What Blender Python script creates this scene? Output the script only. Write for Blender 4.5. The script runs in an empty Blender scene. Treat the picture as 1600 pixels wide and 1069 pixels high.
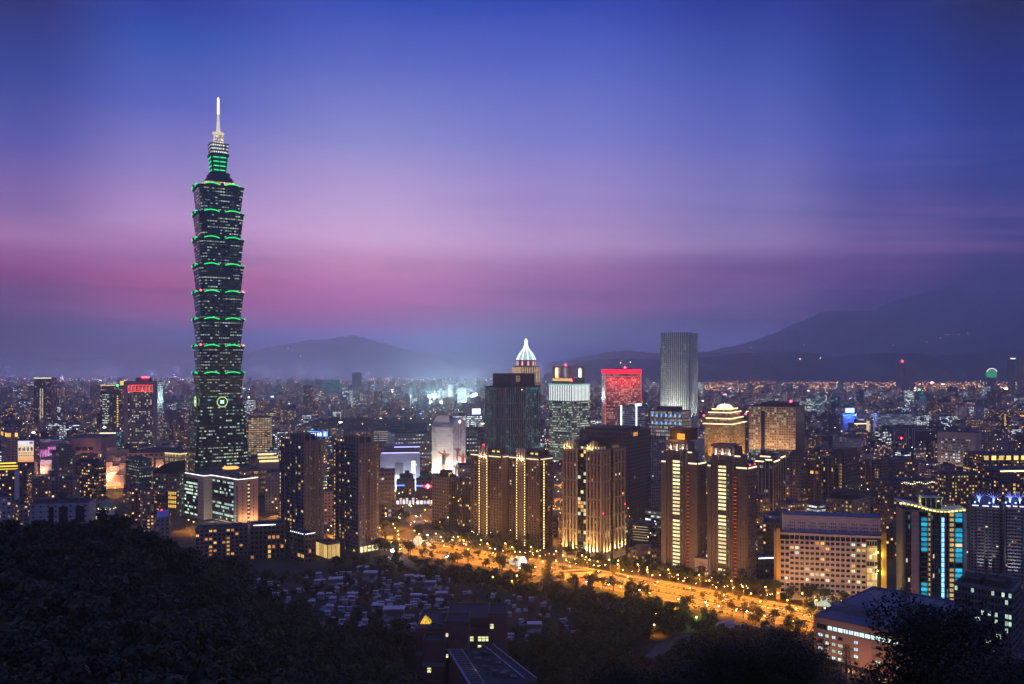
import bpy, math, random
import numpy as np
from mathutils import Vector, Matrix
rnd = random.Random(101)
R_ = math.radians
sc = bpy.context.scene
col = sc.collection

# ---------------------------------------------------------------- camera, sky, exposure
F, HOR, CAMZ = 1333.0, 572.0, 160.0          # focal length in photo pixels, horizon row, eye height above the city
cam = bpy.data.cameras.new('camera'); camo = bpy.data.objects.new('camera', cam); col.objects.link(camo)
camo.location = (0, 0, CAMZ); camo.rotation_euler = (R_(90), 0, 0)
cam.sensor_width = 36; cam.lens = 36 * F / 1600; cam.shift_y = 37.5 / 1600
cam.clip_start = 1; cam.clip_end = 90000
sc.camera = camo
sc.view_settings.view_transform = 'Standard'; sc.view_settings.look = 'None'
sc.view_settings.exposure = 0; sc.view_settings.gamma = 1
sc.render.engine = 'CYCLES'
cy = sc.cycles
cy.max_bounces = 4; cy.diffuse_bounces = 2; cy.glossy_bounces = 2; cy.transmission_bounces = 2; cy.volume_bounces = 3
cy.sample_clamp_indirect = 1.5; cy.sample_clamp_direct = 0; cy.use_adaptive_sampling = False
cy.caustics_reflective = False; cy.caustics_refractive = False
try:
    cy.use_denoising = True; cy.denoiser = 'OPENIMAGEDENOISE'; cy.denoising_input_passes = 'RGB_ALBEDO_NORMAL'; cy.denoising_prefilter = 'ACCURATE'
except Exception: pass

def lin(c):
    return c / 12.92 if c <= .04045 else ((c + .055) / 1.055) ** 2.4
def S3(r, g, b): return (lin(r / 255), lin(g / 255), lin(b / 255))

class NT:
    """small helper to write node trees"""
    def __init__(s, nt): s.nt = nt; nt.nodes.clear()
    def n(s, t, **k):
        x = s.nt.nodes.new(t)
        for a, v in k.items(): setattr(x, a, v)
        return x
    def l(s, a, b): s.nt.links.new(a, b)
    def put(s, sock, v):
        if isinstance(v, bpy.types.NodeSocket): s.l(v, sock)
        elif v is not None: sock.default_value = v
    def m(s, op, a, b=None, c=None, clamp=False):
        x = s.n('ShaderNodeMath', operation=op); x.use_clamp = clamp
        for i, v in enumerate((a, b, c)):
            if v is not None: s.put(x.inputs[i], v)
        return x.outputs[0]
    def mix(s, f, a, b, blend='MIX'):
        x = s.n('ShaderNodeMix', data_type='RGBA', blend_type=blend)
        for i, v in ((0, f), (6, a), (7, b)):
            if isinstance(v, tuple) and len(v) == 3: v = (*v, 1)
            s.put(x.inputs[i], v)
        return x.outputs[2]
    def ramp(s, fac, pts, interp='LINEAR'):
        x = s.n('ShaderNodeValToRGB'); cr = x.color_ramp; cr.interpolation = interp
        while len(cr.elements) < len(pts): cr.elements.new(0.5)
        for e, (p, c) in zip(cr.elements, pts):
            e.position = p; e.color = (*c, 1) if len(c) == 3 else c
        s.put(x.inputs[0], fac); return x.outputs[0]

world = bpy.data.worlds.new('World'); sc.world = world; world.use_nodes = True
w = NT(world.node_tree)
tc = w.n('ShaderNodeTexCoord'); sep = w.n('ShaderNodeSeparateXYZ'); w.l(tc.outputs['Generated'], sep.inputs[0])
el = w.m('ARCSINE', sep.outputs[2])                       # elevation of the sky direction, radians
az = w.m('ARCTAN2', sep.outputs[0], sep.outputs[1])       # azimuth, 0 = north of town, left negative
eln = w.m('MULTIPLY', el, 2.0)                            # 0..1 for 0..0.5 rad
# after-sunset glow: pink low in the west (left), blue on the right; one ramp of elevation for each compass direction
SKY = [(40, [(0, (0.0040, 0.0046, 0.1154)), (108, (0.0040, 0.0449, 0.2981)), (217, (0.0903, 0.0979, 0.4518)), (325, (0.4021, 0.2159, 0.5134)), (369, (0.7498, 0.3183, 0.5671)), (423, (0.5991, 0.0040, 0.1242)), (461, (0.3912, 0.0040, 0.0040)), (515, (0.0040, 0.0040, 0.0040)), (550, (0.0040, 0.0040, 0.0040))]),
       (250, [(0, (0.0040, 0.0237, 0.3286)), (54, (0.0040, 0.0748, 0.4497)), (163, (0.1018, 0.1434, 0.6065)), (271, (0.4261, 0.3214, 0.7327)), (347, (0.9324, 0.5054, 0.8992)), (401, (0.8506, 0.2743, 0.5683)), (440, (1.1538, 0.0843, 0.1632)), (475, (1.0175, 0.0807, 0.2166)), (521, (0.0765, 0.1605, 0.4509)), (550, (0.0040, 0.0040, 0.0129))]),
       (580, [(0, (0.0055, 0.0590, 0.4847)), (108, (0.1179, 0.1621, 0.6326)), (217, (0.3379, 0.3357, 0.7692)), (325, (0.8899, 0.5981, 0.9492)), (374, (1.2772, 0.7424, 1.0451)), (420, (1.3538, 0.4562, 0.6733)), (465, (1.6000, 0.2256, 0.5593)), (500, (0.7127, 0.1274, 0.4776)), (532, (0.1440, 0.2256, 0.8028)), (556, (0.0040, 0.0040, 0.0913))]),
       (880, [(0, (0.0040, 0.0466, 0.4522)), (108, (0.0983, 0.1478, 0.6298)), (217, (0.2496, 0.2557, 0.7279)), (325, (0.6042, 0.4080, 0.8257)), (385, (0.9369, 0.5337, 0.8626)), (430, (0.7771, 0.2090, 0.4485)), (477, (0.7017, 0.1170, 0.3532)), (515, (0.2033, 0.2565, 0.4400)), (550, (0.0129, 0.0684, 0.3183))]),
       (1180, [(0, (0.0040, 0.0211, 0.2922)), (108, (0.0442, 0.0925, 0.4822)), (217, (0.1428, 0.1649, 0.6018)), (325, (0.3358, 0.2819, 0.6426)), (380, (0.5334, 0.3547, 0.6841)), (420, (0.3501, 0.1036, 0.3462)), (461, (0.3822, 0.1568, 0.3631)), (500, (0.1547, 0.1303, 0.3350)), (530, (0.2073, 0.2420, 0.6645))]),
       (1380, [(0, (0.0040, 0.0083, 0.1661)), (108, (0.0040, 0.0394, 0.2978)), (217, (0.0392, 0.0811, 0.4662)), (325, (0.1105, 0.0900, 0.3796)), (380, (0.2428, 0.1403, 0.3956)), (423, (0.2124, 0.0525, 0.2447)), (462, (0.0751, 0.0040, 0.1153))]),
       (1570, [(0, (0.0040, 0.0040, 0.0312)), (108, (0.0040, 0.0143, 0.1723)), (217, (0.0040, 0.0387, 0.2911)), (325, (0.0523, 0.0498, 0.2796)), (380, (0.0973, 0.0537, 0.2542)), (434, (0.0040, 0.0040, 0.0682))])]
ZEN = (.075, .115, .4)
def colramp(px, rows):
    k = math.hypot(F, px - 800); q = [(2 * math.atan((HOR - py) / k), tuple(c)) for py, c in rows]
    return w.ramp(eln, [(0, q[-1][1])] + q[::-1] + [(min(.99, q[0][0] + .14), ZEN)])
base = colramp(*SKY[0])
for (p0, _), (p1, r1) in zip(SKY, SKY[1:]):
    f = w.n('ShaderNodeMapRange', interpolation_type='SMOOTHSTEP'); w.put(f.inputs[0], az); f.inputs[1].default_value = math.atan((p0 - 800) / F); f.inputs[2].default_value = math.atan((p1 - 800) / F)
    base = w.mix(f.outputs[0], base, colramp(p1, r1))
af = w.n('ShaderNodeMapRange', interpolation_type='SMOOTHSTEP'); w.put(af.inputs[0], w.m('ABSOLUTE', az)); af.inputs[1].default_value = .75; af.inputs[2].default_value = 1.7
base = w.mix(af.outputs[0], base, w.ramp(eln, [(0, (.26, .22, .42)), (.25, (.24, .2, .44)), (.6, (.14, .16, .45)), (.95, ZEN)]))   # anti-twilight arch in the east
STREAK = 1.5
# thin streaks of cirrus, long and flat, crossing the pink band
cx = w.n('ShaderNodeCombineXYZ'); w.put(cx.inputs[0], w.m('MULTIPLY', az, 1.7)); w.put(cx.inputs[1], w.m('MULTIPLY_ADD', az, 1.6, w.m('MULTIPLY', el, 27.0))); cx.inputs[2].default_value = 3.3
nz = w.n('ShaderNodeTexNoise'); w.l(cx.outputs[0], nz.inputs['Vector']); nz.inputs['Scale'].default_value = 1.6; nz.inputs['Detail'].default_value = 6; nz.inputs['Roughness'].default_value = .55; nz.inputs['Distortion'].default_value = .5
win_ = w.ramp(eln, [(0, (0, 0, 0)), (.05, (.3, .3, .3)), (.12, (1, 1, 1)), (.24, (.8, .8, .8)), (.36, (.25, .25, .25)), (.55, (0, 0, 0))])
st = w.m('MULTIPLY', w.m('SUBTRACT', nz.outputs[0], .5), win_)
bright = w.m('MULTIPLY_ADD', st, STREAK, 1.0)
mul = w.n('ShaderNodeVectorMath', operation='SCALE'); w.l(base, mul.inputs[0]); w.l(bright, mul.inputs[3])
tint = w.mix(w.m('MULTIPLY', st, 1.4 * STREAK, clamp=True), mul.outputs[0], S3(186, 120, 170))
# dome overhead and behind the viewer: deep dusk blue from a physical sky, sun far below the horizon
bg = w.n('ShaderNodeBackground'); w.l(tint, bg.inputs[0]); bg.inputs[1].default_value = 1.0
sky = w.n('ShaderNodeTexSky', sky_type='NISHITA'); sky.sun_disc = False; sky.sun_elevation = R_(-4); sky.sun_rotation = R_(-40)
bg2 = w.n('ShaderNodeBackground'); w.l(sky.outputs[0], bg2.inputs[0]); bg2.inputs[1].default_value = .05
ad = w.n('ShaderNodeAddShader'); w.l(bg.outputs[0], ad.inputs[0]); w.l(bg2.outputs[0], ad.inputs[1])
wo = w.n('ShaderNodeOutputWorld'); w.l(ad.outputs[0], wo.inputs[0])
world.cycles.sampling_method = 'MANUAL'; world.cycles.sample_map_resolution = 512

# ---------------------------------------------------------------- pixel <-> place
def X(px, D): return (px - 800) / F * D
def Z(py, D): return CAMZ - (py - HOR) / F * D
def P(px, py, D): return Vector((X(px, D), D, Z(py, D)))
def DG(py, z=0): return (CAMZ - z) * F / (py - HOR)
def PX(x, y): return 800 + F * x / y
def PY(z, y): return HOR + (CAMZ - z) / y * F

# ---------------------------------------------------------------- materials
MATS = {}
def mat(name, c, rough=.8, metal=0., var=.25, scale=.15, spec=.3):
    if name in MATS: return MATS[name]
    m = bpy.data.materials.new(name); m.use_nodes = True; t = NT(m.node_tree)
    b = t.n('ShaderNodeBsdfPrincipled'); o = t.n('ShaderNodeOutputMaterial'); t.l(b.outputs[0], o.inputs[0])
    tc = t.n('ShaderNodeTexCoord'); nz = t.n('ShaderNodeTexNoise'); t.l(tc.outputs['Object'], nz.inputs['Vector'])
    nz.inputs['Scale'].default_value = scale; nz.inputs['Detail'].default_value = 5
    oi = t.n('ShaderNodeObjectInfo')
    k = t.m('ADD', t.m('MULTIPLY_ADD', nz.outputs[0], var * 2, 1 - var), t.m('MULTIPLY_ADD', oi.outputs['Random'], var * .6, -var * .3))
    v = t.n('ShaderNodeVectorMath', operation='SCALE'); v.inputs[0].default_value = c; t.l(k, v.inputs[3])
    t.l(v.outputs[0], b.inputs['Base Color']); b.inputs['Roughness'].default_value = rough; b.inputs['Metallic'].default_value = metal
    b.inputs['Specular IOR Level'].default_value = spec
    MATS[name] = m; return m
def emis(name, c, s, sample=False, vary=0.):
    if name in MATS: return MATS[name]
    m = bpy.data.materials.new(name); m.use_nodes = True; t = NT(m.node_tree)
    e = t.n('ShaderNodeEmission'); o = t.n('ShaderNodeOutputMaterial'); t.l(e.outputs[0], o.inputs[0])
    e.inputs[0].default_value = (*c, 1); e.inputs[1].default_value = s
    if vary:
        oi = t.n('ShaderNodeObjectInfo'); g = t.n('ShaderNodeTexCoord'); nz = t.n('ShaderNodeTexNoise'); t.l(g.outputs['Object'], nz.inputs['Vector']); nz.inputs['Scale'].default_value = .9
        a = t.n('ShaderNodeVectorMath', operation='ADD'); t.l(g.outputs['Object'], a.inputs[0]); t.l(oi.outputs['Location'], a.inputs[1]); t.l(a.outputs[0], nz.inputs['Vector'])
        t.l(t.m('MULTIPLY', t.m('MULTIPLY_ADD', oi.outputs['Random'], vary, 1 - vary * .6), t.m('MULTIPLY_ADD', nz.outputs[0], 1.4 * s, .3 * s)), e.inputs[1])
    m.cycles.emission_sampling = 'AUTO' if sample else 'NONE'
    MATS[name] = m; return m
def lamps_mat(name, s):
    """bulbs of many colours: the colour comes from the face's own UV"""
    m = bpy.data.materials.new(name); m.use_nodes = True; t = NT(m.node_tree)
    u = t.n('ShaderNodeUVMap', uv_map='UVMap'); sp = t.n('ShaderNodeSeparateXYZ'); t.l(u.outputs[0], sp.inputs[0])
    c = t.ramp(sp.outputs[0], [(0, (1, .36, .07)), (.42, (1, .62, .28)), (.62, (1, .85, .62)), (.76, (.75, .9, 1)), (.86, (.2, .45, 1)), (.9, (.15, 1, .55)), (.94, (1, .05, .07)), (.98, (1, .2, .6))], 'CONSTANT')
    e = t.n('ShaderNodeEmission'); t.l(c, e.inputs[0]); t.l(t.m('MULTIPLY', sp.outputs[1], s), e.inputs[1])
    o = t.n('ShaderNodeOutputMaterial'); t.l(e.outputs[0], o.inputs[0]); m.cycles.emission_sampling = 'NONE'; return m

WARM = [(0, (1, .55, .18)), (.35, (1, .68, .3)), (.65, (1, .82, .52)), (.9, (.8, .95, .9))]
COOL = [(0, (.75, 1, .85)), (.4, (.9, 1, .8)), (.7, (1, .95, .62)), (.92, (.3, .85, .9))]
MIXD = [(0, (1, .6, .25)), (.3, (1, .82, .5)), (.55, (.85, .95, .9)), (.8, (.55, .8, 1)), (.95, (1, .4, .2))]
WHITE = [(0, (.85, .95, 1)), (.5, (.95, 1, .95)), (.85, (1, .9, .7))]
def facade(name, wall, glass=(.012, .014, .02), ww=.6, wh=.5, frac=.2, cols=MIXD, st=1.0, rough=.75, row=.5, fixed=False):
    """wall with a grid of windows from the face's UV (one unit = one bay / one storey), some of them lit"""
    if name in MATS: return MATS[name]
    m = bpy.data.materials.new(name); m.use_nodes = True; t = NT(m.node_tree)
    uv = t.n('ShaderNodeUVMap', uv_map='UVMap'); sd = t.n('ShaderNodeUVMap', uv_map='Seed')
    su = t.n('ShaderNodeSeparateXYZ'); t.l(uv.outputs[0], su.inputs[0]); ss = t.n('ShaderNodeSeparateXYZ'); t.l(sd.outputs[0], ss.inputs[0])
    u, v = su.outputs[0], su.outputs[1]
    cu, cv = t.m('FLOOR', u), t.m('FLOOR', v); fu, fv = t.m('FRACT', u), t.m('FRACT', v)
    mk = t.m('MULTIPLY', t.m('LESS_THAN', t.m('ABSOLUTE', t.m('SUBTRACT', fu, .5)), ww / 2), t.m('LESS_THAN', t.m('ABSOLUTE', t.m('SUBTRACT', fv, .5)), wh / 2))
    c = t.n('ShaderNodeCombineXYZ'); t.l(cu, c.inputs[0]); t.l(cv, c.inputs[1]); t.l(t.m('MULTIPLY', ss.outputs[0], 913.), c.inputs[2])
    wn = t.n('ShaderNodeTexWhiteNoise', noise_dimensions='3D'); t.l(c.outputs[0], wn.inputs[0])
    c2 = t.n('ShaderNodeCombineXYZ'); t.l(t.m('FLOOR', t.m('MULTIPLY', u, .22)), c2.inputs[0]); t.l(cv, c2.inputs[1]); t.l(t.m('MULTIPLY', ss.outputs[0], 517.), c2.inputs[2])
    wr = t.n('ShaderNodeTexWhiteNoise', noise_dimensions='3D'); t.l(c2.outputs[0], wr.inputs[0])
    rowk = t.m('MULTIPLY_ADD', t.m('POWER', wr.outputs[0], 3), 4 * row, 1 - row)
    fr = t.m('MULTIPLY', rowk, frac if fixed else t.m('MULTIPLY', t.m('MULTIPLY_ADD', ss.outputs[1], 1.5, .25), frac))
    lit = t.m('LESS_THAN', wn.outputs[0], fr)
    sc_ = t.n('ShaderNodeSeparateColor'); t.l(wn.outputs[1], sc_.inputs[0])
    cc = t.ramp(sc_.outputs[0], cols, 'CONSTANT')
    nz = t.n('ShaderNodeTexNoise'); t.l(uv.outputs[0], nz.inputs['Vector']); nz.inputs['Scale'].default_value = 3.1; nz.inputs['Detail'].default_value = 2
    e = t.m('MULTIPLY', t.m('MULTIPLY', lit, mk), t.m('MULTIPLY', t.m('MULTIPLY_ADD', sc_.outputs[1], st, st * .3), t.m('MULTIPLY_ADD', nz.outputs[0], 1.3, .3)))
    b = t.n('ShaderNodeBsdfPrincipled'); o = t.n('ShaderNodeOutputMaterial'); t.l(b.outputs[0], o.inputs[0])
    tc = t.n('ShaderNodeTexCoord'); n2 = t.n('ShaderNodeTexNoise'); t.l(tc.outputs['Object'], n2.inputs['Vector']); n2.inputs['Scale'].default_value = .12; n2.inputs['Detail'].default_value = 4
    k = t.m('MULTIPLY', t.m('MULTIPLY_ADD', n2.outputs[0], .5, .75), 1.0 if fixed else t.m('MULTIPLY_ADD', ss.outputs[0], .7, .65))
    vs = t.n('ShaderNodeVectorMath', operation='SCALE'); vs.inputs[0].default_value = wall; t.l(k, vs.inputs[3])
    t.l(t.mix(mk, vs.outputs[0], glass), b.inputs['Base Color'])
    t.l(t.m('MULTIPLY_ADD', mk, .18 - rough, rough), b.inputs['Roughness']); b.inputs['Specular IOR Level'].default_value = .4
    t.l(cc, b.inputs['Emission Color']); t.l(e, b.inputs['Emission Strength'])
    m.cycles.emission_sampling = 'NONE'
    MATS[name] = m; return m

# ---------------------------------------------------------------- mesh builder
APART = {'crown_light', 'light_panel', 'opening', 'window', 'light_frame', 'lit_office_strip', 'crown_opening', 'cornice_light', 'balcony', 'lit_lobby', 'eave_ornament', 'mullion', 'base_band', 'roof_plant', 'annex', 'lobby_mullion', 'fin', 'pilaster', 'column_light', 'stair_light', 'crown_fin', 'roof_house', 'lit_panel', 'balcony_light', 'roof_light', 'chimney', 'canopy_light', 'plinth', 'terrace_light', 'upper_storey', 'cornice'}
class MB:
    def __init__(s): s.v = []; s.f = []; s.m = []; s.uv = []; s.sd = []; s.cuts = []; s.seed = (rnd.random(), rnd.random())
    def face(s, pts, m=0, uv=None):
        i = len(s.v); s.v += [tuple(p) for p in pts]; s.f.append(tuple(range(i, i + len(pts)))); s.m.append(m)
        s.uv += uv if uv else [(0., 0.)] * len(pts); s.sd += [s.seed] * len(pts)
    def hexa(s, c, m=0, top=None, uvs=None, bottom=True):
        """8 corners: 4 below, 4 above (counter-clockwise from above)"""
        if bottom: s.face((c[3], c[2], c[1], c[0]), m)
        s.face((c[4], c[5], c[6], c[7]), m if top is None else top)
        for k in range(4):
            j = (k + 1) % 4
            uv = None
            if uvs:
                L = (Vector(c[j]) - Vector(c[k])).length; H = c[k + 4][2] - c[k][2]
                nu, nv = max(1, round(L / uvs[0])), max(1, round(H / uvs[1])); o = 37 * k
                uv = [(o, 0), (o + nu, 0), (o + nu, nv), (o, nv)]
            s.face((c[k], c[j], c[j + 4], c[k + 4]), m, uv)
    def box(s, x0, x1, y0, y1, z0, z1, m=0, top=None, uvs=None, bottom=True, T=None):
        c = [(x0, y0, z0), (x1, y0, z0), (x1, y1, z0), (x0, y1, z0), (x0, y0, z1), (x1, y0, z1), (x1, y1, z1), (x0, y1, z1)]
        if T: c = [tuple(T @ Vector(p)) for p in c]
        s.cuts.append(len(s.f))
        s.hexa(c, m, top, uvs, bottom)
    def prism(s, lo, hi, z0, z1, m=0, top=None, uvs=None, bottom=True):
        n = len(lo); u = 0
        for k in range(n):
            j = (k + 1) % n; uv = None
            if uvs:
                L = (Vector(lo[j]) - Vector(lo[k])).length; nu = max(1, round(L / uvs[0])); nv = max(1, round((z1 - z0) / uvs[1]))
                uv = [(u, 0), (u + nu, 0), (u + nu, nv), (u, nv)]; u += nu
            s.face((( *lo[k], z0), (*lo[j], z0), (*hi[j], z1), (*hi[k], z1)), m, uv)
        s.face([(*p, z1) for p in hi], m if top is None else top)
        if bottom: s.face([(*p, z0) for p in reversed(lo)], m)
    def tube(s, pts, r, n=6, m=0):
        s.cuts.append(len(s.f))
        pts = [Vector(p) for p in pts]; rings = []
        for i, p in enumerate(pts):
            d = (pts[min(i + 1, len(pts) - 1)] - pts[max(i - 1, 0)]).normalized()
            a = d.orthogonal().normalized() if abs(d.z) > .95 else d.cross(Vector((0, 0, 1))).normalized(); b = d.cross(a)
            rr = r[i] if isinstance(r, (list, tuple)) else r
            rings.append([p + (a * math.cos(2 * math.pi * k / n) + b * math.sin(2 * math.pi * k / n)) * rr for k in range(n)])
        for i in range(len(pts) - 1):
            for k in range(n):
                j = (k + 1) % n; s.face((rings[i][j], rings[i][k], rings[i + 1][k], rings[i + 1][j]), m)
        s.face(rings[0], m); s.face(rings[-1][::-1], m)
    def lathe(s, prof, n=16, c=(0, 0, 0), m=0, a0=0, a1=2 * math.pi):
        s.cuts.append(len(s.f))
        for (r0, z0), (r1, z1) in zip(prof, prof[1:]):
            for k in range(n):
                a, b = a0 + (a1 - a0) * k / n, a0 + (a1 - a0) * (k + 1) / n
                q = [(c[0] + r0 * math.cos(a), c[1] + r0 * math.sin(a), c[2] + z0), (c[0] + r0 * math.cos(b), c[1] + r0 * math.sin(b), c[2] + z0), (c[0] + r1 * math.cos(b), c[1] + r1 * math.sin(b), c[2] + z1), (c[0] + r1 * math.cos(a), c[1] + r1 * math.sin(a), c[2] + z1)]
                if r1 < 1e-6: q = q[:3]
                elif r0 < 1e-6: q = [q[0], q[2], q[3]]
                s.face(q, m)
    def octa(s, p, r, m=0, uv=(0., 0.)):
        x, y, z = p; V = [(x + r, y, z), (x, y + r, z), (x - r, y, z), (x, y - r, z), (x, y, z + r), (x, y, z - r)]
        for k in range(4):
            j = (k + 1) % 4; s.face((V[k], V[j], V[4]), m, [uv] * 3); s.face((V[j], V[k], V[5]), m, [uv] * 3)
    def mesh(s, name, mats):
        me = bpy.data.meshes.new(name); me.from_pydata(s.v, [], s.f)
        for m in (mats if isinstance(mats, (list, tuple)) else [mats]): me.materials.append(m)
        me.polygons.foreach_set('material_index', s.m)
        a = me.uv_layers.new(name='UVMap'); a.data.foreach_set('uv', np.array(s.uv, 'f').ravel())
        b = me.uv_layers.new(name='Seed'); b.data.foreach_set('uv', np.array(s.sd, 'f').ravel())
        me.update(); return me
    def split(s):
        """one builder for each separate piece"""
        out = []
        for a, b in zip(s.cuts, s.cuts[1:] + [len(s.f)]):
            q = MB(); q.seed = s.seed
            for f, m in zip(s.f[a:b], s.m[a:b]): q.face([s.v[i] for i in f], m, [s.uv[i] for i in f])
            out.append(q)
        return out
    def build(s, name, mats, parent=None, label=None):
        if name in APART and len(s.cuts) > 1:
            for q in s.split(): o = q.build1(name, mats, parent, label)
            return o
        return s.build1(name, mats, parent, label)
    def build1(s, name, mats, parent=None, label=None):
        o = bpy.data.objects.new(name, s.mesh(name, mats)); col.objects.link(o)
        if parent: o.parent = parent
        if label: o['label'] = label
        return o

def tag(o, label, cat, group=None):
    o['label'] = label; o['category'] = cat
    if group: o['group'] = group
    return o
def struct(o): o['kind'] = 'structure'; return o
def stuff(o): o['kind'] = 'stuff'; return o
def empty(name, loc, rz=0, label=None, cat=None, group=None):
    o = bpy.data.objects.new(name, None); col.objects.link(o); o.location = loc; o.rotation_euler = (0, 0, rz); o.empty_display_size = 2
    if label: tag(o, label, cat, group)
    return o
def put(name, me, loc, rz=0, parent=None, s=1):
    o = bpy.data.objects.new(name, me); col.objects.link(o); o.location = loc; o.rotation_euler = (0, 0, rz)
    if s != 1: o.scale = (s, s, s)
    if parent: o.parent = parent
    return o
LIGHTS = {}
def point(loc, c, P_, r=.3, parent=None):
    k = ('p', c, P_, r)
    if k not in LIGHTS:
        L = bpy.data.lights.new('bulb', 'POINT'); L.color = c; L.energy = P_; L.shadow_soft_size = r; LIGHTS[k] = L
    o = bpy.data.objects.new('bulb', LIGHTS[k]); col.objects.link(o); o.location = loc
    if parent: o.parent = parent
    return o
def spot(loc, d, c, P_, ang=60, parent=None, r=.3):
    k = ('s', c, P_, ang)
    if k not in LIGHTS:
        L = bpy.data.lights.new('floodlight', 'SPOT'); L.color = c; L.energy = P_; L.spot_size = R_(ang); L.spot_blend = .6; L.shadow_soft_size = r; LIGHTS[k] = L
    o = bpy.data.objects.new('floodlight', LIGHTS[k]); col.objects.link(o); o.location = loc
    o.rotation_euler = Vector(d).to_track_quat('-Z', 'Y').to_euler()
    if parent: o.parent = parent
    return o

# ---------------------------------------------------------------- buildings seen on the corner
HEROES = []      # (x0, x1, D, lowest row seen, phrase, middle row)
FOOT = []        # footprints: centre x, y, radius
class Bld:
    """a block standing with one corner towards the viewer; face R runs right and back, face L runs left and back"""
    def __init__(s, name, label, cat, x0, xc, x1, top, D, th, a=None, b=None, zb=0, vb=None, ph=None, h=None):
        s.th = th = R_(th); s.D = D; s.C = Vector((X(xc, D), D)); s.zb = zb
        k0, k1 = (x0 - 800) / F, (x1 - 800) / F
        s.a = a or (k1 * D - s.C.x) / (math.cos(th) - k1 * math.sin(th))
        s.b = b or (s.C.x - k0 * D) / (math.sin(th) + k0 * math.cos(th))
        if not 0 < s.a < 120: print('BADA', label, round(s.a), PX(*s.C)); s.a = 18.
        if not 0 < s.b < 120: print('BADB', label, round(s.b)); s.b = 18.
        if s.a > 65 or s.b > 65: print('BIG', label, round(s.a), round(s.b))
        s.h = h or (Z(top, D) - zb)
        s.o = empty(name, (s.C.x, D, zb), th, label, cat)
        cx = s.C + Vector((math.cos(th), math.sin(th))) * s.a / 2 + Vector((-math.sin(th), math.cos(th))) * s.b / 2
        FOOT.append((cx.x, cx.y, .5 * math.hypot(s.a, s.b)))
        HEROES.append((min(x0, xc), max(x1, xc), D, vb or PY(0, D), ph, (top + (vb or top + 60)) / 2))
    def sR(s, px):
        k = (px - 800) / F; return (k * s.D - s.C.x) / (math.cos(s.th) - k * math.sin(s.th))
    def sL(s, px):
        k = (px - 800) / F; return s.b - (s.C.x - k * s.D) / (math.sin(s.th) + k * math.cos(s.th))
    def z(s, py, face='R', t=None):
        if t is None: Y = s.D
        elif face == 'R': Y = s.D + t * math.sin(s.th)
        else: Y = s.D + (s.b - t) * math.cos(s.th)
        return Z(py, Y) - s.zb
    def T(s, face, t, o, z): return (t, -o, z) if face == 'R' else (-o, s.b - t, z)
    def fb(s, mb, face, s0, s1, o0, o1, z0, z1, m=0, top=None, uvs=None):
        if face == 'R': mb.box(s0, s1, -o1, -o0, z0, z1, m, top, uvs)
        else: mb.box(-o1, -o0, s.b - s1, s.b - s0, z0, z1, m, top, uvs)
    def ln(s, face): return s.a if face == 'R' else s.b
    def part(s, name, mb, mats, label=None): return mb.build(name, mats, s.o, label)
    def body(s, m, bay=3.4, fl=3.4, roofm=None, name='wall', h=None, par=.9):
        mb = MB(); mb.box(0, s.a, 0, s.b, 0, h or s.h, 0, 1, (bay, fl)); H = h or s.h
        t = .5
        if par:
            for x0, x1, y0, y1 in ((0, s.a, 0, t), (0, s.a, s.b - t, s.b), (0, t, t, s.b - t), (s.a - t, s.a, t, s.b - t)): mb.box(x0, x1, y0, y1, H, H + par, 2, bottom=False)
        return s.part(name, mb, [m, roofm or ROOF, roofm or TRIM])
    def pent(s, u0, u1, v0, v1, hh, m=None, z0=None, name='roof_house', top=None, uvs=None):
        mb = MB(); z = s.h if z0 is None else z0
        mb.box(u0 * s.a, u1 * s.a, v0 * s.b, v1 * s.b, z, z + hh, 0, 1, uvs, bottom=False)
        return s.part(name, mb, [m or TRIM, top or ROOF])
    def plant(s, n=5, hmax=3.5, seed=1):
        r = random.Random(seed + int(s.C.x)); mb = MB()
        for _ in range(n):
            w_, d_ = r.uniform(.08, .25) * s.a, r.uniform(.08, .3) * s.b; x, y = r.uniform(.05, .7) * s.a, r.uniform(.05, .65) * s.b
            mb.box(x, x + w_, y, y + d_, s.h, s.h + r.uniform(1.2, hmax), 0, bottom=False)
        s.part('roof_plant', mb, ROOFBOX)
    def strip(s, name, face, s0, s1, z, m, t=.6, o=.5, zo=.0):
        mb = MB(); s.fb(mb, face, s0, s1, .02, o, z, z + t); return s.part(name, mb, m)
    def dots(s, name, face, t, z0, z1, n, wd, hd, m, o=.3):
        mb = MB(); mb.box(-wd / 2, wd / 2, -o, -.05, -hd / 2, hd / 2); me = mb.mesh(name, m)
        for k in range(n):
            zz = z0 + (z1 - z0) * (k + .5) / n; put(name, me, s.T(face, t, 0, zz), 0 if face == 'R' else R_(-90), s.o)
    def grid(s, mb, face, s0, s1, z0, z1, nb, nf, pw, sh, po=.45, so=.3, m=0):
        """piers and spandrels in relief; returns the window cells"""
        bw, fh = (s1 - s0) / nb, (z1 - z0) / nf; cells = []
        for k in range(nb + 1):
            c = s0 + k * bw; a, b = max(s0, c - pw / 2), min(s1, c + pw / 2); s.fb(mb, face, a, b, 0.002, po, z0, z1, m)
        for r in range(nf + 1):
            zc = z0 + r * fh
            for k in range(nb): s.fb(mb, face, s0 + k * bw + pw / 2, s0 + (k + 1) * bw - pw / 2, 0.002, so, max(z0, zc - sh / 2), min(z1, zc + sh / 2), m)
        for r in range(nf):
            for k in range(nb): cells.append((face, s0 + (k + .5) * bw, z0 + (r + .5) * fh, bw - pw, fh - sh, k, r, nb, nf))
        return cells
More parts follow.
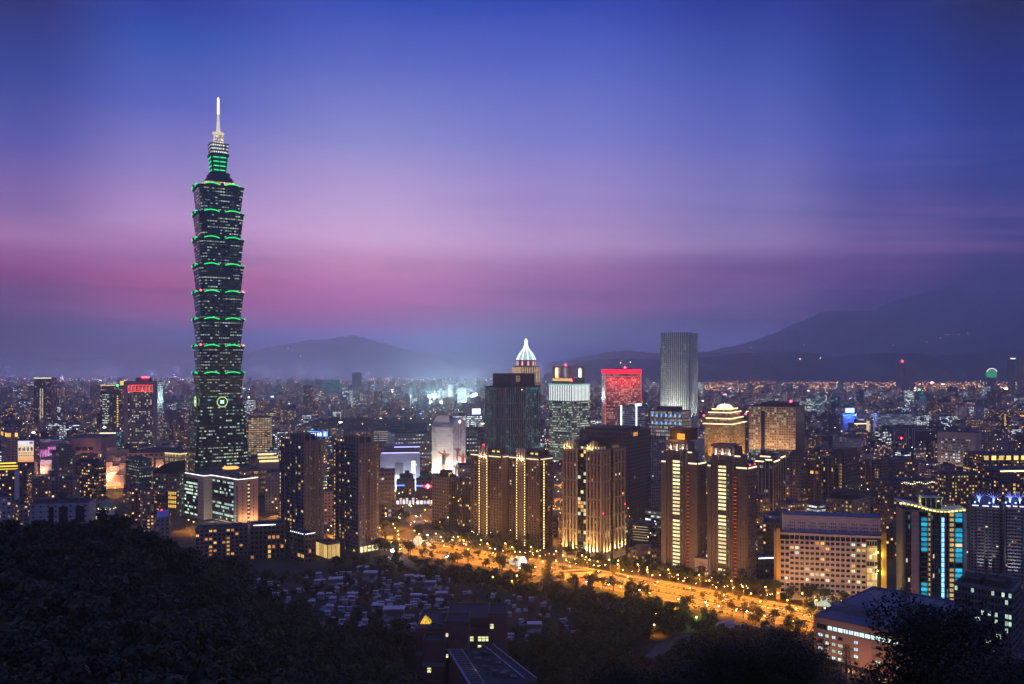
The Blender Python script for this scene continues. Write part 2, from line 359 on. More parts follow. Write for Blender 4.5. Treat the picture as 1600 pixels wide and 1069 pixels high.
    def windows(s, cells, prob, mats, cap=100, seed=0, inset=.12):
        """each lit pane its own part, at most a hundred; the rest of them one part"""
        r = random.Random(seed + int(s.D)); lit = [c for c in cells if r.random() < prob(c)]
        lit.sort(key=lambda c: -c[3] * c[4] * (1 if c[0] == 'R' else 1) - r.random() * 3); meshes = {}
        rest = MB()
        for i, (face, t, z, w_, h_, k, row, nb, nf) in enumerate(lit):
            mi = r.randrange(len(mats))
            if i < cap:
                key = (round(w_, 2), round(h_, 2), mi)
                if key not in meshes:
                    mb = MB(); mb.box(-w_ / 2, w_ / 2, -.08, .02, -h_ / 2, h_ / 2); mb.box(-.06, .06, -.12, -.08, -h_ / 2, h_ / 2, 1, bottom=False); meshes[key] = mb.mesh('window', [mats[mi], TRIMD])
                p = s.T(face, t, inset, z); o = put('window', meshes[key], p, 0 if face == 'R' else R_(-90), s.o)
            else: s.fb(rest, face, t - w_ / 2, t + w_ / 2, inset - .02, inset + .08, z - h_ / 2, z + h_ / 2)
        if rest.f: stuff(s.part('window', rest, mats[0]))

ROOF = mat('roof_felt', (.055, .056, .066), .9, var=.45, scale=.2)
ROOFBOX = mat('roof_plant_metal', (.09, .09, .1), .6, var=.35, scale=.3)
TRIM = mat('trim_concrete', (.14, .13, .13), .8, var=.3, scale=.2)
TRIMD = mat('trim_dark', (.03, .03, .033), .6)
GLASS = mat('dark_glass', (.014, .017, .024), .12, var=.5, scale=.3, spec=.6)
BRN = mat('brown_stone', (.17, .12, .085), .8, var=.3, scale=.15)
BRND = mat('dark_brown_stone', (.085, .058, .045), .8, var=.3, scale=.15)
PINKB = mat('pinkish_tile', (.36, .24, .2), .75, var=.22, scale=.15)
BEIGE = mat('beige_stone', (.36, .29, .22), .8, var=.2, scale=.15)
WHITEW = mat('white_wall', (.6, .6, .6), .75, var=.15, scale=.15)
GREYW = mat('grey_wall', (.22, .22, .23), .8, var=.25, scale=.15)
WIN_Y = emis('window_yellow', (1, .62, .16), 1.0, vary=.7)
WIN_W = emis('window_warm_white', (1, .8, .45), 1.15, vary=.7)
WIN_A = emis('window_amber', (1, .42, .1), .7, vary=.7)
WIN_G = emis('window_green_white', (.72, 1, .8), .9, vary=.7)
WIN_B = emis('window_blue_white', (.6, .85, 1), 1.1, vary=.6)
WIN_T = emis('window_teal', (.1, .55, .6), .5, vary=.7)
L_WARM = emis('strip_warm', (1, .7, .35), 3.5, True)
L_GOLD = emis('strip_gold', (1, .6, .12), 3.0, True)
L_WHITE = emis('strip_white', (.85, .92, 1), 3.0, True)
L_PURP = emis('strip_violet', (.5, .45, 1), 2.6, True)
L_RED = emis('strip_red', (1, .03, .06), 3.0, True)
L_GREEN = emis('strip_green', (.01, .8, .15), 1.5, True)
L_BLUE = emis('strip_blue', (.05, .18, 1), 4.0, True)
BEACON = emis('red_beacon', (1, .02, .04), 30)
# ---------------------------------------------------------------- ground, hill, roads
def noise_ground(name, c1, c2, scale, rough=.9):
    m = bpy.data.materials.new(name); m.use_nodes = True; t = NT(m.node_tree)
    g = t.n('ShaderNodeTexCoord'); a = t.n('ShaderNodeTexNoise'); t.l(g.outputs['Object'], a.inputs['Vector']); a.inputs['Scale'].default_value = scale; a.inputs['Detail'].default_value = 8; a.inputs['Roughness'].default_value = .65
    f = t.ramp(a.outputs[0], [(.35, c1), (.65, c2)])
    b = t.n('ShaderNodeBsdfPrincipled'); o = t.n('ShaderNodeOutputMaterial'); t.l(f, b.inputs[0]); b.inputs['Roughness'].default_value = rough; b.inputs['Specular IOR Level'].default_value = .2; t.l(b.outputs[0], o.inputs[0]); return m
M_GROUND = noise_ground('city_ground', (.022, .022, .024), (.06, .056, .052), .02)
M_SOIL = noise_ground('hill_soil', (.012, .014, .008), (.035, .03, .02), .05)
M_ASPH = noise_ground('asphalt', (.045, .042, .04), (.11, .1, .09), .12, .75)
M_PAVE = noise_ground('paving', (.14, .12, .1), (.2, .17, .14), .4)
M_BRICKP = noise_ground('red_paving', (.22, .09, .05), (.3, .13, .07), .5)
M_GRASS = noise_ground('grass', (.04, .055, .015), (.1, .1, .03), .3)
M_PAINT = mat('road_paint', (.75, .74, .7), .7, var=.15)

mb = MB(); mb.face([(-10400, -300, 0), (10400, -300, 0), (10400, 13600, 0), (-10400, 13600, 0)])
g = mb.build('ground', M_GROUND); struct(g)

RC = [(-420, 1010), (-262, 893), (-116, 772), (0, 694), (95, 620), (184, 543), (258, 466), (330, 386), (420, 270)]
def road_y(x):
    for (x0, y0), (x1, y1) in zip(RC, RC[1:]):
        if x <= x1 or (x1, y1) == RC[-1]: return y0 + (y1 - y0) * (x - x0) / (x1 - x0)
def near(x, y): return (road_y(x) - y) * .777
def cp(px, py, D, dz=0): p = P(px, py, D); return (p.x, p.y, p.z + dz)
TH = 7.5
CT = [(0, 0, 156.5), (0, 12, 149), (-14, 12, 149), (16, 12, 148), (0, 28, 139), (30, 28, 138), (-30, 28, 141), (-60, 30, 146), (60, 30, 138), (0, -80, 168), (-120, -20, 165), (120, -20, 150), (0, 60, 124), (70, 60, 118), (-70, 60, 132), (-140, 80, 128),
      cp(-200, 812, 300, -TH), cp(0, 822, 300, -TH), cp(60, 815, 300, -TH), cp(130, 809, 300, -TH), cp(190, 815, 302, -TH), cp(240, 836, 318, -TH), cp(300, 856, 372, -TH), cp(370, 870, 460, -TH), cp(450, 876, 545, -TH),
      cp(0, 900, 236, -TH), cp(100, 930, 218, -TH), cp(100, 1000, 184, -TH), cp(100, 1075, 158, -TH), cp(300, 1075, 162, -TH), cp(250, 940, 232, -TH), cp(300, 1000, 200, -TH), cp(-150, 950, 210, -TH),
      cp(400, 940, 370, -TH), cp(400, 1000, 290, -TH), cp(420, 1075, 212, -TH), cp(560, 1000, 380, -TH), cp(540, 1075, 280, -TH),
      cp(480, 905, 545), cp(600, 893, 610), cp(600, 940, 500), cp(620, 990, 425), cp(720, 905, 610), cp(800, 960, 500), cp(850, 1000, 440), cp(700, 950, 480),
      (-20, 380, 24), (0, 330, 26), (-40, 330, 32), (10, 250, 40), (0, 170, 80), (80, 170, 74), (160, 170, 62), (60, 110, 100), (140, 110, 90), (-10, 110, 106),
      cp(900, 1000, 450, -2), cp(1000, 1010, 440), cp(1100, 1000, 460), cp(1000, 960, 545), (75, 380, 13), (120, 390, 12), (180, 395, 8), (235, 420, 2), (260, 330, 22), (330, 300, 18), (200, 300, 34), (100, 300, 38),
      cp(850, 925, 600), (-260, 480, 6), (-400, 470, 6), (-330, 400, 40), (-160, 640, 2), (-220, 560, 4), (-90, 650, 2), (0, 640, 0), (100, 560, 1), (-500, 300, 90)]
CTA = np.array(CT)
_n = len(CT); _d = np.sqrt((CTA[:, None, 0] - CTA[None, :, 0]) ** 2 + (CTA[:, None, 1] - CTA[None, :, 1]) ** 2 + 25.)
_p = np.c_[np.ones(_n), CTA[:, :2]]; _A = np.block([[_d, _p], [_p.T, np.zeros((3, 3))]])
RBF = np.linalg.solve(_A, np.r_[CTA[:, 2], 0, 0, 0])
def terrain(xs, ys):
    xs = np.asarray(xs, float).ravel(); ys = np.asarray(ys, float).ravel(); out = np.zeros_like(xs)
    d = np.sqrt((xs[:, None] - CTA[None, :, 0]) ** 2 + (ys[:, None] - CTA[None, :, 1]) ** 2 + 25.)
    z = d @ RBF[:-3] + RBF[-3] + xs * RBF[-2] + ys * RBF[-1]
    z += 1.2 * np.sin(xs * .07 + 1.3) * np.sin(ys * .055) * np.clip(z / 20, 0, 1)
    ry = np.array([road_y(a) for a in xs]); k = np.clip(((ry - ys) * .777 - 32) / 60, 0, 1); k = k * k * (3 - 2 * k)
    kk = np.clip((600 - ys) / 110, 0, 1) * np.clip((-185 - xs) / 40, 0, 1)
    return np.maximum(z, 0) * k - .6 * (1 - np.clip(k * 3, 0, 1)) - .25
def tz(x, y): return float(terrain([x], [y])[0])
N1, N2 = 150, 150
gx = np.linspace(-560, 460, N1); gy = np.linspace(-120, 900, N2); GX, GY = np.meshgrid(gx, gy)
GZ = terrain(GX, GY)
me = bpy.data.meshes.new('hillside')
fs = [(j * N1 + i, j * N1 + i + 1, (j + 1) * N1 + i + 1, (j + 1) * N1 + i) for j in range(N2 - 1) for i in range(N1 - 1)]
me.from_pydata(np.c_[GX.ravel(), GY.ravel(), GZ].tolist(), [], fs); me.materials.append(M_SOIL)
for p in me.polygons: p.use_smooth = True
o = bpy.data.objects.new('hillside', me); col.objects.link(o); struct(o)

def ribbon(name, pts, wd, z, m, kind=True):
    mb = MB(); L = []; Rr = []
    pts = [Vector(p) for p in pts]
    for i, p in enumerate(pts):
        d = (pts[min(i + 1, len(pts) - 1)] - pts[max(i - 1, 0)]); d = Vector((d.x, d.y, 0)).normalized(); n_ = Vector((-d.y, d.x, 0))
        zz = p.z if len(p) > 2 else 0
        L.append(Vector((p.x, p.y, z + zz)) + n_ * wd / 2); Rr.append(Vector((p.x, p.y, z + zz)) - n_ * wd / 2)
    for i in range(len(pts) - 1): mb.face((Rr[i], Rr[i + 1], L[i + 1], L[i]))
    o = mb.build(name, m); return struct(o) if kind else o
def v3(l, z=0): return [Vector((a, b, z)) for a, b in l]
def off(pts, d):
    out = []
    for i, p in enumerate(pts):
        q = pts[min(i + 1, len(pts) - 1)] - pts[max(i - 1, 0)]; q = Vector((q.x, q.y, 0)).normalized(); out.append(p + Vector((-q.y, q.x, 0)) * d)
    return out
RV = v3(RC)
def dense(pts, step):
    out = []
    for a, b in zip(pts, pts[1:]):
        n = max(1, int((b - a).length / step)); out += [a + (b - a) * k / n for k in range(n)]
    return out + [pts[-1]]
RV = dense(RV, 12)
ribbon('road', RV, 38, .012, M_ASPH)
for d, wd in ((-5.5, 4.4), (10.5, 3.4)): ribbon('road_median', off(RV, d), wd, .14, M_GRASS)
for d in (-21.2, 21.2): ribbon('pavement', off(RV, d), 5, .13, M_PAVE)
mb = MB()                                                     # lane lines and dashes
def dash(pts, d, wd, on, gap, z=.02):
    q = off(pts, d); acc = 0
    for a, b in zip(q, q[1:]):
        L = (b - a).length; u = (b - a) / L; n_ = Vector((-u.y, u.x, 0)); s_ = 0
        while s_ < L:
            e = min(L, s_ + on)
            p0, p1 = a + u * s_, a + u * e; up = Vector((0, 0, z)); mb.face([p0 - n_ * wd / 2 + up, p1 - n_ * wd / 2 + up, p1 + n_ * wd / 2 + up, p0 + n_ * wd / 2 + up]); s_ += on + gap
for d in (-18.4, -8.2, -2.8, 8.3, 12.7, 18.4): dash(RV, d, .28, 12, 0)
for d in (-14.8, -11.2, -.4, 2.7, 5.8, 15.3): dash(RV, d, .2, 4, 6)
struct(mb.build('road_markings', M_PAINT))
# slip road that leaves the boulevard to the left, on a retaining wall
SL = dense([P(786, 934, DG(934)), P(815, 922, DG(922)), P(845, 911, DG(911)), P(880, 902, DG(902)), P(925, 898, DG(898)), P(985, 905, DG(905))], 6)
SL = [Vector((p.x, p.y, 0)) for p in SL]
SL3 = [Vector((p.x, p.y, 3.2 * math.sin(math.pi * min(1, k / (len(SL) - 1))) ** .7)) for k, p in enumerate(SL)]
ribbon('slip_road', SL3, 9, .1, M_ASPH)
mb = MB()
for sgn in (-1, 1):
    q = off(SL3, sgn * 4.7)
    for a, b in zip(q, q[1:]):
        u = (b - a).normalized(); n_ = Vector((-u.y, u.x, 0)) * .2
        mb.hexa([(a - n_).to_tuple()[:2] + (-.2,), (b - n_).to_tuple()[:2] + (-.2,), (b + n_).to_tuple()[:2] + (-.2,), (a + n_).to_tuple()[:2] + (-.2,), (a - n_ + Vector((0, 0, 1))).to_tuple(), (b - n_ + Vector((0, 0, 1))).to_tuple(), (b + n_ + Vector((0, 0, 1))).to_tuple(), (a + n_ + Vector((0, 0, 1))).to_tuple()])
tag(mb.build('retaining_wall', mat('ramp_concrete', (.3, .28, .25), .8)), 'low concrete parapet walls along the curved orange-lit slip road', 'wall')
def quadpatch(name, pts, z, m):
    mb = MB(); mb.face([(X(px, DG(py)), DG(py), z) for px, py in pts]); return struct(mb.build(name, m))
quadpatch('plaza', [(898, 918), (917, 918), (915, 900), (900, 900)], .1, M_BRICKP)
quadpatch('car_park', [(612, 842), (690, 862), (790, 858), (740, 832), (640, 826)], .03, M_ASPH)
quadpatch('side_road', [(585, 829), (592, 838), (690, 812), (715, 795), (680, 794), (650, 806)], .016, M_ASPH)
quadpatch('cross_street', [(852, 868), (880, 872), (897, 740), (868, 735)], .018, M_ASPH)
quadpatch('verge', [(915, 935), (1000, 955), (1100, 975), (1105, 962), (1000, 925), (930, 917)], .05, M_GRASS)
ribbon('service_road', dense([P(955, 918, DG(918)), P(1040, 939, DG(939)), P(1120, 957, DG(957)), P(1200, 970, DG(970)), P(1275, 984, DG(984))], 8), 11, .03, M_ASPH)
pth = [P(x, y, D) for x, y, D in ((1015, 1040, 424), (1030, 1025, 438), (1055, 1012, 455), (1085, 1003, 468))]
pth = [Vector((p.x, p.y, tz(p.x, p.y))) for p in dense(pth, 6)]
ribbon('path', pth, 9, .35, M_ASPH)

# ---------------------------------------------------------------- mountains
def ridge(name, prof, D, c, depth=2500, seed=0, rough=1.0):
    r = random.Random(seed); m = noise_ground(name + '_forest', tuple(v * .7 for v in c), tuple(v * 1.3 for v in c), .002)
    pts = []; 
    for (a, ya), (b, yb) in zip(prof, prof[1:]):
        n = max(1, int((b - a) / 6))
        for k in range(n): pts.append((a + (b - a) * k / n, ya + (yb - ya) * k / n))
    pts.append(prof[-1]); V = []; Fc = []; rows = 9
    for i, (px, py) in enumerate(pts):
        py += r.uniform(-.9, .9) * rough; zt = max(2, Z(py, D)); x = X(px, D)
        for j in range(rows):
            t = j / (rows - 1); f = math.sin(math.pi * t) ** .8 if 0 < t < 1 else 0
            jit = 1 + .18 * math.sin(i * .45 + j * 1.7 + seed) * (0 if j == rows // 2 else 1)
            V.append((x * (1 + (t - .5) * depth / D), D + (t - .5) * depth + 180 * math.sin(i * .3 + j), zt * min(1, f * jit) if j != rows // 2 else zt))
    for i in range(len(pts) - 1):
        for j in range(rows - 1): a = i * rows + j; Fc.append((a, a + rows, a + rows + 1, a + 1))
    me = bpy.data.meshes.new(name); me.from_pydata(V, [], Fc); me.materials.append(m)
    for p in me.polygons: p.use_smooth = True
    o = bpy.data.objects.new(name, me); col.objects.link(o); return struct(o)
FOR = (.04, .05, .045)
ridge('mountain', [(1040, 575), (1100, 551), (1150, 540), (1200, 524), (1255, 502), (1290, 488), (1330, 487), (1370, 484), (1400, 471), (1440, 458), (1480, 450), (1530, 454), (1560, 459), (1600, 457), (1660, 450), (1760, 470)], 12700, FOR, 1700, 3)
ridge('mountain', [(1280, 578), (1400, 553), (1450, 540), (1500, 528), (1550, 524), (1600, 514), (1700, 508), (1780, 520)], 10600, FOR, 2000, 5)
ridge('hills', [(850, 585), (900, 567), (930, 562), (965, 560), (1000, 561), (1040, 563), (1090, 560), (1150, 553), (1200, 550), (1250, 550), (1290, 557), (1330, 556), (1380, 552), (1430, 553), (1480, 556), (1530, 552), (1600, 546), (1700, 540), (1800, 560)], 7700, FOR, 1200, 7)
ridge('hills', [(850, 568), (920, 556), (975, 548), (1030, 553), (1100, 549), (1180, 560)], 10800, FOR, 2000, 8)
ridge('mountain', [(300, 578), (390, 550), (430, 542), (470, 536), (500, 530), (530, 527), (555, 524), (590, 534), (640, 549), (700, 560), (760, 569), (860, 580)], 12900, FOR, 1300, 9)
ridge('hills', [(-180, 566), (-60, 562), (0, 558), (60, 556), (130, 560), (200, 557), (290, 563), (420, 575)], 13000, FOR, 1200, 10)

# ---------------------------------------------------------------- haze over the basin
hm = bpy.data.materials.new('haze_air'); hm.use_nodes = True; t = NT(hm.node_tree)
pv = t.n('ShaderNodeVolumePrincipled'); pv.inputs['Color'].default_value = (.84, .93, 1, 1); pv.inputs['Density'].default_value = 1.25e-4; pv.inputs['Anisotropy'].default_value = .74
ho = t.n('ShaderNodeOutputMaterial'); t.l(pv.outputs[0], ho.inputs['Volume'])
mb = MB(); mb.box(-10500, 10500, -400, 13700, -6, 1340)
hz = mb.build('haze', hm); stuff(hz)
# ---------------------------------------------------------------- the supertall tower
def notched(h, c):
    """square of half side h with a stepped re-entrant corner of step c"""
    q = [(h, h - 2 * c), (h - c, h - 2 * c), (h - c, h - c), (h - 2 * c, h - c), (h - 2 * c, h)]; out = []
    for k in range(4):
        a = k * math.pi / 2; out += [(x * math.cos(a) - y * math.sin(a), x * math.sin(a) + y * math.cos(a)) for x, y in q]
    return out
TT = R_(29)
def halfside(wpx, cf=.09):
    W = wpx * 1155 / F
    for k in range(1, 2000):
        h = k * .05; s_ = max(x * math.cos(TT) - y * math.sin(TT) for x, y in notched(h, h * cf)) * 2
        if s_ >= W: return h
    return h
TC = Vector((X(341, 1140), 1140))
def tzz(py): return Z(py, 1136)
M_TW = facade('tower_glass', (.012, .035, .034), (.006, .034, .03), .8, .38, .34, COOL, .5, .25, .8, True)
M_TWB = facade('tower_base_glass', (.018, .034, .034), (.008, .034, .03), .8, .4, .3, [(0, (.75, 1, .7)), (.45, (.9, 1, .6)), (.75, (1, .9, .5)), (.93, (.3, .7, .9))], .7, .25, .8, True)
M_TWD = mat('tower_dark_frame', (.012, .026, .024), .5, 0, var=.2)
M_TWG = facade('tower_green_lantern', (.004, .05, .014), (.01, .35, .08), .9, .42, 3, [(0, (.02, .9, .22)), (.5, (.03, 1, .3))], .5, 0, .5, True)
M_TWR = facade('tower_gallery', (.2, .19, .17), (.05, .05, .05), .6, .6, 1.2, [(0, (1, .95, .75)), (.4, (.75, .95, .95)), (.75, (1, .75, .4))], 1.3, .1, .6, True)
for m_ in (M_TW, M_TWB):
    for n_ in m_.node_tree.nodes:
        if n_.type == 'BSDF_PRINCIPLED': n_.inputs['Specular IOR Level'].default_value = .12
tw = empty('skyscraper', (TC.x, TC.y, 0), TT, 'supertall tapering tower of eight flared storeys blocks, green neon lines and lit spire', 'skyscraper')
FOOT.append((TC.x, TC.y, 46)); HEROES.append((290, 394, 1110, 742, 'the supertall tower', 690))
tops = [295, 336, 376.5, 417.5, 459, 500.5, 542, 583.5]; bots = tops[1:] + [621]
def mbuild(name, mb, mats, parent): return mb.build(name, mats, parent)
for i, (pt, pb) in enumerate(zip(tops, bots)):
    hb, ht = halfside(73), halfside(83); z0, z1 = tzz(pb) + (0 if i == 7 else 1.2), tzz(pt)
    mb = MB(); mb.prism(notched(hb, hb * .09), notched(ht, ht * .09), z0, z1 - 2.4, 0, 1, (2.9, (z1 - z0 - 2.4) / 8))
    md = mbuild('storey_block', mb, [M_TW, M_TWD], tw)
    mb = MB(); mb.prism(notched(ht + .3, ht * .09), notched(ht + 1.4, ht * .09), z1 - 2.3, z1, 0); mbuild('eave', mb, M_TWD, md)
    arcs = MB(); orn = MB()
    for f in range(4):
        ca, sa = math.cos(f * math.pi / 2), math.sin(f * math.pi / 2)
        def W(s_, o_, z_): return (o_ * ca - s_ * sa, o_ * sa + s_ * ca, z_)
        for g in (-1, 1):
            a0, a1 = (.13, .8) if g > 0 else (-.8, -.13)
            pts = [W((a0 + (a1 - a0) * k / 8) * ht, ht + 1.7 + .8 * math.sin(math.pi * k / 8), z1 + .2 + 1.9 * math.sin(math.pi * k / 8)) for k in range(9)]
            ar = MB(); ar.tube(pts, .75, 5); mbuild('neon_strip', ar, L_GREEN, md)
            bp = [W((a0 + (a1 - a0) * k / 8) * ht, ht + .5, z1 - .2 + 1.9 * math.sin(math.pi * k / 8) * .5) for k in range(9)]
            orn.tube(bp, 1.0, 4)
        q = [W(0, ht + 1.9, z1 + 1.2)]
        orn.lathe([(0, -2.6), (2.2, -1.6), (2.6, 0), (2, 1.4), (0, 2)], 8, q[0])
        cz = ht * .93; cc = (cz * (ca - sa), cz * (sa + ca), z1 - 1.2); orn.lathe([(0, -1.8), (1.9, 0), (0, 1.8)], 8, cc)
    mbuild('eave_ornament', orn, M_TWD, md)
    if i in (4, 6):
        for px_, s_ in ((-1, 1), (1, 1)):
            b = MB(); h_ = ht * .95
            b.octa((-h_ * .98, -h_ * .98, z1 + 2) if px_ < 0 else (h_ * .99, -h_ * 1.0, z1 + 2), 1.3); mbuild('beacon', b, BEACON, md)
# waist with the coins, then the spreading base
hw, hb0, hb1 = halfside(80), halfside(85), halfside(100)
mb = MB(); mb.prism(notched(hw, hw * .09), notched(hw, hw * .09), tzz(633), tzz(621), 0, 0, (4, 5)); mbuild('waist', mb, [facade('tower_waist', (.03, .035, .035), (.02, .03, .03), .8, .4, .25, [(0, (.1, .8, .8)), (.5, (.8, 1, .6))], .5, .2, .8, True)], tw)
mb = MB(); mb.prism(notched(hw + 1.5, hw * .09), notched(hw + 1.5, hw * .09), tzz(634.5), tzz(632.5)); mbuild('ledge', mb, M_TWD, tw)
zb0 = tzz(768); hb2 = halfside(104)
mb = MB(); mb.prism(notched(hb2, hb2 * .09), notched(hb0, hb0 * .09), 0, tzz(633), 0, 1, (3.2, 4.3))
bs = mbuild('base_block', mb, [M_TWB, M_TWD], tw)
mb = MB()
for k in range(1, 4):                                     # heavier bands round the base
    t_ = k / 4; h_ = hb2 + (hb0 - hb2) * t_ + .3; z_ = tzz(633) * t_; p = notched(h_, h_ * .09); mb.prism(p, p, z_, z_ + 2.2)
mbuild('base_band', mb, mat('tower_band', (.06, .075, .075), .5), bs)
mb = MB()
for f in range(4):                                        # mullion ribs up the base
    ca, sa = math.cos(f * math.pi / 2), math.sin(f * math.pi / 2)
    for s_ in (-.78, -.4, 0, .4, .78):
        zt = tzz(633); pts = [(hb2 * ca - s_ * hb2 * sa, hb2 * sa + s_ * hb2 * ca, 0), (hb0 * ca - s_ * hb0 * sa, hb0 * sa + s_ * hb0 * ca, zt)]; mb.tube(pts, .5, 4)
mbuild('mullion', mb, M_TWD, bs)
for f in range(4):                                        # coin emblems
    ca, sa = math.cos(f * math.pi / 2), math.sin(f * math.pi / 2); zc = tzz(627); R0 = 6.4
    def W(s_, o_, z_): return (o_ * ca - s_ * sa, o_ * sa + s_ * ca, z_)
    o0 = hw + 1.6
    mb = MB()
    ring = [(R0 * math.cos(2 * math.pi * k / 24), R0 * math.sin(2 * math.pi * k / 24)) for k in range(24)]
    for k in range(24):
        a, b = ring[k], ring[(k + 1) % 24]; mb.face((W(a[0], o0, zc + a[1]), W(b[0], o0, zc + b[1]), W(b[0], hw - .5, zc + b[1]), W(a[0], hw - .5, zc + a[1])))
    mb.face([W(a[0], o0, zc + a[1]) for a in ring]); cn = mbuild('coin_emblem', mb, mat('coin_face', (.01, .12, .05), .4), tw)
    mb = MB(); mb.tube([W(a[0], o0 + .3, zc + a[1]) for a in ring + ring[:1]], .55, 5); mbuild('coin_rim', mb, emis('coin_rim_light', (.75, .95, .3), 1.1), cn)
    mb = MB(); q = 2.2; e_ = [W(-q, o0 + .4, zc - q), W(q, o0 + .4, zc - q), W(q, o0 + .4, zc + q), W(-q, o0 + .4, zc + q)]; mb.face(e_); mb.tube([W(-q, o0 + .3, zc - q), W(-q, o0 + .3, zc + q)], .4, 4); mbuild('coin_square', mb, emis('coin_square_light', (.55, 1, .75), 1.6), cn)
# crown: lit ledge, dark step, green lantern, galleries, mast
h0 = halfside(66); z0 = tzz(294.6)
mb = MB(); p = notched(h0, h0 * .09); mb.prism(p, notched(h0 * .94, h0 * .085), z0, tzz(287.8), uvs=(4, 6)); mbuild('lit_ledge', mb, facade('ledge_lights', (.2, .14, .06), (.2, .14, .06), .8, .9, 1.2, [(0, (1, .62, .15)), (.5, (1, .8, .4)), (.8, (.5, .3, .1))], 1.5, .3, .3, True), tw)
mb = MB()
for wpx, a, b in ((52, 288.5, 283), (47, 283, 279), (36, 279, 271)): h_ = halfside(wpx); p = notched(h_, h_ * .09); mb.prism(p, notched(h_ * .96, h_ * .09), tzz(a), tzz(b))
for sx, sy in ((1, 1), (-1, 1), (-1, -1), (1, -1)): h_ = halfside(42) * .78; mb.lathe([(1.9, tzz(283)), (1.9, tzz(272)), (0, tzz(271))], 8, (sx * h_, sy * h_, 0))
mbuild('crown_step', mb, M_TWD, tw)
h1, h2 = halfside(26), halfside(32)
mb = MB(); mb.prism(notched(h1, h1 * .09), notched(h2, h2 * .09), tzz(271.5), tzz(245), 0, 1, (50, 40)); ln_ = mbuild('lantern', mb, [mat('lantern_wall', (.012, .1, .035), .5), M_TWD], tw)
for r_ in range(4):
    zz = tzz(271) + (tzz(245) - tzz(271)) * (.12 + .25 * r_); t_ = (.12 + .25 * r_); h_ = h1 + (h2 - h1) * t_
    mb = MB()
    for f in range(4):
        ca, sa = math.cos(f * math.pi / 2), math.sin(f * math.pi / 2)
        for s0, s1 in ((-.78, -.06), (.06, .78)):
            c_ = [(h_ + .1, s0 * h_), (h_ + .7, s0 * h_), (h_ + .7, s1 * h_), (h_ + .1, s1 * h_)]; c_ = [(x * ca - y * sa, x * sa + y * ca) for x, y in c_]; mb.prism(c_, c_, zz, zz + 1.5)
    mbuild('lantern_strip', mb, emis('lantern_green', (.03, .95, .25), 1.15, True), ln_)
mb = MB(); h_ = halfside(36); p = notched(h_, h_ * .09); mb.prism(p, p, tzz(245), tzz(241.5)); mbuild('crown_roof', mb, M_TWD, tw)
mb = MB(); a_, b_ = halfside(31), halfside(33)
for k in range(3): p = notched(a_ + (b_ - a_) * k / 2, 1.2); z_ = tzz(241) + k * 4.4; mb.prism(p, p, z_, z_ + 3.4, 0, 1, (2.6, 3.4))
ga = mbuild('gallery', mb, [M_TWR, M_TWD], tw)
mb = MB()
for k in range(3): h_ = a_ + (b_ - a_) * k / 2 + .9; p = notched(h_, 1.2); z_ = tzz(241) + k * 4.4 + 3.4; mb.prism(p, p, z_, z_ + 1)
mbuild('gallery_rail', mb, mat('rail_metal', (.12, .11, .1), .5), ga)
mb = MB(); p = notched(halfside(20), .8); q = notched(halfside(16), .8); mb.prism(p, q, tzz(226), tzz(211), uvs=(2, 5)); mbuild('mast_foot', mb, facade('mast_foot_wall', (.4, .36, .28), (.4, .34, .26), .7, .8, 1.1, [(0, (1, .85, .6)), (.5, (.9, .78, .55))], 1.3, .3, 0, True), tw)
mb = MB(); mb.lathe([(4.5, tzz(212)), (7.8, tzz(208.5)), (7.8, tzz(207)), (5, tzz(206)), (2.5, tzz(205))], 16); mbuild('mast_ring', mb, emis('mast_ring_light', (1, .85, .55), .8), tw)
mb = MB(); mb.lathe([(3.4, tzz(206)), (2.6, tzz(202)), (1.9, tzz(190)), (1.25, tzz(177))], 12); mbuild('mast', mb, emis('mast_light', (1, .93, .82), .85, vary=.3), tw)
mb = MB()
for k in range(16): z_ = tzz(177.5) + (tzz(153) - tzz(177.5)) * k / 16; mb.lathe([(.8, z_), (1.55, z_ + .3), (1.55, z_ + .9), (.8, z_ + 1.25)], 10)
mb.lathe([(.8, tzz(153)), (1.2, tzz(152.2)), (0, tzz(150.5))], 8)
mbuild('spire', mb, emis('spire_light', (1, .7, .6), 2.6, True), tw)

# ---------------------------------------------------------------- landmark blocks (procedural window grids on real volumes)
F_DK = facade('f_dark', (.05, .045, .05), ww=.6, wh=.5, frac=0.19, cols=WARM, st=1.55)
F_DKN = facade('f_dark_blank', (.06, .05, .055), ww=.5, wh=.5, frac=0.06, cols=MIXD, st=1.55)
F_GREY = facade('f_grey', (.16, .16, .17), ww=.55, wh=.5, frac=0.19, cols=MIXD, st=1.65)
F_PALE = facade('f_pale', (.34, .33, .34), ww=.5, wh=.45, frac=0.17, cols=MIXD, st=1.65)
F_TAN = facade('f_tan', (.25, .18, .14), ww=.5, wh=.45, frac=0.19, cols=WARM, st=1.65)
F_PINK = facade('f_pink', (.34, .22, .2), ww=.5, wh=.42, frac=0.14, cols=MIXD, st=1.55)
F_BRN = facade('f_brown', (.13, .09, .07), ww=.45, wh=.5, frac=0.17, cols=WARM, st=1.75)
F_OFF = facade('f_office', (.14, .15, .17), (.02, .025, .035), ww=.9, wh=.5, frac=0.48, cols=WHITE, st=1.55, row=.6)
F_OFFL = facade('f_office_lit', (.2, .2, .2), (.02, .025, .035), ww=.85, wh=.55, frac=0.90, cols=COOL, st=1.35, row=.5)
F_GLS = facade('f_glass', (.03, .035, .045), (.015, .02, .03), ww=.9, wh=.8, frac=0.15, cols=[(0, (.2, .75, .75)), (.4, (.6, .9, .9)), (.7, (1, .85, .5))], st=0.86, rough=.3)
F_HOT = facade('f_hotel_warm', (.3, .22, .16), ww=.8, wh=.5, frac=1.1, cols=WARM, st=0.79, row=.3, fixed=True)
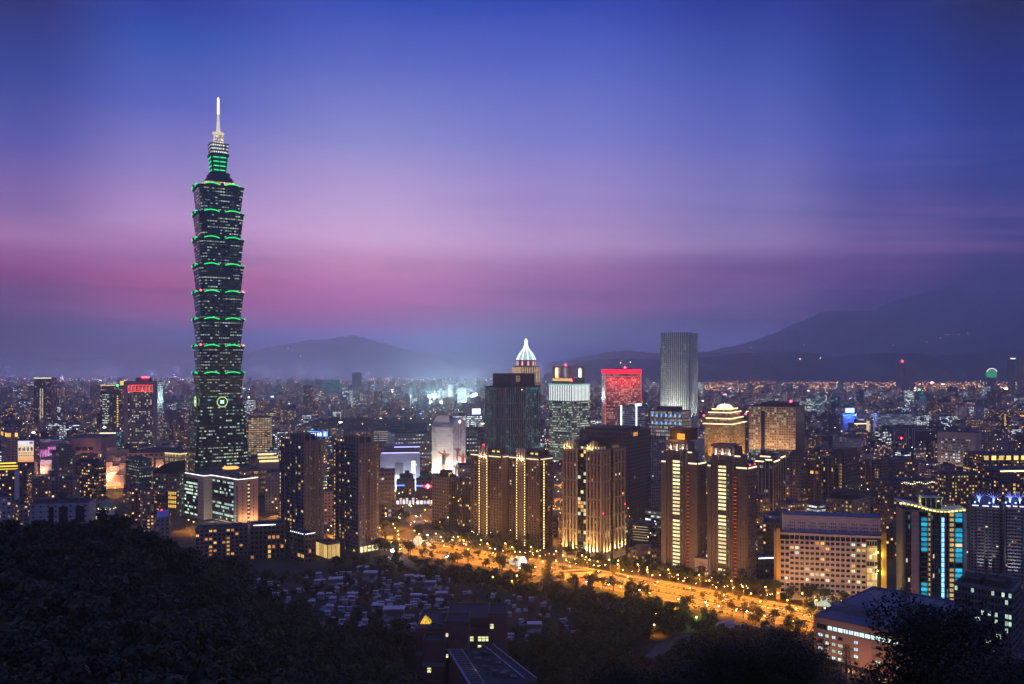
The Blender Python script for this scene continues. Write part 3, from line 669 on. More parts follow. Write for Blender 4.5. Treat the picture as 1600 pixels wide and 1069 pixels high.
FAC = [F_DK, F_DKN, F_GREY, F_PALE, F_TAN, F_PINK, F_BRN, F_OFF, F_GLS]

def S(name, label, x0, xc, x1, top, D, th, m, bay=3.4, fl=3.5, vb=None, ph=None, plant=4, cat='building', **k):
    B = Bld(name, label, cat, x0, xc, x1, top, D, th, vb=vb, ph=ph, **k)
    B.body(m, bay, fl)
    if plant: B.plant(plant)
    return B
# --- far left
B = S('office_tower', 'slim dark tower with one glowing cream line along its roof, farthest left', 53, 53, 80, 591, 2300, 8, F_DKN, vb=655, ph='the slim roof-lit tower', b=40)
B.strip('roof_light', 'R', 0, B.a, B.h - 1, emis('roof_line_cream', (1, .9, .55), 1.5), 2.5, 1.2)
for px in (63, 66.5): B.dots('stair_light', 'R', B.sR(px), B.h * .12, B.h * .78, 24, 2.6, 2, WIN_W)
B = S('office_tower', 'dark twin-slab office tower with lit left corner, left of the red-crowned tower', 152, 157, 194, 603, 1900, 12, F_DK, vb=668, ph='the dark twin-slab tower')
B.strip('roof_light', 'R', 0, B.a * .62, B.h + .4, emis('roof_line_yellow', (1, .8, .3), 1.2), 1.6, 1)
mb = MB(); B.fb(mb, 'R', B.a * .82, B.a, -8, -1, B.h, B.h + 11); B.part('roof_sign', mb, emis('sign_gold', (1, .65, .12), 1.1, vary=.4))
mb = MB(); mb.octa((B.a * .72, -2, B.h + 1), 3); B.part('beacon', mb, emis('beacon_green', (.05, 1, .3), 5))
mb = MB()
for r_ in range(17):
    for k in range(6):
        if rnd.random() < .6: B.fb(mb, 'R', 4 + k * 2.4, 6 + k * 2.4, .03, .2, B.h * .1 + r_ * 5.2, B.h * .1 + r_ * 5.2 + 2)
B.part('lit_office_strip', mb, WIN_G)
B.dots('stair_light', 'R', B.a * .72, B.h * .2, B.h * .82, 14, 3, 3, WIN_Y); 
B = S('office_tower', 'beige concrete office tower with red-lit crown of square openings', 194, 194, 246, 597, 1600, 5, facade('f_redcrown', (.3, .2, .17), (.03, .02, .02), .62, .6, .22, [(0, (1, .85, .55)), (.5, (1, .95, .75))], .9, .75, fixed=True), 3.3, 3.6, vb=697, ph='the red-crowned tower', plant=0, b=34)
H = B.h; mb = MB(); pw = B.a * .12
B.fb(mb, 'R', 0, pw, .02, 3, 0, H); B.fb(mb, 'R', B.a - pw, B.a, .02, 3, 0, H); B.fb(mb, 'R', pw, B.a - pw, .02, 3, H - 5, H)
B.part('frame', mb, mat('redcrown_frame', (.42, .27, .22), .8))
mb = MB(); mb2 = MB()
for k in range(8):
    s0 = pw + (B.a - 2 * pw) * k / 7; B.fb(mb, 'R', s0 - .5, s0 + .5, .1, 1.2, H - 18, H - 6)
for zz in (H - 18, H - 6.6): B.fb(mb, 'R', pw, B.a - pw, .1, 1.4, zz, zz + 1)
B.part('crown_light', mb, emis('crown_red', (1, .05, .05), 2.2, True))
for k in range(7): s0 = pw + (B.a - 2 * pw) * k / 7; B.fb(mb2, 'R', s0 + 2.2, s0 + 5, .05, .3, H - 16, H - 9)
B.part('crown_opening', mb2, emis('crown_inner', (.9, .3, .25), .55, vary=.5))
B.pent(.32, .7, .2, .8, 8); mb = MB(); B.fb(mb, 'R', B.a * .5, B.a * .72, -6, -5, B.h + 8, B.h + 9.5); B.part('beacon', mb, BEACON)
B = S('glass_office', 'small glass block outlined by cream light frame, below the dark twin-slab tower', 156, 156, 181, 676, 1500, 5, F_GLS, vb=699, ph='the light-framed glass block', b=25, plant=0)
mb = MB(); B.fb(mb, 'R', 0, B.a, .1, 1, B.h - 2.2, B.h)
for s0 in (0, B.a - 2.2):
    for k in range(7): B.fb(mb, 'R', s0, s0 + 2.2, .1, 1, 1 + k * B.h / 7.4, 1 + k * B.h / 7.4 + 3)
B.part('light_frame', mb, emis('frame_cream', (1, .9, .6), 1.5)); B.strip('lit_floor', 'R', 3, B.a - 3, B.h * .45, emis('floor_cyan', (.5, .95, .9), 1), 2)
# exhibition hall, pink
pinkw = facade('f_exhibition', (.42, .25, .2), (.06, .03, .03), .5, .35, .25, WARM, .9, .4, fixed=True)
B = Bld('exhibition_hall', 'long blank pink exhibition hall with a row of dark upper openings', 'exhibition hall', 105, 105, 158, 685, 1300, 4, b=60, vb=712, ph='the pink exhibition hall'); B.body(mat('hall_pink', (.5, .3, .24), .85, var=.12), par=1.5)
mb = MB()
for k in range(3): s0 = B.sR(118 + k * 9.5); B.fb(mb, 'R', s0, s0 + 8, -.3, .1, B.z(704), B.z(698.5))
B.part('opening', mb, TRIMD); mb = MB()
for k in range(14): s0 = 2 + k * 3.6; B.fb(mb, 'R', s0, s0 + 1.4, .02, .15, B.z(714), B.z(710))
B.part('window', mb, WIN_W)
for k in (0, 1, 2): spot((8 + k * 16, -9, 2), (0, .35, 1), (1, .5, .3), 26000, 52, B.o)
B = Bld('conference_centre', 'stepped pale block washed in violet and pink light beside the pink exhibition hall', 'conference centre', 57, 60, 106, 687, 1270, 8, vb=735, ph='the violet-lit stepped block')
st_ = mat('stepped_wall', (.45, .38, .38), .8)
mb = MB()
for i, (u0, u1, v0, zt) in enumerate(((0, .35, .3, 687), (.3, .75, .35, 688), (.7, 1, .4, 690), (.3, .8, .15, 697), (.02, .4, .0, 703), (.35, .75, -.1, 708), (.1, .85, -.25, 718))):
    mb.box(u0 * B.a, u1 * B.a, v0 * B.b, B.b + i * .1, 0, B.z(zt), 0, 1)
B.part('wall', mb, [st_, ROOF])
mb = MB()
for k in range(4): s0 = B.a * (.03 + .1 * k); B.fb(mb, 'R', s0, s0 + 1.6, .02, .4, B.z(714), B.z(703))
for k in range(5): s0 = B.a * (.3 + .08 * k); B.fb(mb, 'R', s0, s0 + 2.6, -.14 * B.b, -.12 * B.b, B.z(703), B.z(699))
B.part('light_panel', mb, emis('panel_magenta', (1, .2, .75), .9, vary=.5))
for k, c_ in ((.12, (.8, .5, 1)), (.4, (.7, .6, 1)), (.65, (1, .45, .8))): spot((B.a * k, -B.b * .3 - 12, 2), (0, .4, 1), c_, 30000, 60, B.o)
point((B.a * .2, -B.b * .3 - 6, 6), (1, .5, .3), 14000, .5, B.o)
# billboard
B = S('billboard_building', 'block covered by a huge glowing white and orange advertising hoarding', 26, 27, 54, 688, 1250, 6, F_DKN, vb=722, ph='the glowing hoarding', plant=2)
t_ = bpy.data.materials.new('hoarding_print'); t_.use_nodes = True; t = NT(t_.node_tree)
g = t.n('ShaderNodeUVMap', uv_map='UVMap'); sp = t.n('ShaderNodeSeparateXYZ'); t.l(g.outputs[0], sp.inputs[0])
nz = t.n('ShaderNodeTexNoise'); t.l(g.outputs[0], nz.inputs[0]); nz.inputs['Scale'].default_value = 3
c_ = t.ramp(t.m('ADD', sp.outputs[1], t.m('MULTIPLY_ADD', nz.outputs[0], .3, -.15)), [(0, (1, .4, .12)), (.3, (1, .62, .35)), (.75, (1, .8, .6)), (.84, (1, .9, .8)), (.86, (1, .95, 1)), (1, (.95, .95, 1))])
e = t.n('ShaderNodeEmission'); t.l(c_, e.inputs[0]); e.inputs[1].default_value = 1.0; o_ = t.n('ShaderNodeOutputMaterial'); t.l(e.outputs[0], o_.inputs[0])
mb = MB(); z0, z1 = B.z(722), B.z(689); mb.face(((1, -.6, z0), (B.a - 1, -.6, z0), (B.a - 1, -.6, z1), (1, -.6, z1)), 0, [(0, 0), (1, 0), (1, 1), (0, 1)]); mb.box(1, B.a - 1, -.58, -.1, z0, z1, 1)
hd = B.part('hoarding', mb, [t_, TRIMD])
mb = MB(); rr = random.Random(4)
for k in range(4):                                        # tall characters, then two smaller lines
    x = 2 + k * 5.4; zt = z0 + (z1 - z0) * .62
    for q in range(4): dx = rr.uniform(0, 3.2); mb.box(x + dx, x + dx + .7, -.75, -.62, zt - 3, zt + rr.uniform(1, 3))
    for q in range(3): zz = zt + rr.uniform(-2.5, 2.5); mb.box(x, x + 3.8, -.74, -.63, zz, zz + .6)
for row, n in ((.42, 6), (.3, 7)):
    for k in range(n): x = 2.5 + k * 3.1; zz = z0 + (z1 - z0) * row; mb.box(x, x + 2, -.75, -.62, zz, zz + .6); mb.box(x + .7, x + 1.3, -.75, -.62, zz - 1.2, zz + 1.1)
mb.build('hoarding_letters', mat('hoarding_ink', (.12, .07, .04), .7), B.o)
mb = MB(); mb.box(B.a * .72, B.a - 2, -.76, -.62, z1 - 4.5, z1 - 1); mb.build('hoarding_badge', emis('badge_violet', (.4, .2, .9), .8), B.o)
B = S('apartment_tower', 'beige tower with amber-lit shouldered crown at the left edge', 2, 12, 28, 676, 1150, 40, facade('f_beige_grid', (.34, .27, .2), ww=.6, wh=.45, frac=.08, cols=WARM, st=.8), 3.6, 3.6, vb=722, ph='the beige tower with amber crown', plant=0)
B.pent(.25, .8, .25, .8, 6, BEIGE)
for f_ in 'RL':
    mb = MB(); L_ = B.ln(f_)
    for s0, s1 in ((.02, .3), (.7, .98)): B.fb(mb, f_, L_ * s0, L_ * s1, .05, .6, B.h - 6, B.h - 1)
    B.part('crown_light', mb, emis('crown_amber', (1, .55, .12), 1.3, vary=.4))
B = S('apartment_block', 'brown apartment block with a yellow-lit double cornice at the left edge', -20, -14, 29, 735, 900, 20, F_BRN, vb=785, ph='the yellow-corniced block', plant=0)
for k, (i_, zz) in enumerate(((0, 732), (.12, 728), (.25, 723.5))):
    mb = MB(); x0, x1, y0, y1 = B.a * i_ * .6, B.a * (1 - i_ * .6), B.b * i_, B.b * (1 - i_); zt = Z(zz, 905); mb.box(x0, x1, y0, y1, B.h + (.01 if k == 0 else 0), zt); lv = B.part('upper_storey', mb, BRN)
    mb = MB(); r2 = random.Random(k)
    mb.box(x0 - .8, x1 + .8, y0 - .8, y0 - .05, zt - 1.2, zt); mb.box(x0 - .8, x0 - .05, y0, y1, zt - 1.2, zt)
    B.part('cornice_light', mb, emis('cornice_yellow', (1, .72, .08), 1.5, vary=.5))
mb = MB(); s0, s1 = B.sR(23), B.sR(30)
for k in range(9): pass
B = S('apartment_block', 'dark brown slab with one white column of balconies, beside the yellow-corniced block', 22, 23, 42, 735.5, 880, 16, F_BRN, vb=786, ph=None, plant=3)
mb = MB(); B.fb(mb, 'R', 0, B.a * .38, .02, .8, 0, B.h); B.part('balcony_column', mb, facade('f_whitecol', (.5, .5, .5), ww=.5, wh=.4, frac=.05), None)
S('apartment_block', 'reddish tan block with blank side wall, right of the white balcony column', 52, 60, 75, 750.6, 820, 50, F_TAN, vb=785)
S('apartment_block', 'grey-brown stepped block behind the round dark dome', 75, 80, 97, 740, 850, 40, F_GREY, vb=768)
S('apartment_block', 'low tan block with a bright roof rim, left of the brown balcony tower', 93, 93, 114, 752, 830, 12, F_TAN, vb=772, b=22)
B = S('stepped_tower', 'olive-beige stepped tower in front of the pink exhibition hall', 81, 92, 118, 709, 1050, 40, facade('f_olive', (.22, .2, .15), ww=.5, wh=.5, frac=.1, cols=COOL, st=.8), vb=738, ph='the olive stepped tower', plant=2)
B.pent(.2, .85, .15, .9, Z(696, 1060) - B.h, facade('f_olive', (0, 0, 0)), uvs=(3.4, 3.5))
B = S('apartment_tower', 'dark brown apartment tower with stacked grey balconies and scattered lit rooms', 118, 150, 166, 725, 950, 62, F_DK, 3.4, 3.3, vb=781, ph='the dark balcony tower', plant=0)
mb = MB(); nfl = int(B.h / 3.3)
for r_ in range(2, nfl):
    for s0 in (.05, .55): B.fb(mb, 'R', B.a * s0, B.a * (s0 + .38), .02, 1.2, r_ * 3.3, r_ * 3.3 + 1)
    for s0 in (.1, .42, .72): B.fb(mb, 'L', B.b * s0, B.b * (s0 + .2), .02, 1.2, r_ * 3.3, r_ * 3.3 + 1)
B.part('balcony', mb, mat('balcony_brown', (.16, .12, .11), .8)); B.pent(.1, .7, .2, .9, 4.5, BRND)
B = S('office_tower', 'dark green-glass tower with a low pyramid cap and dotted lit rooms', 196.5, 217, 237, 719, 1000, 45, facade('f_greentower', (.07, .075, .07), ww=.5, wh=.4, frac=.35, cols=COOL, st=.7), 3, 3.6, vb=758, ph='the pyramid-capped tower', plant=0)
mb = MB(); q = [(0, 0), (B.a, 0), (B.a, B.b), (0, B.b)]; c_ = (B.a / 2, B.b / 2); mb.prism(q, [(c_[0] + (x - c_[0]) * .15, c_[1] + (y - c_[1]) * .15) for x, y in q], B.h + .02, Z(713, 1010), 0); B.part('roof_cap', mb, TRIMD)
# mall, warm stacked boxes
B = Bld('shopping_mall', 'pile of pink-lit stacked boxes forming a shopping mall with an orange glowing foot', 'shopping mall', 160, 164, 197, 704, 1120, 14, vb=768, ph='the stacked pink mall')
mb = MB(); rr = random.Random(7)
for k, (u0, u1, v0, zt) in enumerate(((0, .5, .4, 700), (.4, 1, .45, 704), (.1, .45, .2, 712), (.4, .75, .15, 716), (.7, 1, .2, 713), (0, .35, .0, 722), (.35, .7, -.05, 728), (.66, .98, 0, 724), (.1, .6, -.2, 738), (.5, .95, -.25, 742))): mb.box(u0 * B.a, u1 * B.a, v0 * B.b, B.b + k * .11, 0, B.z(zt), 0, 1)
B.part('wall', mb, [mat('mall_pink', (.5, .36, .3), .85, var=.12), ROOF])
for k in range(7): x = B.a * rr.uniform(.05, .95); point((x, -B.b * .3 - rr.uniform(1, 7), rr.choice((4, 14, 22))), (1, .5, .27), 4200, .5, B.o)
for k in range(5): spot((B.a * (.1 + .2 * k), -B.b * .1 - 5, B.z(745)), (0, .3, 1), (1, .6, .4), 4500, 48, B.o)
mb = MB(); mb.box(-4, B.a * 1.1, -B.b * .35, -B.b * .3, 0.05, 3.2); B.part('shop_front', mb, emis('shop_orange', (1, .3, .06), 1.6, vary=.5))
B = Bld('exhibition_hall', 'broad low hall with a dark curved roof, behind the stacked pink mall', 'exhibition hall', 193, 200, 296, 708, 1230, 12, vb=735, ph='the curved-roof hall')
B.body(facade('f_hall2', (.4, .3, .25), (.05, .04, .04), .5, .45, .2, WARM, .8), 7, 7)
mb = MB(); n = 10
for k in range(n):
    a, b = k / n, (k + 1) / n; za, zb_ = [B.h + .3 + 11 * math.sin(math.pi * (.12 + .76 * q)) - 4 for q in (a, b)]
    mb.hexa([(-3 + a * (B.a + 6), -3, B.h + .1), (-3 + b * (B.a + 6), -3, B.h + .1), (-3 + b * (B.a + 6), B.b + 3, B.h + .1), (-3 + a * (B.a + 6), B.b + 3, B.h + .1), (-3 + a * (B.a + 6), 6, za), (-3 + b * (B.a + 6), 6, zb_), (-3 + b * (B.a + 6), B.b - 6, zb_), (-3 + a * (B.a + 6), B.b - 6, za)])
B.part('roof', mb, mat('slate_roof', (.035, .04, .055), .6, var=.2))
mb = MB()
for k in range(4): mb.box(B.a * (.3 + .16 * k), B.a * (.42 + .16 * k), -7 + k, -.1, 0, B.h * (.85 - .12 * (k % 2)), 0, 1)
B.part('annex', mb, [mat('mall_pink', (0, 0, 0)), ROOF])
for k in range(4): point((B.a * (.3 + .2 * k), -9, 8), (1, .55, .3), 16000, .5, B.o)
B = S('arcade_building', 'small classical block flooded in yellow light left of the supertall tower', 258, 281, 291.5, 709, 1150, 60, facade('f_yellowclassic', (.45, .36, .2), (.3, .25, .15), .45, .6, 1.2, [(0, (1, .75, .3)), (.6, (1, .85, .5))], .8, .2, fixed=True), 3.2, 6, vb=723, ph='the yellow classical block', plant=0)
mb = MB()
for f_ in 'RL': B.fb(mb, f_, 0, B.ln(f_), .05, .9, B.h - 1.2, B.h + .3)
B.part('cornice', mb, emis('cornice_cream', (1, .8, .4), 1.2))
B = S('office_block', 'dark office wing with black curved roof and a glowing yellow lobby', 239, 280.5, 290, 741, 905, 72, facade('f_darkwing', (.13, .1, .08), ww=.5, wh=.4, frac=.22, cols=COOL, st=.7, fixed=True), 3.4, 4, vb=800, ph='the black-roofed wing', plant=0)
mb = MB(); n = 8
for k in range(n):
    a, b = k / n, (k + 1) / n
    za, zb_ = [2 + 12 * math.sin(math.pi / 2 * (1 - q)) for q in (a, b)]
    mb.hexa([(-1, B.b * a, B.h + .1), (B.a, B.b * a, B.h + .1), (B.a, B.b * b, B.h + .1), (-1, B.b * b, B.h + .1), (-1, B.b * a, B.h + za), (B.a, B.b * a, B.h + za), (B.a, B.b * b, B.h + zb_), (-1, B.b * b, B.h + zb_)])
B.part('roof', mb, mat('black_roof', (.012, .012, .013), .7))
mb = MB(); s0, s1 = B.sL(256), B.sL(276)
for r_ in range(4): B.fb(mb, 'L', s0, s1, .05, .4, B.z(794) + r_ * 4.6, B.z(794) + r_ * 4.6 + 3)
B.part('lit_lobby', mb, emis('lobby_yellow', (1, .6, .1), 1.1, vary=.4))
mb = MB()
for k in range(7): s_ = s0 + (s1 - s0) * k / 6; B.fb(mb, 'L', s_ - .3, s_ + .3, .4, .6, B.z(795), B.z(770))
B.part('lobby_mullion', mb, TRIMD)
# podium mall at the foot of the supertall tower
B = S('shopping_mall', 'dark podium mall with yellow-lit cornices at the foot of the supertall tower', 316, 330, 452, 737, 1035, 20, facade('f_podium', (.16, .14, .12), (.03, .03, .03), .8, .5, .5, WARM, .8, .5), 6, 6, vb=742, ph='the podium mall', plant=6, b=45)
for k, (px0, px1, py) in enumerate(((404, 428, 712), (404, 434, 717), (406, 436, 722))):
    s0, s1 = B.sR(px0), B.sR(px1); mb = MB(); mb.box(s0, s1, 10 + k * -4, 30, B.h, B.z(py) , 0); B.part('upper_level', mb, BEIGE)
    mb = MB(); mb.box(s0 - .5, s1 + .5, 9.2 - 4 * k, 9.9 - 4 * k, B.z(py) - 2.6, B.z(py) - .4); B.part('cornice_light', mb, emis('cornice_warm', (1, .78, .35), 1.4, vary=.5))
mb = MB(); mb.lathe([(0, 0), (9, .4), (10, 1.6), (8, 2.6), (0, 3)], 20, (B.sR(361), 12, B.h + 1)); B.part('roof_lamp', mb, emis('oval_orange', (1, .38, .1), 2.2, True))
# --- centre, behind the two dark apartment towers
B = S('hotel', 'warm beige hotel with glowing rows of balconies right of the supertall tower', 386, 388, 422, 653, 1350, 10, F_HOT, 4, 3.4, vb=704, ph='the glowing beige hotel', b=30)
B = S('office_block', 'dark block carrying a bright blue and white roof sign', 470, 500, 511, 684, 1000, 68, F_GREY, vb=692, ph='the blue roof-sign block', plant=2)
mb = MB(); B.fb(mb, 'L', B.sL(481), B.sL(509), -4, -3, Z(681.5, 1010), Z(673.5, 1010)); sg = B.part('roof_sign', mb, emis('sign_blue', (.06, .22, 1), 3.2, True))
mb = MB(); s0, s1 = B.sL(482), B.sL(508); rr = random.Random(5)
for k in range(7): x = s0 + (s1 - s0) * (k + .2) / 7; zc = Z(677.5, 1010); B.fb(mb, 'L', x, x + 1.9, -2.95, -2.7, zc - 1.6, zc - .9); B.fb(mb, 'L', x + .6, x + 1.2, -2.95, -2.7, zc - 1.6, zc + 1.7); B.fb(mb, 'L', x + .2, x + 1.7, -2.95, -2.7, zc + .7, zc + 1.3)
B.part('sign_lettering', mb, emis('sign_letters', (1, .85, .95), 3.5))
B = S('exhibition_hall', 'beige hall with slatted corner tower, behind the white neon-edged store', 578, 580, 668, 672, 1400, 14, facade('f_halltan', (.33, .25, .2), ww=.5, wh=.4, frac=.1, cols=WARM, st=.7), 6, 6, vb=690, ph='the rear exhibition hall', cat='exhibition hall', b=60)
mb = MB()
for k in range(5): B.fb(mb, 'R', 4, B.a * .3, .05, .3, B.h - 4 - k * 3.6, B.h - 2.6 - k * 3.6)
B.part('louvre', mb, emis('louvre_light', (.9, .8, .75), .35)); B.pent(.6, 1, .1, .6, 9)
B = S('exhibition_hall', 'broad beige hall with rows of small lit windows, left of the poster tower', 606, 617, 676, 678, 1250, 20, facade('f_halltan2', (.34, .26, .21), ww=.45, wh=.35, frac=.4, cols=WHITE, st=.9, row=.7, fixed=True), 4.5, 5.5, vb=708, ph='the front exhibition hall', cat='exhibition hall', plant=5)
mb = MB(); B.fb(mb, 'L', 1, B.b - 1, .05, .4, B.h - 26, B.h - 3); B.part('poster', mb, mat('poster_pale', (.6, .62, .58), .6, var=.4, scale=.1))
B = S('exhibition_hall', 'dark end of the exhibition halls with white window rows, right of the poster tower', 722, 724, 760, 672, 1210, 10, facade('f_hallend', (.18, .15, .15), ww=.5, wh=.35, frac=.5, cols=WHITE, st=.9, row=.9, fixed=True), 4, 5.5, vb=720, ph=None, cat='exhibition hall', b=40)
mb = MB(); B.fb(mb, 'R', B.sR(754), B.sR(758), .1, .8, B.z(703), B.z(694)); B.part('shop_sign', mb, emis('sign_red', (1, .05, .08), 2))
B = S('office_block', 'blue-lit office with a glowing white and blue roof board, left of the dark piered tower', 727, 730, 753, 650, 1720, 12, F_OFF, 3.6, 3.6, vb=667, ph='the blue-board office', b=26)
mb = MB(); B.fb(mb, 'R', B.sR(738), B.sR(751), -3, -1, B.z(647.5), B.z(639)); B.part('roof_sign', mb, emis('board_bluewhite', (.5, .66, 1), 3.5, True))
B = Bld('department_store', 'white store with violet neon edges and curved dark roof, behind the right dark apartment tower', 'store', 592, 594, 656, 709, 1080, 8, vb=742, ph='the neon-edged white store', b=40)
B.body(mat('store_white', (.5, .52, .58), .6), name='wall')
mb = MB(); mb.box(B.a * .1, B.a * .85, 4, B.b, B.h + 1, B.z(698)); B.part('upper_storey', mb, mat('store_roof', (.05, .05, .07), .5))
for px0, px1, py in ((596, 655, 708.5), (616, 656, 699.5)): B.strip('neon_edge', 'R', B.sR(px0), B.sR(px1), B.z(py), L_PURP, .9, .9)
mb = MB(); B.fb(mb, 'R', B.sR(643), B.sR(649), .05, .6, B.z(741), B.z(721)); B.part('lit_panel', mb, emis('panel_white', (.95, .95, 1), 1.8))
mb = MB(); B.fb(mb, 'R', B.sR(617), B.sR(630), .05, .3, B.z(742), B.z(724)); B.part('entrance', mb, F_OFFL)
for k in (.25, .55, .8): point((B.a * k, -8, 7), (.75, .8, 1), 22000, .5, B.o)
# poster tower: twin round-headed slabs wrapped with a giant print
B = Bld('poster_tower', 'pale twin-arched tower wrapped in giant sepia figure posters with a green foot band', 'department store', 674.5, 708, 727.5, 668, 1090, 52, vb=733, ph='the poster tower')
tp = bpy.data.materials.new('wrap_print'); tp.use_nodes = True; t = NT(tp.node_tree)
g = t.n('ShaderNodeTexCoord'); sp = t.n('ShaderNodeSeparateXYZ'); t.l(g.outputs['Object'], sp.inputs[0]); nz = t.n('ShaderNodeTexNoise'); t.l(g.outputs['Object'], nz.inputs[0]); nz.inputs['Scale'].default_value = .11; nz.inputs['Detail'].default_value = 5
zz = t.m('DIVIDE', sp.outputs[2], B.h); lines = t.m('MULTIPLY_ADD', t.m('SINE', t.m('MULTIPLY', sp.outputs[2], 2.1)), .06, .95)
c_ = t.mix(t.m('MULTIPLY', t.m('GREATER_THAN', nz.outputs[0], .56), .55), (.66, .6, .56), (.42, .34, .3))
c_ = t.mix(t.m('LESS_THAN', zz, .2), c_, (.03, .2, .13)); v_ = t.n('ShaderNodeVectorMath', operation='SCALE'); t.l(c_, v_.inputs[0]); t.l(lines, v_.inputs[3])
b = t.n('ShaderNodeBsdfPrincipled'); t.l(v_.outputs[0], b.inputs[0]); b.inputs['Roughness'].default_value = .7; o_ = t.n('ShaderNodeOutputMaterial'); t.l(b.outputs[0], o_.inputs[0])
pale = mat('poster_stone', (.55, .52, .5), .7, var=.12); H = B.h
mb = MB(); mb.box(0, B.a, 0, B.b, 3, H, 0, 1); B.part('wall', mb, [tp, ROOF])
def arch(mb, B, face, s0, s1, z0, depth, n=12, m=0):
    """round-headed gable: a half barrel running back from the face"""
    r = (s1 - s0) / 2; c = (s0 + s1) / 2
    pf = [B.T(face, c - r * math.cos(math.pi * k / n), .15, z0 + r * math.sin(math.pi * k / n)) for k in range(n + 1)]
    pb = [B.T(face, c - r * math.cos(math.pi * k / n), -depth, z0 + r * math.sin(math.pi * k / n)) for k in range(n + 1)]
    mb.face(pf[::-1], m); mb.face(pb, m)
    for k in range(n): mb.face((pf[k], pf[k + 1], pb[k + 1], pb[k]), m)
mb = MB(); arch(mb, B, 'R', .1, B.a, H + .05, B.b * .55); B.part('round_gable', mb, pale)
mb = MB(); r_ = B.b * .42
n = 10; q0 = []; 
for k in range(n + 1): a = math.pi / 2 * k / n; q0.append((r_ * (1 - math.cos(a)), H + .05 + (Z(649, 1110) - B.zb - H) * math.sin(a)))
for k in range(n):
    (u0, z0), (u1, z1) = q0[k], q0[k + 1]
    mb.face(((B.a * .05, B.b - u0, z0), (B.a * .05, B.b - u1, z1), (B.a * .95, B.b - u1, z1), (B.a * .95, B.b - u0, z0)))
    mb.face(((B.a * .05, B.b * .2, z0), (B.a * .05, B.b * .2, z1), (B.a * .05, B.b - u1, z1), (B.a * .05, B.b - u0, z0)))
zt = q0[-1][1]; mb.face(((B.a * .05, B.b * .2, zt), (B.a * .95, B.b * .2, zt), (B.a * .95, B.b - r_, zt), (B.a * .05, B.b - r_, zt)))
B.part('rounded_roof', mb, pale)
mb = MB(); c = B.a / 2; mb.octa(B.T('R', c, .6, H + B.a * .28), 2.6); B.part('logo_lamp', mb, emis('logo_pink', (1, .75, .72), 2.5))
for px_, s_ in ((-2.2, 0), (2.2, 0)): B.strip('rib', 'R', c + px_ - .2, c + px_ + .2, H * .66, TRIM, H * .34 + 3, .3)
def fig(B, face, s0, z0, k, m1, m2):                       # a printed dancer: flat print on the wrap
    for nm, pts, m in (('printed_figure', [(0, 0), (1.2, 0), (1.7, 4.5), (2.6, 8), (5, 9.6), (4.8, 10.4), (2.4, 10), (1.9, 10.4), (2.1, 11.6), (1.2, 12.3), (.4, 11.6), (.6, 10.4), (-.4, 10.2), (-3, 11.4), (-3.2, 10.6), (-.6, 9), (-.4, 6), (-.9, 3)], m1), ('printed_dress', [(-.5, 4.4), (1.7, 4.4), (2, 8.6), (1.6, 9.8), (.2, 9.8), (-.6, 8.6)], m2)):
        mb = MB(); o = .2 if m is m1 else .26
        f = [B.T(face, s0 + x * k, o, z0 + y * k) for x, y in pts]; mb.face(f); mb.face([B.T(face, s0 + x * k, .02, z0 + y * k) for x, y in pts][::-1]); B.part(nm, mb, m)
skin = mat('print_skin', (.36, .16, .09), .7); drk = mat('print_dark', (.05, .035, .03), .7); red = mat('print_red', (.45, .05, .04), .7)
fig(B, 'L', B.b * .52, H * .28, 2.4, skin, drk); fig(B, 'R', B.a * .3, H * .46, 1.5, skin, skin); fig(B, 'R', B.a * .7, H * .3, 1.9, skin, red); fig(B, 'R', B.a * .2, H * .22, 1.3, drk, drk)
mb = MB(); mb.box(-6, B.a + 3, -4, B.b + 3, 0, 3.2, 0); B.part('lit_podium', mb, emis('podium_light', (1, .85, .6), 1.0, vary=.5))
for k in range(3): spot(B.T('L', B.b * (.15 + .35 * k), 16, 4), B.T('L', 0, -.5, 1.0) if False else (.42, 0, 1), (1, .86, .74), 120000, 75, B.o)
for k in range(2): spot((B.a * (.25 + .5 * k), -15, 4), (0, .42, 1), (1, .86, .8), 120000, 75, B.o)
point((-14, B.b * .7, 4), (.2, 1, .25), 26000, .5, B.o)
# shops by the car park
B = S('shop_row', 'low shops with blue strips of light and white fronts by the car park', 617, 619, 648, 754, 985, 6, F_DKN, vb=772, ph=None, cat='shop', b=26, plant=3)
B.strip('neon_edge', 'R', 0, B.a * .45, B.h - 4, L_BLUE, 1.2, .6); mb = MB()
for k in range(6): B.fb(mb, 'R', k * B.a / 6 + .5, (k + 1) * B.a / 6 - .5, .05, .4, .5, 4.5 + (k % 2) * 3)
B.part('lit_panel', mb, emis('shopfront_white', (1, .85, .9), 1.4, vary=.9))
B = S('shop_row', 'low shop with a red and white cross sign and blue neon beside the poster tower', 649, 650, 678, 752, 985, 5, F_DKN, vb=772, ph=None, cat='shop', b=26, plant=3)
B.strip('neon_edge', 'R', 0, B.a * .4, B.h - 6, L_BLUE, 1.4, .6)
mb = MB(); c = B.a * .66; zc = B.h - 6; p_ = [(c - 8, zc), (c, zc - 3.2), (c + 8, zc), (c, zc + 3.2)]; f = [B.T('R', x, .8, z) for x, z in p_]; mb.face(f); mb.face([B.T('R', x, .1, z) for x, z in p_][::-1]); B.part('lozenge_sign', mb, emis('lozenge_red', (.9, .03, .1), 1.3))
mb = MB(); B.fb(mb, 'R', c - 2.4, c + 2.4, .85, 1.1, zc - .6, zc + .6); B.fb(mb, 'R', c - .6, c + .6, .85, 1.12, zc - 2.2, zc + 2.2); B.part('cross', mb, emis('cross_white', (1, .95, 1), 3))
mb = MB()
for k in range(5): B.fb(mb, 'R', k * B.a / 5 + .5, (k + 1) * B.a / 5 - .5, .05, .4, .5, 4.5)
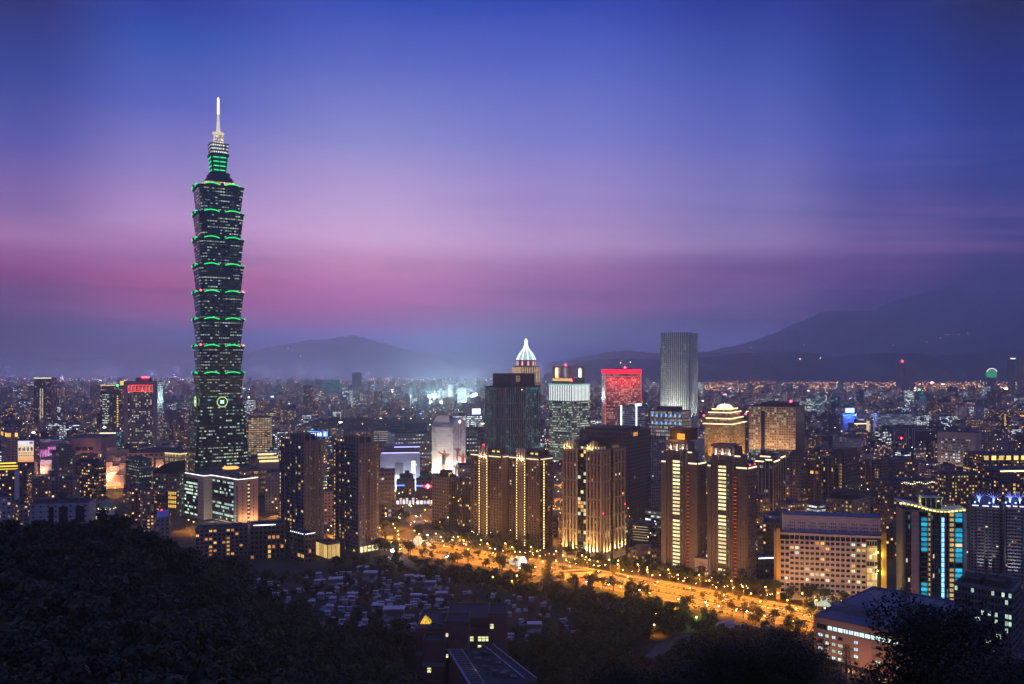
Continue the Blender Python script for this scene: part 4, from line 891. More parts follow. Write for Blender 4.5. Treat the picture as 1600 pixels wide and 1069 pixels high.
B.part('lit_panel', mb, emis('shopfront_white', (0, 0, 0), 0))
S('apartment_block', 'pale small block with window bands, between the poster tower and the twin brown towers', 716, 717, 741, 728, 1000, 8, F_PALE, vb=745, b=22)
# dark piered tower and the domed tower behind
B = S('hotel_tower', 'dark brown tower with close stone piers, teal lit rooms and a set-back block roof', 759, 790, 844, 606, 1150, 38, facade('f_piered', (.05, .042, .045), (.012, .014, .02), .55, .7, .34, [(0, (.1, .55, .55)), (.5, (.2, .65, .65)), (.8, (1, .75, .4))], .65, .3, .2, True), 3.6, 3.8, vb=704, ph='the dark piered tower', plant=0)
mb = MB(); 
for f_ in 'RL':
    L_ = B.ln(f_); nb = int(L_ / 3.6)
    for k in range(nb + 1): c = L_ * k / nb; B.fb(mb, f_, max(0, c - .55), min(L_, c + .55), .02, 1.0 if k % 3 else 1.5, 0, B.h)
    for k in range(1, 6): B.fb(mb, f_, 0, L_, .02, .7, B.h * k / 6, B.h * k / 6 + 1.4)
B.part('pier', mb, mat('pier_stone', (.34, .24, .19), .8)); 
mb = MB(); mb.box(-1.5, B.a + 1.5, -1.5, B.b + 1.5, B.h + .95, B.h + 2.2); B.part('cornice', mb, BRND)
B.pent(.12, .9, .1, .85, Z(586, 1170) - B.h, BRND, z0=B.h + 2.2)
mb = MB()
for k in range(9): B.fb(mb, 'R', B.a * .35 + (k % 3) * 2.6, B.a * .35 + (k % 3) * 2.6 + 1.8, -B.b * .1 + .05, -B.b * .1 + .3, B.h + 8 + (k // 3) * 3, B.h + 10 + (k // 3) * 3)
B.part('window', mb, emis('dim_amber', (1, .6, .35), .3)); mb = MB(); mb.octa((B.a * .45, -.6, B.h - 3), 1.2); B.part('wall_lamp', mb, emis('lamp_amber', (1, .5, .2), 6))
B = Bld('domed_tower', 'tower topped by a floodlit white ribbed dome and needle, behind the dark piered tower', 'office tower', 800, 815, 844, 573, 1450, 30, vb=586, ph='the white-domed tower')
B.body(facade('f_domed', (.3, .24, .19), ww=.5, wh=.6, frac=.5, cols=WARM, st=.6, fixed=True), 3.4, 4); H = B.h; cx_, cy_ = B.a / 2, B.b / 2; Rb = min(B.a, B.b) * .5
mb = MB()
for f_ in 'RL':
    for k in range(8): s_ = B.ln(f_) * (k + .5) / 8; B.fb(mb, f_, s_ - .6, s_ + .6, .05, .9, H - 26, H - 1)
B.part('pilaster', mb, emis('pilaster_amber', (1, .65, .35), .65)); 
mb = MB(); mb.lathe([(Rb * .98, H), (Rb * .98, H + 10)], 20, (cx_, cy_, 0)); mb.lathe([(Rb * 1.02, H + 10), (Rb * 1.02, H + 11.5), (0, H + 11.6)], 20, (cx_, cy_, 0)); B.part('drum', mb, facade('f_drum', (.5, .3, .25), ww=.6, wh=.8, frac=1, cols=WARM, st=.8, fixed=True))
mb = MB()
for k in range(10): a = 2 * math.pi * k / 10; mb.box(-1.4, 1.4, -.3, .3, H + 2, H + 9, T=Matrix.Translation((cx_ + Rb * math.cos(a), cy_ + Rb * math.sin(a), 0)) @ Matrix.Rotation(a + math.pi / 2, 4, 'Z'))
B.part('lit_panel', mb, emis('drum_rose', (1, .5, .4), 1.1))
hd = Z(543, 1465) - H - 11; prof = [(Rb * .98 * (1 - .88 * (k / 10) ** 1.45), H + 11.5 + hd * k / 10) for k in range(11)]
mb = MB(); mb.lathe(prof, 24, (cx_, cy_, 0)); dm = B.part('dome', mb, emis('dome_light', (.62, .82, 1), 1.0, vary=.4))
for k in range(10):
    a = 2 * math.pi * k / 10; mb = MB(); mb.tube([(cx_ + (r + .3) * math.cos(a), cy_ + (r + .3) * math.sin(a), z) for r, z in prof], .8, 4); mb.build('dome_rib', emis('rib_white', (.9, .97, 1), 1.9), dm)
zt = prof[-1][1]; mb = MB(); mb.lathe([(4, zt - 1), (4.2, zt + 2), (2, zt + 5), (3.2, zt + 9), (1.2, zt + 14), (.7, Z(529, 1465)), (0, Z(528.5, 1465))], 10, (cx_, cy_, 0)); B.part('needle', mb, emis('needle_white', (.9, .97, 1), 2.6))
# white crowned office
B = S('office_tower', 'glass office tower with a crown of bright white vertical lights and an open roof frame', 858, 893, 921, 602, 1400, 46, facade('f_whitecrown', (.16, .19, .18), (.03, .04, .04), .95, .5, .55, [(0, (.8, 1, .75)), (.5, (1, .95, .55)), (.85, (.7, .95, .9))], .7, .35, .6, True), 3.2, 3.9, vb=716, ph='the white-crowned office tower', plant=0)
zc = B.h - 26
for f_ in 'RL':
    L_ = B.ln(f_); n = 13
    B.dots('column_light', f_, 0, 0, 0, 0, 1, 1, WHITEW) if False else None
    mb = MB()
    for k in range(n): s_ = L_ * (k + .5) / n; B.fb(mb, f_, s_ - .5, s_ + .5, .1, .7, zc, B.h)
    B.part('column_light', mb, emis('crown_white', (.9, 1, .95), 1.5))
    mb = MB(); B.fb(mb, f_, 0, L_, .03, .08, zc, B.h); B.part('crown_panel', mb, mat('crown_panel_grey', (.3, .32, .32), .5))
mb = MB(); B.fb(mb, 'R', 0, B.a, .1, 1.2, B.h, B.h + 2); B.fb(mb, 'L', 0, B.b, .1, 1.2, B.h, B.h + 2); B.part('crown_edge', mb, emis('crown_teal', (.3, .8, .7), .7))
z0 = B.h + 6; zt = Z(572, 1425)
mb = MB(); mb.box(B.a * .1, B.a * .85, B.b * .1, B.b * .95, B.h + 1, z0 + 6, 0); B.part('roof_house', mb, mat('crown_house', (.22, .17, .12), .8))
mb = MB()
for u, v in ((.12, .12), (.12, .82), (.72, .12), (.12, .45)): mb.box(B.a * u, B.a * u + 7, B.b * v, B.b * v + 7, z0 + 6, zt - 3)
mb.box(B.a * .1, B.a * .85, B.b * .1, B.b * .95, zt - 3, zt); B.part('roof_frame', mb, mat('roof_frame_tan', (.5, .38, .25), .7))
mb = MB(); B.fb(mb, 'L', B.b * .08, B.b * .92, -B.a * .1 + .05, -B.a * .1 + .6, z0 + .5, z0 + 5); B.part('lit_panel', mb, emis('roof_amber', (1, .62, .2), .8, vary=.5))
point((B.a * .2, B.b * .7, z0 + 14), (1, .6, .2), 30000, .5, B.o); point((B.a * .6, B.b * .3, z0 + 14), (.7, .8, 1), 20000, .5, B.o)
for p_ in ((B.a * .3, B.b * .5, zt + 1.5), (-1, -1, B.h + 8)): mb = MB(); mb.octa(p_, 2); B.part('beacon', mb, BEACON)
# red hotel
B = S('hotel', 'wide hotel slab crowned by a glowing red band, its face pink with lit rooms', 941, 945, 1002, 579, 1750, 6, facade('f_redhotel', (.3, .1, .12), (.05, .02, .03), .7, .62, .5, [(0, (1, .55, .4)), (.4, (1, .75, .55)), (.75, (1, .25, .3))], .8, .7, .35, True), 3.6, 3.7, vb=655, ph='the red-crowned hotel', plant=0, b=30)
mb = MB(); B.fb(mb, 'R', -.6, B.a + .6, .05, 1.6, B.h - 7, B.h + 2.5); B.fb(mb, 'L', 0, B.b, .05, .6, B.h - 7, B.h + 2.5); B.part('crown_band', mb, emis('crown_crimson', (1, .015, .05), 1.6, True))
mb = MB()
for s_ in (0, B.a - 1.4): B.fb(mb, 'R', s_, s_ + 1.4, .1, 1.2, 0, B.h - 7)
B.fb(mb, 'R', 0, B.a, .1, 1.0, B.h - 13, B.h - 11.5); B.part('light_frame', mb, emis('frame_red', (1, .12, .12), .9))
B.pent(.3, .8, .3, .8, 5); mb = MB(); mb.octa((B.a * .55, -1, B.h + 6), 2.2); B.part('beacon', mb, BEACON)
for k in (.2, .5, .8): spot((B.a * k, -16, B.h - 4), (0, .35, -1), (1, .12, .1), 160000, 90, B.o)
# tall pale tower
B = S('office_tower', 'tallest pale slab tower with close white fins, right of the red-crowned hotel', 1033, 1075, 1089.5, 520, 1800, 62, facade('f_talltower', (.26, .27, .26), (.03, .035, .035), .7, .55, .16, [(0, (.6, .85, .75)), (.6, (.9, .95, .8))], .45, .5, .6, True), 4.2, 4.6, vb=640, ph='the tallest pale tower', plant=3)
mb = MB()
for f_ in 'RL':
    L_ = B.ln(f_); n = 13 if f_ == 'L' else 6
    for k in range(n + 1): c = L_ * k / n; B.fb(mb, f_, max(0, c - .8), min(L_, c + .8), .05, 1.4, 0, B.h + 1)
B.part('fin', mb, mat('fin_white', (.66, .66, .6), .6, var=.1))
mb = MB(); mb.box(B.a * .2, B.a * .8, B.b + .02, B.b + 7, 0, Z(543, 1840)); B.part('side_wing', mb, facade('f_talltower', (0, 0, 0)))
for k in range(4): spot(B.T('L', B.b * (.12 + .25 * k), 20, 30), (.25, 0, 1), (.95, 1, .88), 260000, 60, B.o)
for k in range(2): spot((B.a * (.3 + .4 * k), -20, 30), (0, .25, 1), (.95, 1, .88), 260000, 60, B.o)
B = S('office_block', 'pale lilac block with two vertical bars of white light, below the red-crowned hotel', 965, 987, 1008.5, 636, 1450, 45, facade('f_lilac', (.4, .38, .46), ww=.9, wh=.45, frac=.1, cols=WHITE, st=.7, fixed=True), 4, 3.7, vb=672, ph='the lilac light-bar block')
for px_, f_ in ((971, 'L'), (994, 'R')):
    s_ = B.sL(px_) if f_ == 'L' else B.sR(px_); B.strip('light_bar', f_, s_ - 1, s_ + 1, 2, emis('bar_bluewhite', (.8, .85, 1), 3, True), B.h, 1.2)
mb = MB(); B.fb(mb, 'R', B.a * .3, B.a * .75, -2, -1, B.h + .9, B.h + 5.5); B.part('roof_sign', mb, emis('board_white', (.85, .9, 1), 1.6))
B = S('office_block', 'square classical block whose top arcade is picked out in blue and amber light', 1016, 1066, 1080, 643, 1350, 58, facade('f_blueamber', (.3, .24, .2), (.1, .08, .07), .55, .62, 1.1, [(0, (1, .72, .45)), (.45, (1, .85, .65)), (.68, (.2, .5, 1)), (.85, (.5, .3, .2))], .6, .3, fixed=True), 3.4, 6, vb=692, ph='the blue-arcade block', plant=0)
B.pent(.2, .9, .25, .85, Z(636, 1365) - B.h, BRND); mb = MB()
for zz in (648, 660):
    for k in range(7): s_ = B.b * (k + .5) / 7; B.fb(mb, 'L', s_ - 1.3, s_ + 1.3, .05, .5, B.z(zz + 4), B.z(zz))
B.part('crown_light', mb, emis('arc_blue', (.15, .5, 1), 1.4, vary=.4))
S('office_block', 'plain grey slab with a few lit offices below the blue-arcade block', 1018, 1041, 1043, 684, 1180, 80, F_GREY, vb=756, ph=None, b=44, a=20)
# gold tower
gold = facade('f_gold', (.42, .26, .1), (.12, .08, .03), .5, .55, .5, [(0, (1, .75, .35)), (.5, (1, .85, .55))], .7, .6, .4, True)
B = S('office_tower', 'stepped classical tower floodlit in gold with a glowing white shallow dome', 1100, 1143, 1164, 665, 1300, 60, gold, 3.4, 3.8, vb=724, ph='the gold floodlit tower', plant=0)
def ledge(B, h, e=1.5, x0=0, x1=1, y0=0, y1=1, m=None):
    mb = MB(); mb.box(x0 * B.a - e, x1 * B.a + e, y0 * B.b - e, y1 * B.b + e, h, h + 1.4); B.part('cornice', mb, mat('gold_stone', (.5, .33, .14), .8))
    mb = MB(); mb.box(x0 * B.a - e - .3, x1 * B.a + e, y0 * B.b - e - .5, y0 * B.b - e - .02, h + .2, h + 1.6); mb.box(x0 * B.a - e - .5, x0 * B.a - e - .02, y0 * B.b - e, y1 * B.b + e, h + .2, h + 1.6)
    B.part('cornice_light', mb, m or emis('cornice_goldwhite', (1, .78, .38), 2.6, True))
ledge(B, B.h + .9)
for k, (i_, za, zb_) in enumerate(((.06, 663.5, 655), (.12, 655, 646), (.2, 646, 641))):
    za, zb_ = Z(za, 1310), Z(zb_, 1310); za = max(za, B.h + 2.3) if k == 0 else za
    mb = MB(); mb.box(i_ * B.a, (1 - i_) * B.a, i_ * B.b, (1 - i_) * B.b, za, zb_, 0, 1, (3.4, 3.8)); B.part('upper_storey', mb, [gold, ROOF]); ledge(B, zb_, 1, i_, 1 - i_, i_, 1 - i_)
zt = Z(641, 1310) + 1.4; rd = min(B.a, B.b) * .3
mb = MB(); mb.lathe([(rd, zt), (rd, zt + 1), (rd * .85, zt + 4), (rd * .5, zt + 6.3), (0, zt + 7)], 20, (B.a / 2, B.b / 2, 0)); B.part('dome', mb, emis('dome_cream', (1, .82, .62), 1.7, True))
for f_ in 'RL':
    L_ = B.ln(f_)
    for k in range(4):
        s_ = L_ * (.12 + .25 * k); d = (0, .22, 1) if f_ == 'R' else (.22, 0, 1)
        spot(B.T(f_, s_, 9, B.z(728)), d, (1, .55, .1), 120000, 70, B.o); spot(B.T(f_, s_, 3, B.h + 3), d, (1, .6, .15), 26000, 90, B.o)
for k in range(2): mb = MB(); mb.octa(((B.a + 1, -1, B.h + 14), (-1, B.b, B.h + 14))[k], 1.6); B.part('beacon', mb, BEACON)
S('office_block', 'small pale block with rounded gable, tight left of the gold floodlit tower', 1080, 1081, 1101, 671, 1260, 8, F_PALE, vb=715, b=24)
# grid slab
B = S('office_tower', 'broad tan grid-faced slab with dark glass flank, right of the gold floodlit tower', 1170, 1243, 1257, 637, 1250, 62, facade('f_tangrid', (.36, .25, .15), (.04, .03, .025), .62, .6, .28, [(0, (1, .9, .6)), (.5, (.85, .95, .8)), (.85, (1, .7, .35))], .7, .7, fixed=True), 3.3, 3.8, vb=708, ph='the tan grid slab', plant=0)
mb = MB(); B.fb(mb, 'R', 0, B.a, .05, .3, 0, B.h); B.part('glass_flank', mb, facade('f_flank', (.02, .02, .025), (.015, .015, .02), .9, .6, .05, COOL, .4, .2, fixed=True))
B.pent(.05, .95, .1, .75, 6, BRND); mb = MB(); s_ = B.sL(1192); B.fb(mb, 'L', s_ - 3, s_ + 3, .05, .5, 0, B.h - 6); B.part('glass_stripe', mb, GLASS)
mb = MB(); mb.octa((B.a / 2, B.b * .2, B.h + 7.5), 2); B.part('beacon', mb, BEACON)
for k in range(5): spot(B.T('L', B.b * (.1 + .2 * k), 14, 20), (.2, 0, 1), (1, .62, .3), 110000, 70, B.o)
# --- middle distance, right
B = S('office_block', 'long pale office with continuous white lit bands, right of the blue sign block', 1371, 1425, 1431, 647, 1900, 80, facade('f_bands', (.36, .37, .4), (.06, .07, .08), .97, .4, .55, WHITE, .55, .5, .4, True), 3.4, 4, vb=668, ph='the white-banded office', b=None, a=40)
B = S('office_block', 'dark block framed by concentric pale outlines with a red beacon', 1394, 1396, 1466, 668, 1600, 6, F_DKN, vb=690, ph='the concentric-outline block', b=40)
mb = MB()
for k in range(3): e = k * 3.6; x0, x1, zt = 1 + e, B.a * .33 - e, B.h - 2 - e; B.fb(mb, 'R', x0, x0 + .8, .05, .5, 0, zt); B.fb(mb, 'R', x1, x1 + .8, .05, .5, 0, zt); B.fb(mb, 'R', x0, x1 + .8, .05, .5, zt, zt + .8)
for k in range(2): e = k * 3.6; x0, x1, zt = B.a * .42 + e, B.a - 3 - e, B.h - 3 - e; B.fb(mb, 'R', x0, x0 + .8, .05, .5, 0, zt); B.fb(mb, 'R', x0, x1 + .8, .05, .5, zt, zt + .8)
B.part('outline', mb, mat('outline_pale', (.6, .5, .48), .7)); mb = MB(); mb.octa(B.T('R', B.a * .17, 1, B.h * .55), 2); B.part('beacon', mb, BEACON)
B = S('office_block', 'beige slab with horizontal window rows and a wide blank right end', 1465, 1525, 1533.5, 677, 1150, 50, facade('f_beigeslab', (.4, .31, .25), (.05, .045, .04), .8, .45, .3, WHITE, .95, .8, fixed=True), 3.2, 4.1, vb=730, ph='the beige window-row slab', plant=3)
mb = MB(); w_ = B.b
for s0, s1 in ((0, .1), (.86, 1)): B.fb(mb, 'L', s0 * w_, s1 * w_, .03, 1, 0, B.h)
B.fb(mb, 'L', .1 * w_, .86 * w_, .03, 1, B.h - 8, B.h); B.fb(mb, 'R', 0, B.a, .03, .5, 0, B.h); B.part('frame', mb, mat('beige_frame', (.42, .32, .26), .8))
point(B.T('L', w_ * .3, 14, 5), (1, .7, .45), 40000, .5, B.o)
B = S('hotel', 'dark block with a row of amber floodlit bays along its crown at the right edge', 1533, 1536, 1640, 711, 1000, 3, F_DK, vb=745, ph='the amber-bay block', b=40, plant=0)
mb = MB()
for k in range(9): s0 = B.a * (k + .15) / 9; B.fb(mb, 'R', s0, s0 + B.a * .065, .05, .5, B.h - 6, B.h - 1)
B.part('crown_light', mb, emis('bay_amber', (1, .68, .18), 1.4, vary=.8))
mb = MB()
for k in range(19): s_ = B.a * k / 18; B.fb(mb, 'R', s_ - .5, s_ + .5, .05, .8, 0, B.h - 8)
B.part('pilaster', mb, BRN)
B = S('apartment_block', 'dark block with one long bright cream roof line at the right edge', 1556, 1560, 1660, 735, 850, 8, F_DK, vb=770, ph='the cream-lined block', b=30, plant=2)
B.strip('roof_light', 'R', 2, B.a, B.h - 1.5, L_WARM, 1, .8); mb = MB()
for k in range(3): B.fb(mb, 'R', B.sR(1583), B.sR(1586.5), .05, .3, B.h - 16 - k * 4, B.h - 13.5 - k * 4)
B.part('window', mb, WIN_Y)
S('apartment_block', 'wide brown apartment block dotted with yellow rooms, left of the cream-lined block', 1472, 1478, 1554, 743, 900, 10, facade('f_yellowdots', (.15, .11, .09), ww=.5, wh=.5, frac=.4, cols=[(0, (1, .65, .2)), (.5, (1, .75, .35))], st=.9, row=.3, fixed=True), 3.4, 3.4, vb=765, ph='the yellow-dotted block', b=24)
B = S('apartment_block', 'dark broad block with a string of tiny lights along its roof, behind the teal-lit tower', 1384, 1390, 1466, 754, 760, 8, facade('f_darkflat', (.1, .09, .085), ww=.6, wh=.5, frac=.1, cols=MIXD, st=.8, fixed=True), 3.6, 3.4, vb=795, ph='the string-lit dark block', b=26)
B.dots('roof_light', 'R', B.a * .5, B.h, B.h + .8, 1, B.a * .02, .5, WIN_W)
for k in range(16): mb = MB(); mb.octa((B.a * (.25 + .7 * k / 16), -.6, B.h - 1 + .8 * math.sin(k)), .5); B.part('roof_light', mb, emis('tiny_lamp', (1, .8, .5), 5))
B = S('office_block', 'brown flat-roofed block in front of the beige window-row slab, far-right middle', 1389, 1396, 1434, 722, 950, 15, F_BRN, vb=752, b=24)
S('apartment_block', 'pale thin block with a lit gap, just left of the beige window-row slab', 1428, 1431, 1447, 700, 1200, 20, F_PALE, vb=724)
B = S('office_tower', 'dark slim tower with a lit stair column beside the orange viaduct', 1563, 1565, 1580, 645, 2000, 10, F_DK, vb=668, ph='the stair-lit slim tower', b=24)
B.dots('stair_light', 'R', B.a * .35, 4, B.h * .95, 9, 4, 3, WIN_Y)
B = S('office_block', 'blue-tinted block under a brilliant blue and white roof sign', 1314, 1317, 1337, 648, 2000, 10, facade('f_blueish', (.15, .17, .3), ww=.5, wh=.5, frac=.2, cols=MIXD, st=.6), vb=672, ph='the brilliant blue sign block', b=24)
mb = MB(); B.fb(mb, 'R', B.sR(1321), B.sR(1334), .3, 2, B.z(645), B.z(638)); B.part('roof_sign', mb, emis('sign_blue_core', (.25, .4, 1), 4.5, True)); B.strip('neon_edge', 'R', 0, B.a, B.h - 3, L_BLUE, 2, .8)
point((B.a / 2, -16, B.h + 6), (.1, .25, 1), 200000, 1, B.o)
S('office_tower', 'dark plain tower left of the brilliant blue sign block', 1291, 1294, 1313, 647, 1900, 10, F_DKN, vb=680, b=30)
S('office_block', 'broad office lit almost solidly with white windows, in front of the far hills', 1249, 1252, 1288, 623, 2900, 6, F_OFFL, 4, 4.4, vb=645, ph='the solid-lit office', b=50)
B = S('civic_block', 'small classical block edged in warm light with a lit right pylon', 1332, 1335, 1358, 662, 1950, 6, F_DKN, vb=676, ph=None, b=30, plant=0)
B.strip('roof_light', 'R', 0, B.a * .8, B.h - 1, L_WARM, 1.4, 1); mb = MB(); B.fb(mb, 'R', B.a * .82, B.a, .05, 1.5, 0, B.h + 6); B.part('lit_pylon', mb, emis('pylon_warm', (1, .7, .35), 1, vary=.3)); B.pent(.3, .65, .2, .7, 8); B.strip('roof_light', 'R', B.a * .3, B.a * .65, B.h + 8, emis('roof_line_cream', (0, 0, 0), 0), 1, .2)
S('office_block', 'brown block with a pale panel of dotted windows, above the arched apartment towers', 1301, 1338, 1347, 684, 1450, 48, facade('f_dotpanel', (.36, .27, .22), ww=.4, wh=.4, frac=.3, cols=WHITE, st=.6, fixed=True), 4, 4.4, vb=708, ph='the dotted-panel block')
S('office_block', 'pale brown low block right behind the tan grid slab', 1258, 1260, 1284, 684, 1380, 8, F_TAN, vb=702, b=30)
B = S('apartment_tower', 'dark tower with two tiers of cream roof light strips, below the tan grid slab', 1179, 1208, 1227, 722, 900, 58, facade('f_striptower', (.07, .065, .075), (.012, .014, .022), .7, .8, .05, WHITE, .4, fixed=True), 5, 3.6, vb=780, ph='the strip-roofed tower', plant=0)
for f_ in 'RL':
    L_ = B.ln(f_); n = 5
    mb = MB()
    for k in range(n + 1): B.fb(mb, f_, max(0, L_ * k / n - .4), min(L_, L_ * k / n + .4), .02, .7, 0, B.h)
    B.part('pilaster', mb, BEIGE); B.strip('roof_light', f_, L_ * .05, L_ * .5, B.h - .5, L_WARM, .9, .8); B.strip('roof_light', f_, L_ * .6, L_ * .95, B.h + 1.5, L_WARM, .9, .8)
B.pent(.15, .8, .15, .8, 5); 
mb = MB(); B.fb(mb, 'L', B.b * .2, B.b * .75, -B.a * .15 + .05, -B.a * .15 + .8, B.h + 4.2, B.h + 5.1); B.part('roof_light', mb, L_WARM)
for nm, x0, xc, x1, top, vb, lb in (('apartment_tower', 1234.5, 1252, 1262, 709, 788, 'brown apartment tower with projecting balconies, left end of the arched row'), ('apartment_tower', 1262, 1284, 1287, 721, 789, 'brown apartment slab with a curl of light on its roof, in the arched row'), ('apartment_tower', 1286, 1303, 1307, 716, 787, 'dark apartment slab with amber side lamps, left of the lit arch'), ('apartment_tower', 1306, 1320, 1344, 712, 780, 'tower crowned by a glowing outlined arch above a lit stair'), ('apartment_tower', 1344, 1379, 1388, 723, 772, 'plain dark slab with one column of yellow windows, right end of the arched row')):
    B = S(nm, lb, x0, xc, x1, top, 880 + (50 if x0 > 1340 else 0), 48, facade('f_archrow', (.15, .11, .09), ww=.55, wh=.5, frac=.07, cols=WARM, st=.8), 3.2, 3.3, vb=vb, ph='the arched apartment row' if x0 == 1306 else None, plant=2)
    mb = MB(); L_ = B.b; n = max(2, int(L_ / 6))
    for k in range(n + 1): B.fb(mb, 'L', max(0, L_ * k / n - .6), min(L_, L_ * k / n + .6), .02, .9, 0, B.h)
    B.part('pilaster', mb, mat('archrow_pier', (.22, .16, .13), .8))
    if x0 == 1306:
        c = B.b * .4; r_ = 4.2
        mb = MB(); mb.box(-1, B.a * .8, B.b - c - r_ - 1, B.b - c + r_ + 1, B.h + .92, B.h + 6); B.part('gable', mb, BRN)
        mb = MB(); mb.tube([B.T('L', c - r_, 1.4, B.h - 6)] + [B.T('L', c - r_ * math.cos(math.pi * k / 10), 1.4, B.h + 2 + r_ * math.sin(math.pi * k / 10)) for k in range(11)] + [B.T('L', c + r_, 1.4, B.h - 6)], .4, 5); B.part('arch_light', mb, emis('arch_peach', (1, .62, .3), 1.6))
        B.dots('stair_light', 'L', c + 1, 4, B.h - 8, 17, 2.4, 1.4, WIN_Y)
    if x0 == 1344: B.dots('stair_light', 'L', B.b * .75, B.h * .05, B.h * .82, 15, 2.4, 1.8, WIN_Y)
    if x0 == 1262:
        mb = MB(); mb.tube([B.T('L', B.b * .4 + 2 * math.cos(a), .6, B.h + 7 + 5 * math.sin(a)) for a in [1.2 - .25 * k for k in range(9)]], .5, 5); B.part('roof_curl_light', mb, emis('arch_peach', (0, 0, 0), 0))
        B.dots('window', 'L', B.b * .3, B.h - 14, B.h - 10, 1, 3, 3, WIN_Y); B.dots('window', 'L', B.b * .65, B.h - 14, B.h - 10, 1, 3, 3, WIN_A)
    if x0 == 1286:
        for k in (.1, .5, .85): B.dots('wall_lamp', 'L', B.b * k, B.h - 14, B.h - 10, 1, 1, 3.4, WIN_Y)
B = S('apartment_block', 'low apartment block with tiled dark roof and yellow stair windows, behind the pink hospital', 1290, 1332, 1358, 783, 720, 45, facade('f_yellowapt', (.3, .22, .13), ww=.45, wh=.5, frac=.25, cols=[(0, (1, .65, .2)), (.6, (1, .8, .4)), (.9, (.6, .9, .7))], st=.9, fixed=True), 3.4, 3.4, vb=815, ph='the tiled-roof apartment block', plant=0)
mb = MB(); mb.box(B.a * .1, B.a * .7, B.b * .25, B.b * .85, B.h + .01, B.h + 4.5); q = [(B.a * .02, B.b * .17), (B.a * .78, B.b * .17), (B.a * .78, B.b * .93), (B.a * .02, B.b * .93)]; c_ = (B.a * .4, B.b * .55); mb.prism(q, [(c_[0] + (x - c_[0]) * .5, c_[1] + (y - c_[1]) * .5) for x, y in q], B.h + 4.5, B.h + 7); B.part('tiled_roof', mb, mat('dark_tiles', (.03, .025, .025), .7))
S('warehouse', 'low dark shed roofs between the strip-roofed tower and the pink hospital', 1182, 1222, 1262, 791, 770, 40, F_DKN, vb=806, cat='shed', plant=3, h=13)
# far markers
B = S('office_tower', 'hazy far tower with a red beacon before the hills', 1404, 1405, 1415, 566, 5200, 4, F_DKN, vb=595, ph=None, b=40, plant=0); mb = MB(); mb.octa((B.a / 2, 0, B.h + 6), 7); B.part('beacon', mb, BEACON)
S('office_tower', 'hazy far tower, broader twin of the beacon tower before the hills', 1417, 1418, 1429, 570, 5200, 4, F_DKN, vb=595, b=40, plant=0)
B = S('office_tower', 'hazy far slim tower with white-lit top, right of the green dome', 1578, 1579, 1586, 559, 5000, 4, F_DKN, vb=590, b=30, plant=0); B.strip('roof_light', 'R', 0, B.a, B.h - 8, L_WHITE, 6, 3)
S('office_tower', 'hazy far tower at the right edge beyond the green dome', 1594, 1595, 1606, 560, 5000, 4, F_DKN, vb=590, b=30, plant=0)
dm = empty('green_dome', (X(1549, 5000), 5000, 0), 0, 'far green-lit domed hall glowing at the foot of the right hills', 'domed hall')
r_ = 30; zc_ = Z(584.5, 5000); mb = MB(); mb.lathe([(22, 0), (22, zc_ - r_ * .6)], 14); mb.build('drum', F_DKN, dm)
mb = MB(); mb.lathe([(r_ * math.cos(a), zc_ + r_ * math.sin(a)) for a in [R_(-45 + 13.5 * k) for k in range(11)]], 18); mb.build('dome', emis('dome_green', (.05, .65, .25), .75, vary=.4), dm)
mb = MB(); mb.tube([(r_ * 1.1 * math.cos(math.pi * k / 14), -6, zc_ + 33 * math.sin(math.pi * k / 14)) for k in range(2, 13)], 2, 5); mb.build('arch_light', emis('arch_pinkwhite', (1, .6, .8), 3), dm)
B = S('office_slab', 'far teal-lit glass slab left of centre on the plain', 497, 503, 531, 594, 4000, 10, facade('f_tealslab', (.05, .1, .1), ww=.9, wh=.4, frac=.7, cols=[(0, (.2, .7, .7)), (.6, (.3, .6, .6))], st=.5), 5, 5, vb=614, ph='the far teal slab', b=60)
S('office_tower', 'far dark tower with two pale vertical seams, left of the far teal slab', 471, 474, 488, 603, 2600, 12, F_DK, vb=631, ph='the pale-seamed far tower', b=24)
S('office_tower', 'far plain dark square tower right of the far teal slab', 547, 550, 565, 583, 4500, 10, F_DKN, vb=600, ph='the far square tower', b=50)
# floodlit stadium beyond
sd = empty('stadium', (X(708, 3400), 3400, 0), 0, 'floodlit sports stadium glaring cyan white beyond the poster tower', 'stadium')
mb = MB(); mb.lathe([(95, 0), (112, 14), (108, 15), (78, 2)], 28); mb.build('stand', WHITEW, sd)
mb = MB()
mb.face([(60 * math.cos(2 * math.pi * k / 24), 75 * math.sin(2 * math.pi * k / 24), 1) for k in range(24)]); mb.build('pitch', mat('pitch_green', (.12, .2, .12), .9), sd)
for a in (45, 135, 225, 315):
    x, y = 118 * math.cos(R_(a)), 118 * math.sin(R_(a)); mb = MB(); mb.tube([(x, y, 0), (x, y, 42)], 1.2, 5); ms = mb.build('floodlight_mast', WHITEW, sd)
    mb = MB(); mb.box(x - 9, x + 9, y - 1.5, y + 1.5, 38, 47); mb.build('lamp_bank', emis('stadium_lamp', (.7, .95, 1), 9), ms)
    point((x * .8, y * .8, 40), (.55, .9, 1), 1.5e6, 3, sd)
HEROES.append((690, 735, 3400, 622, 'the floodlit stadium', 618)); FOOT.append((X(708, 3400), 3400, 130))
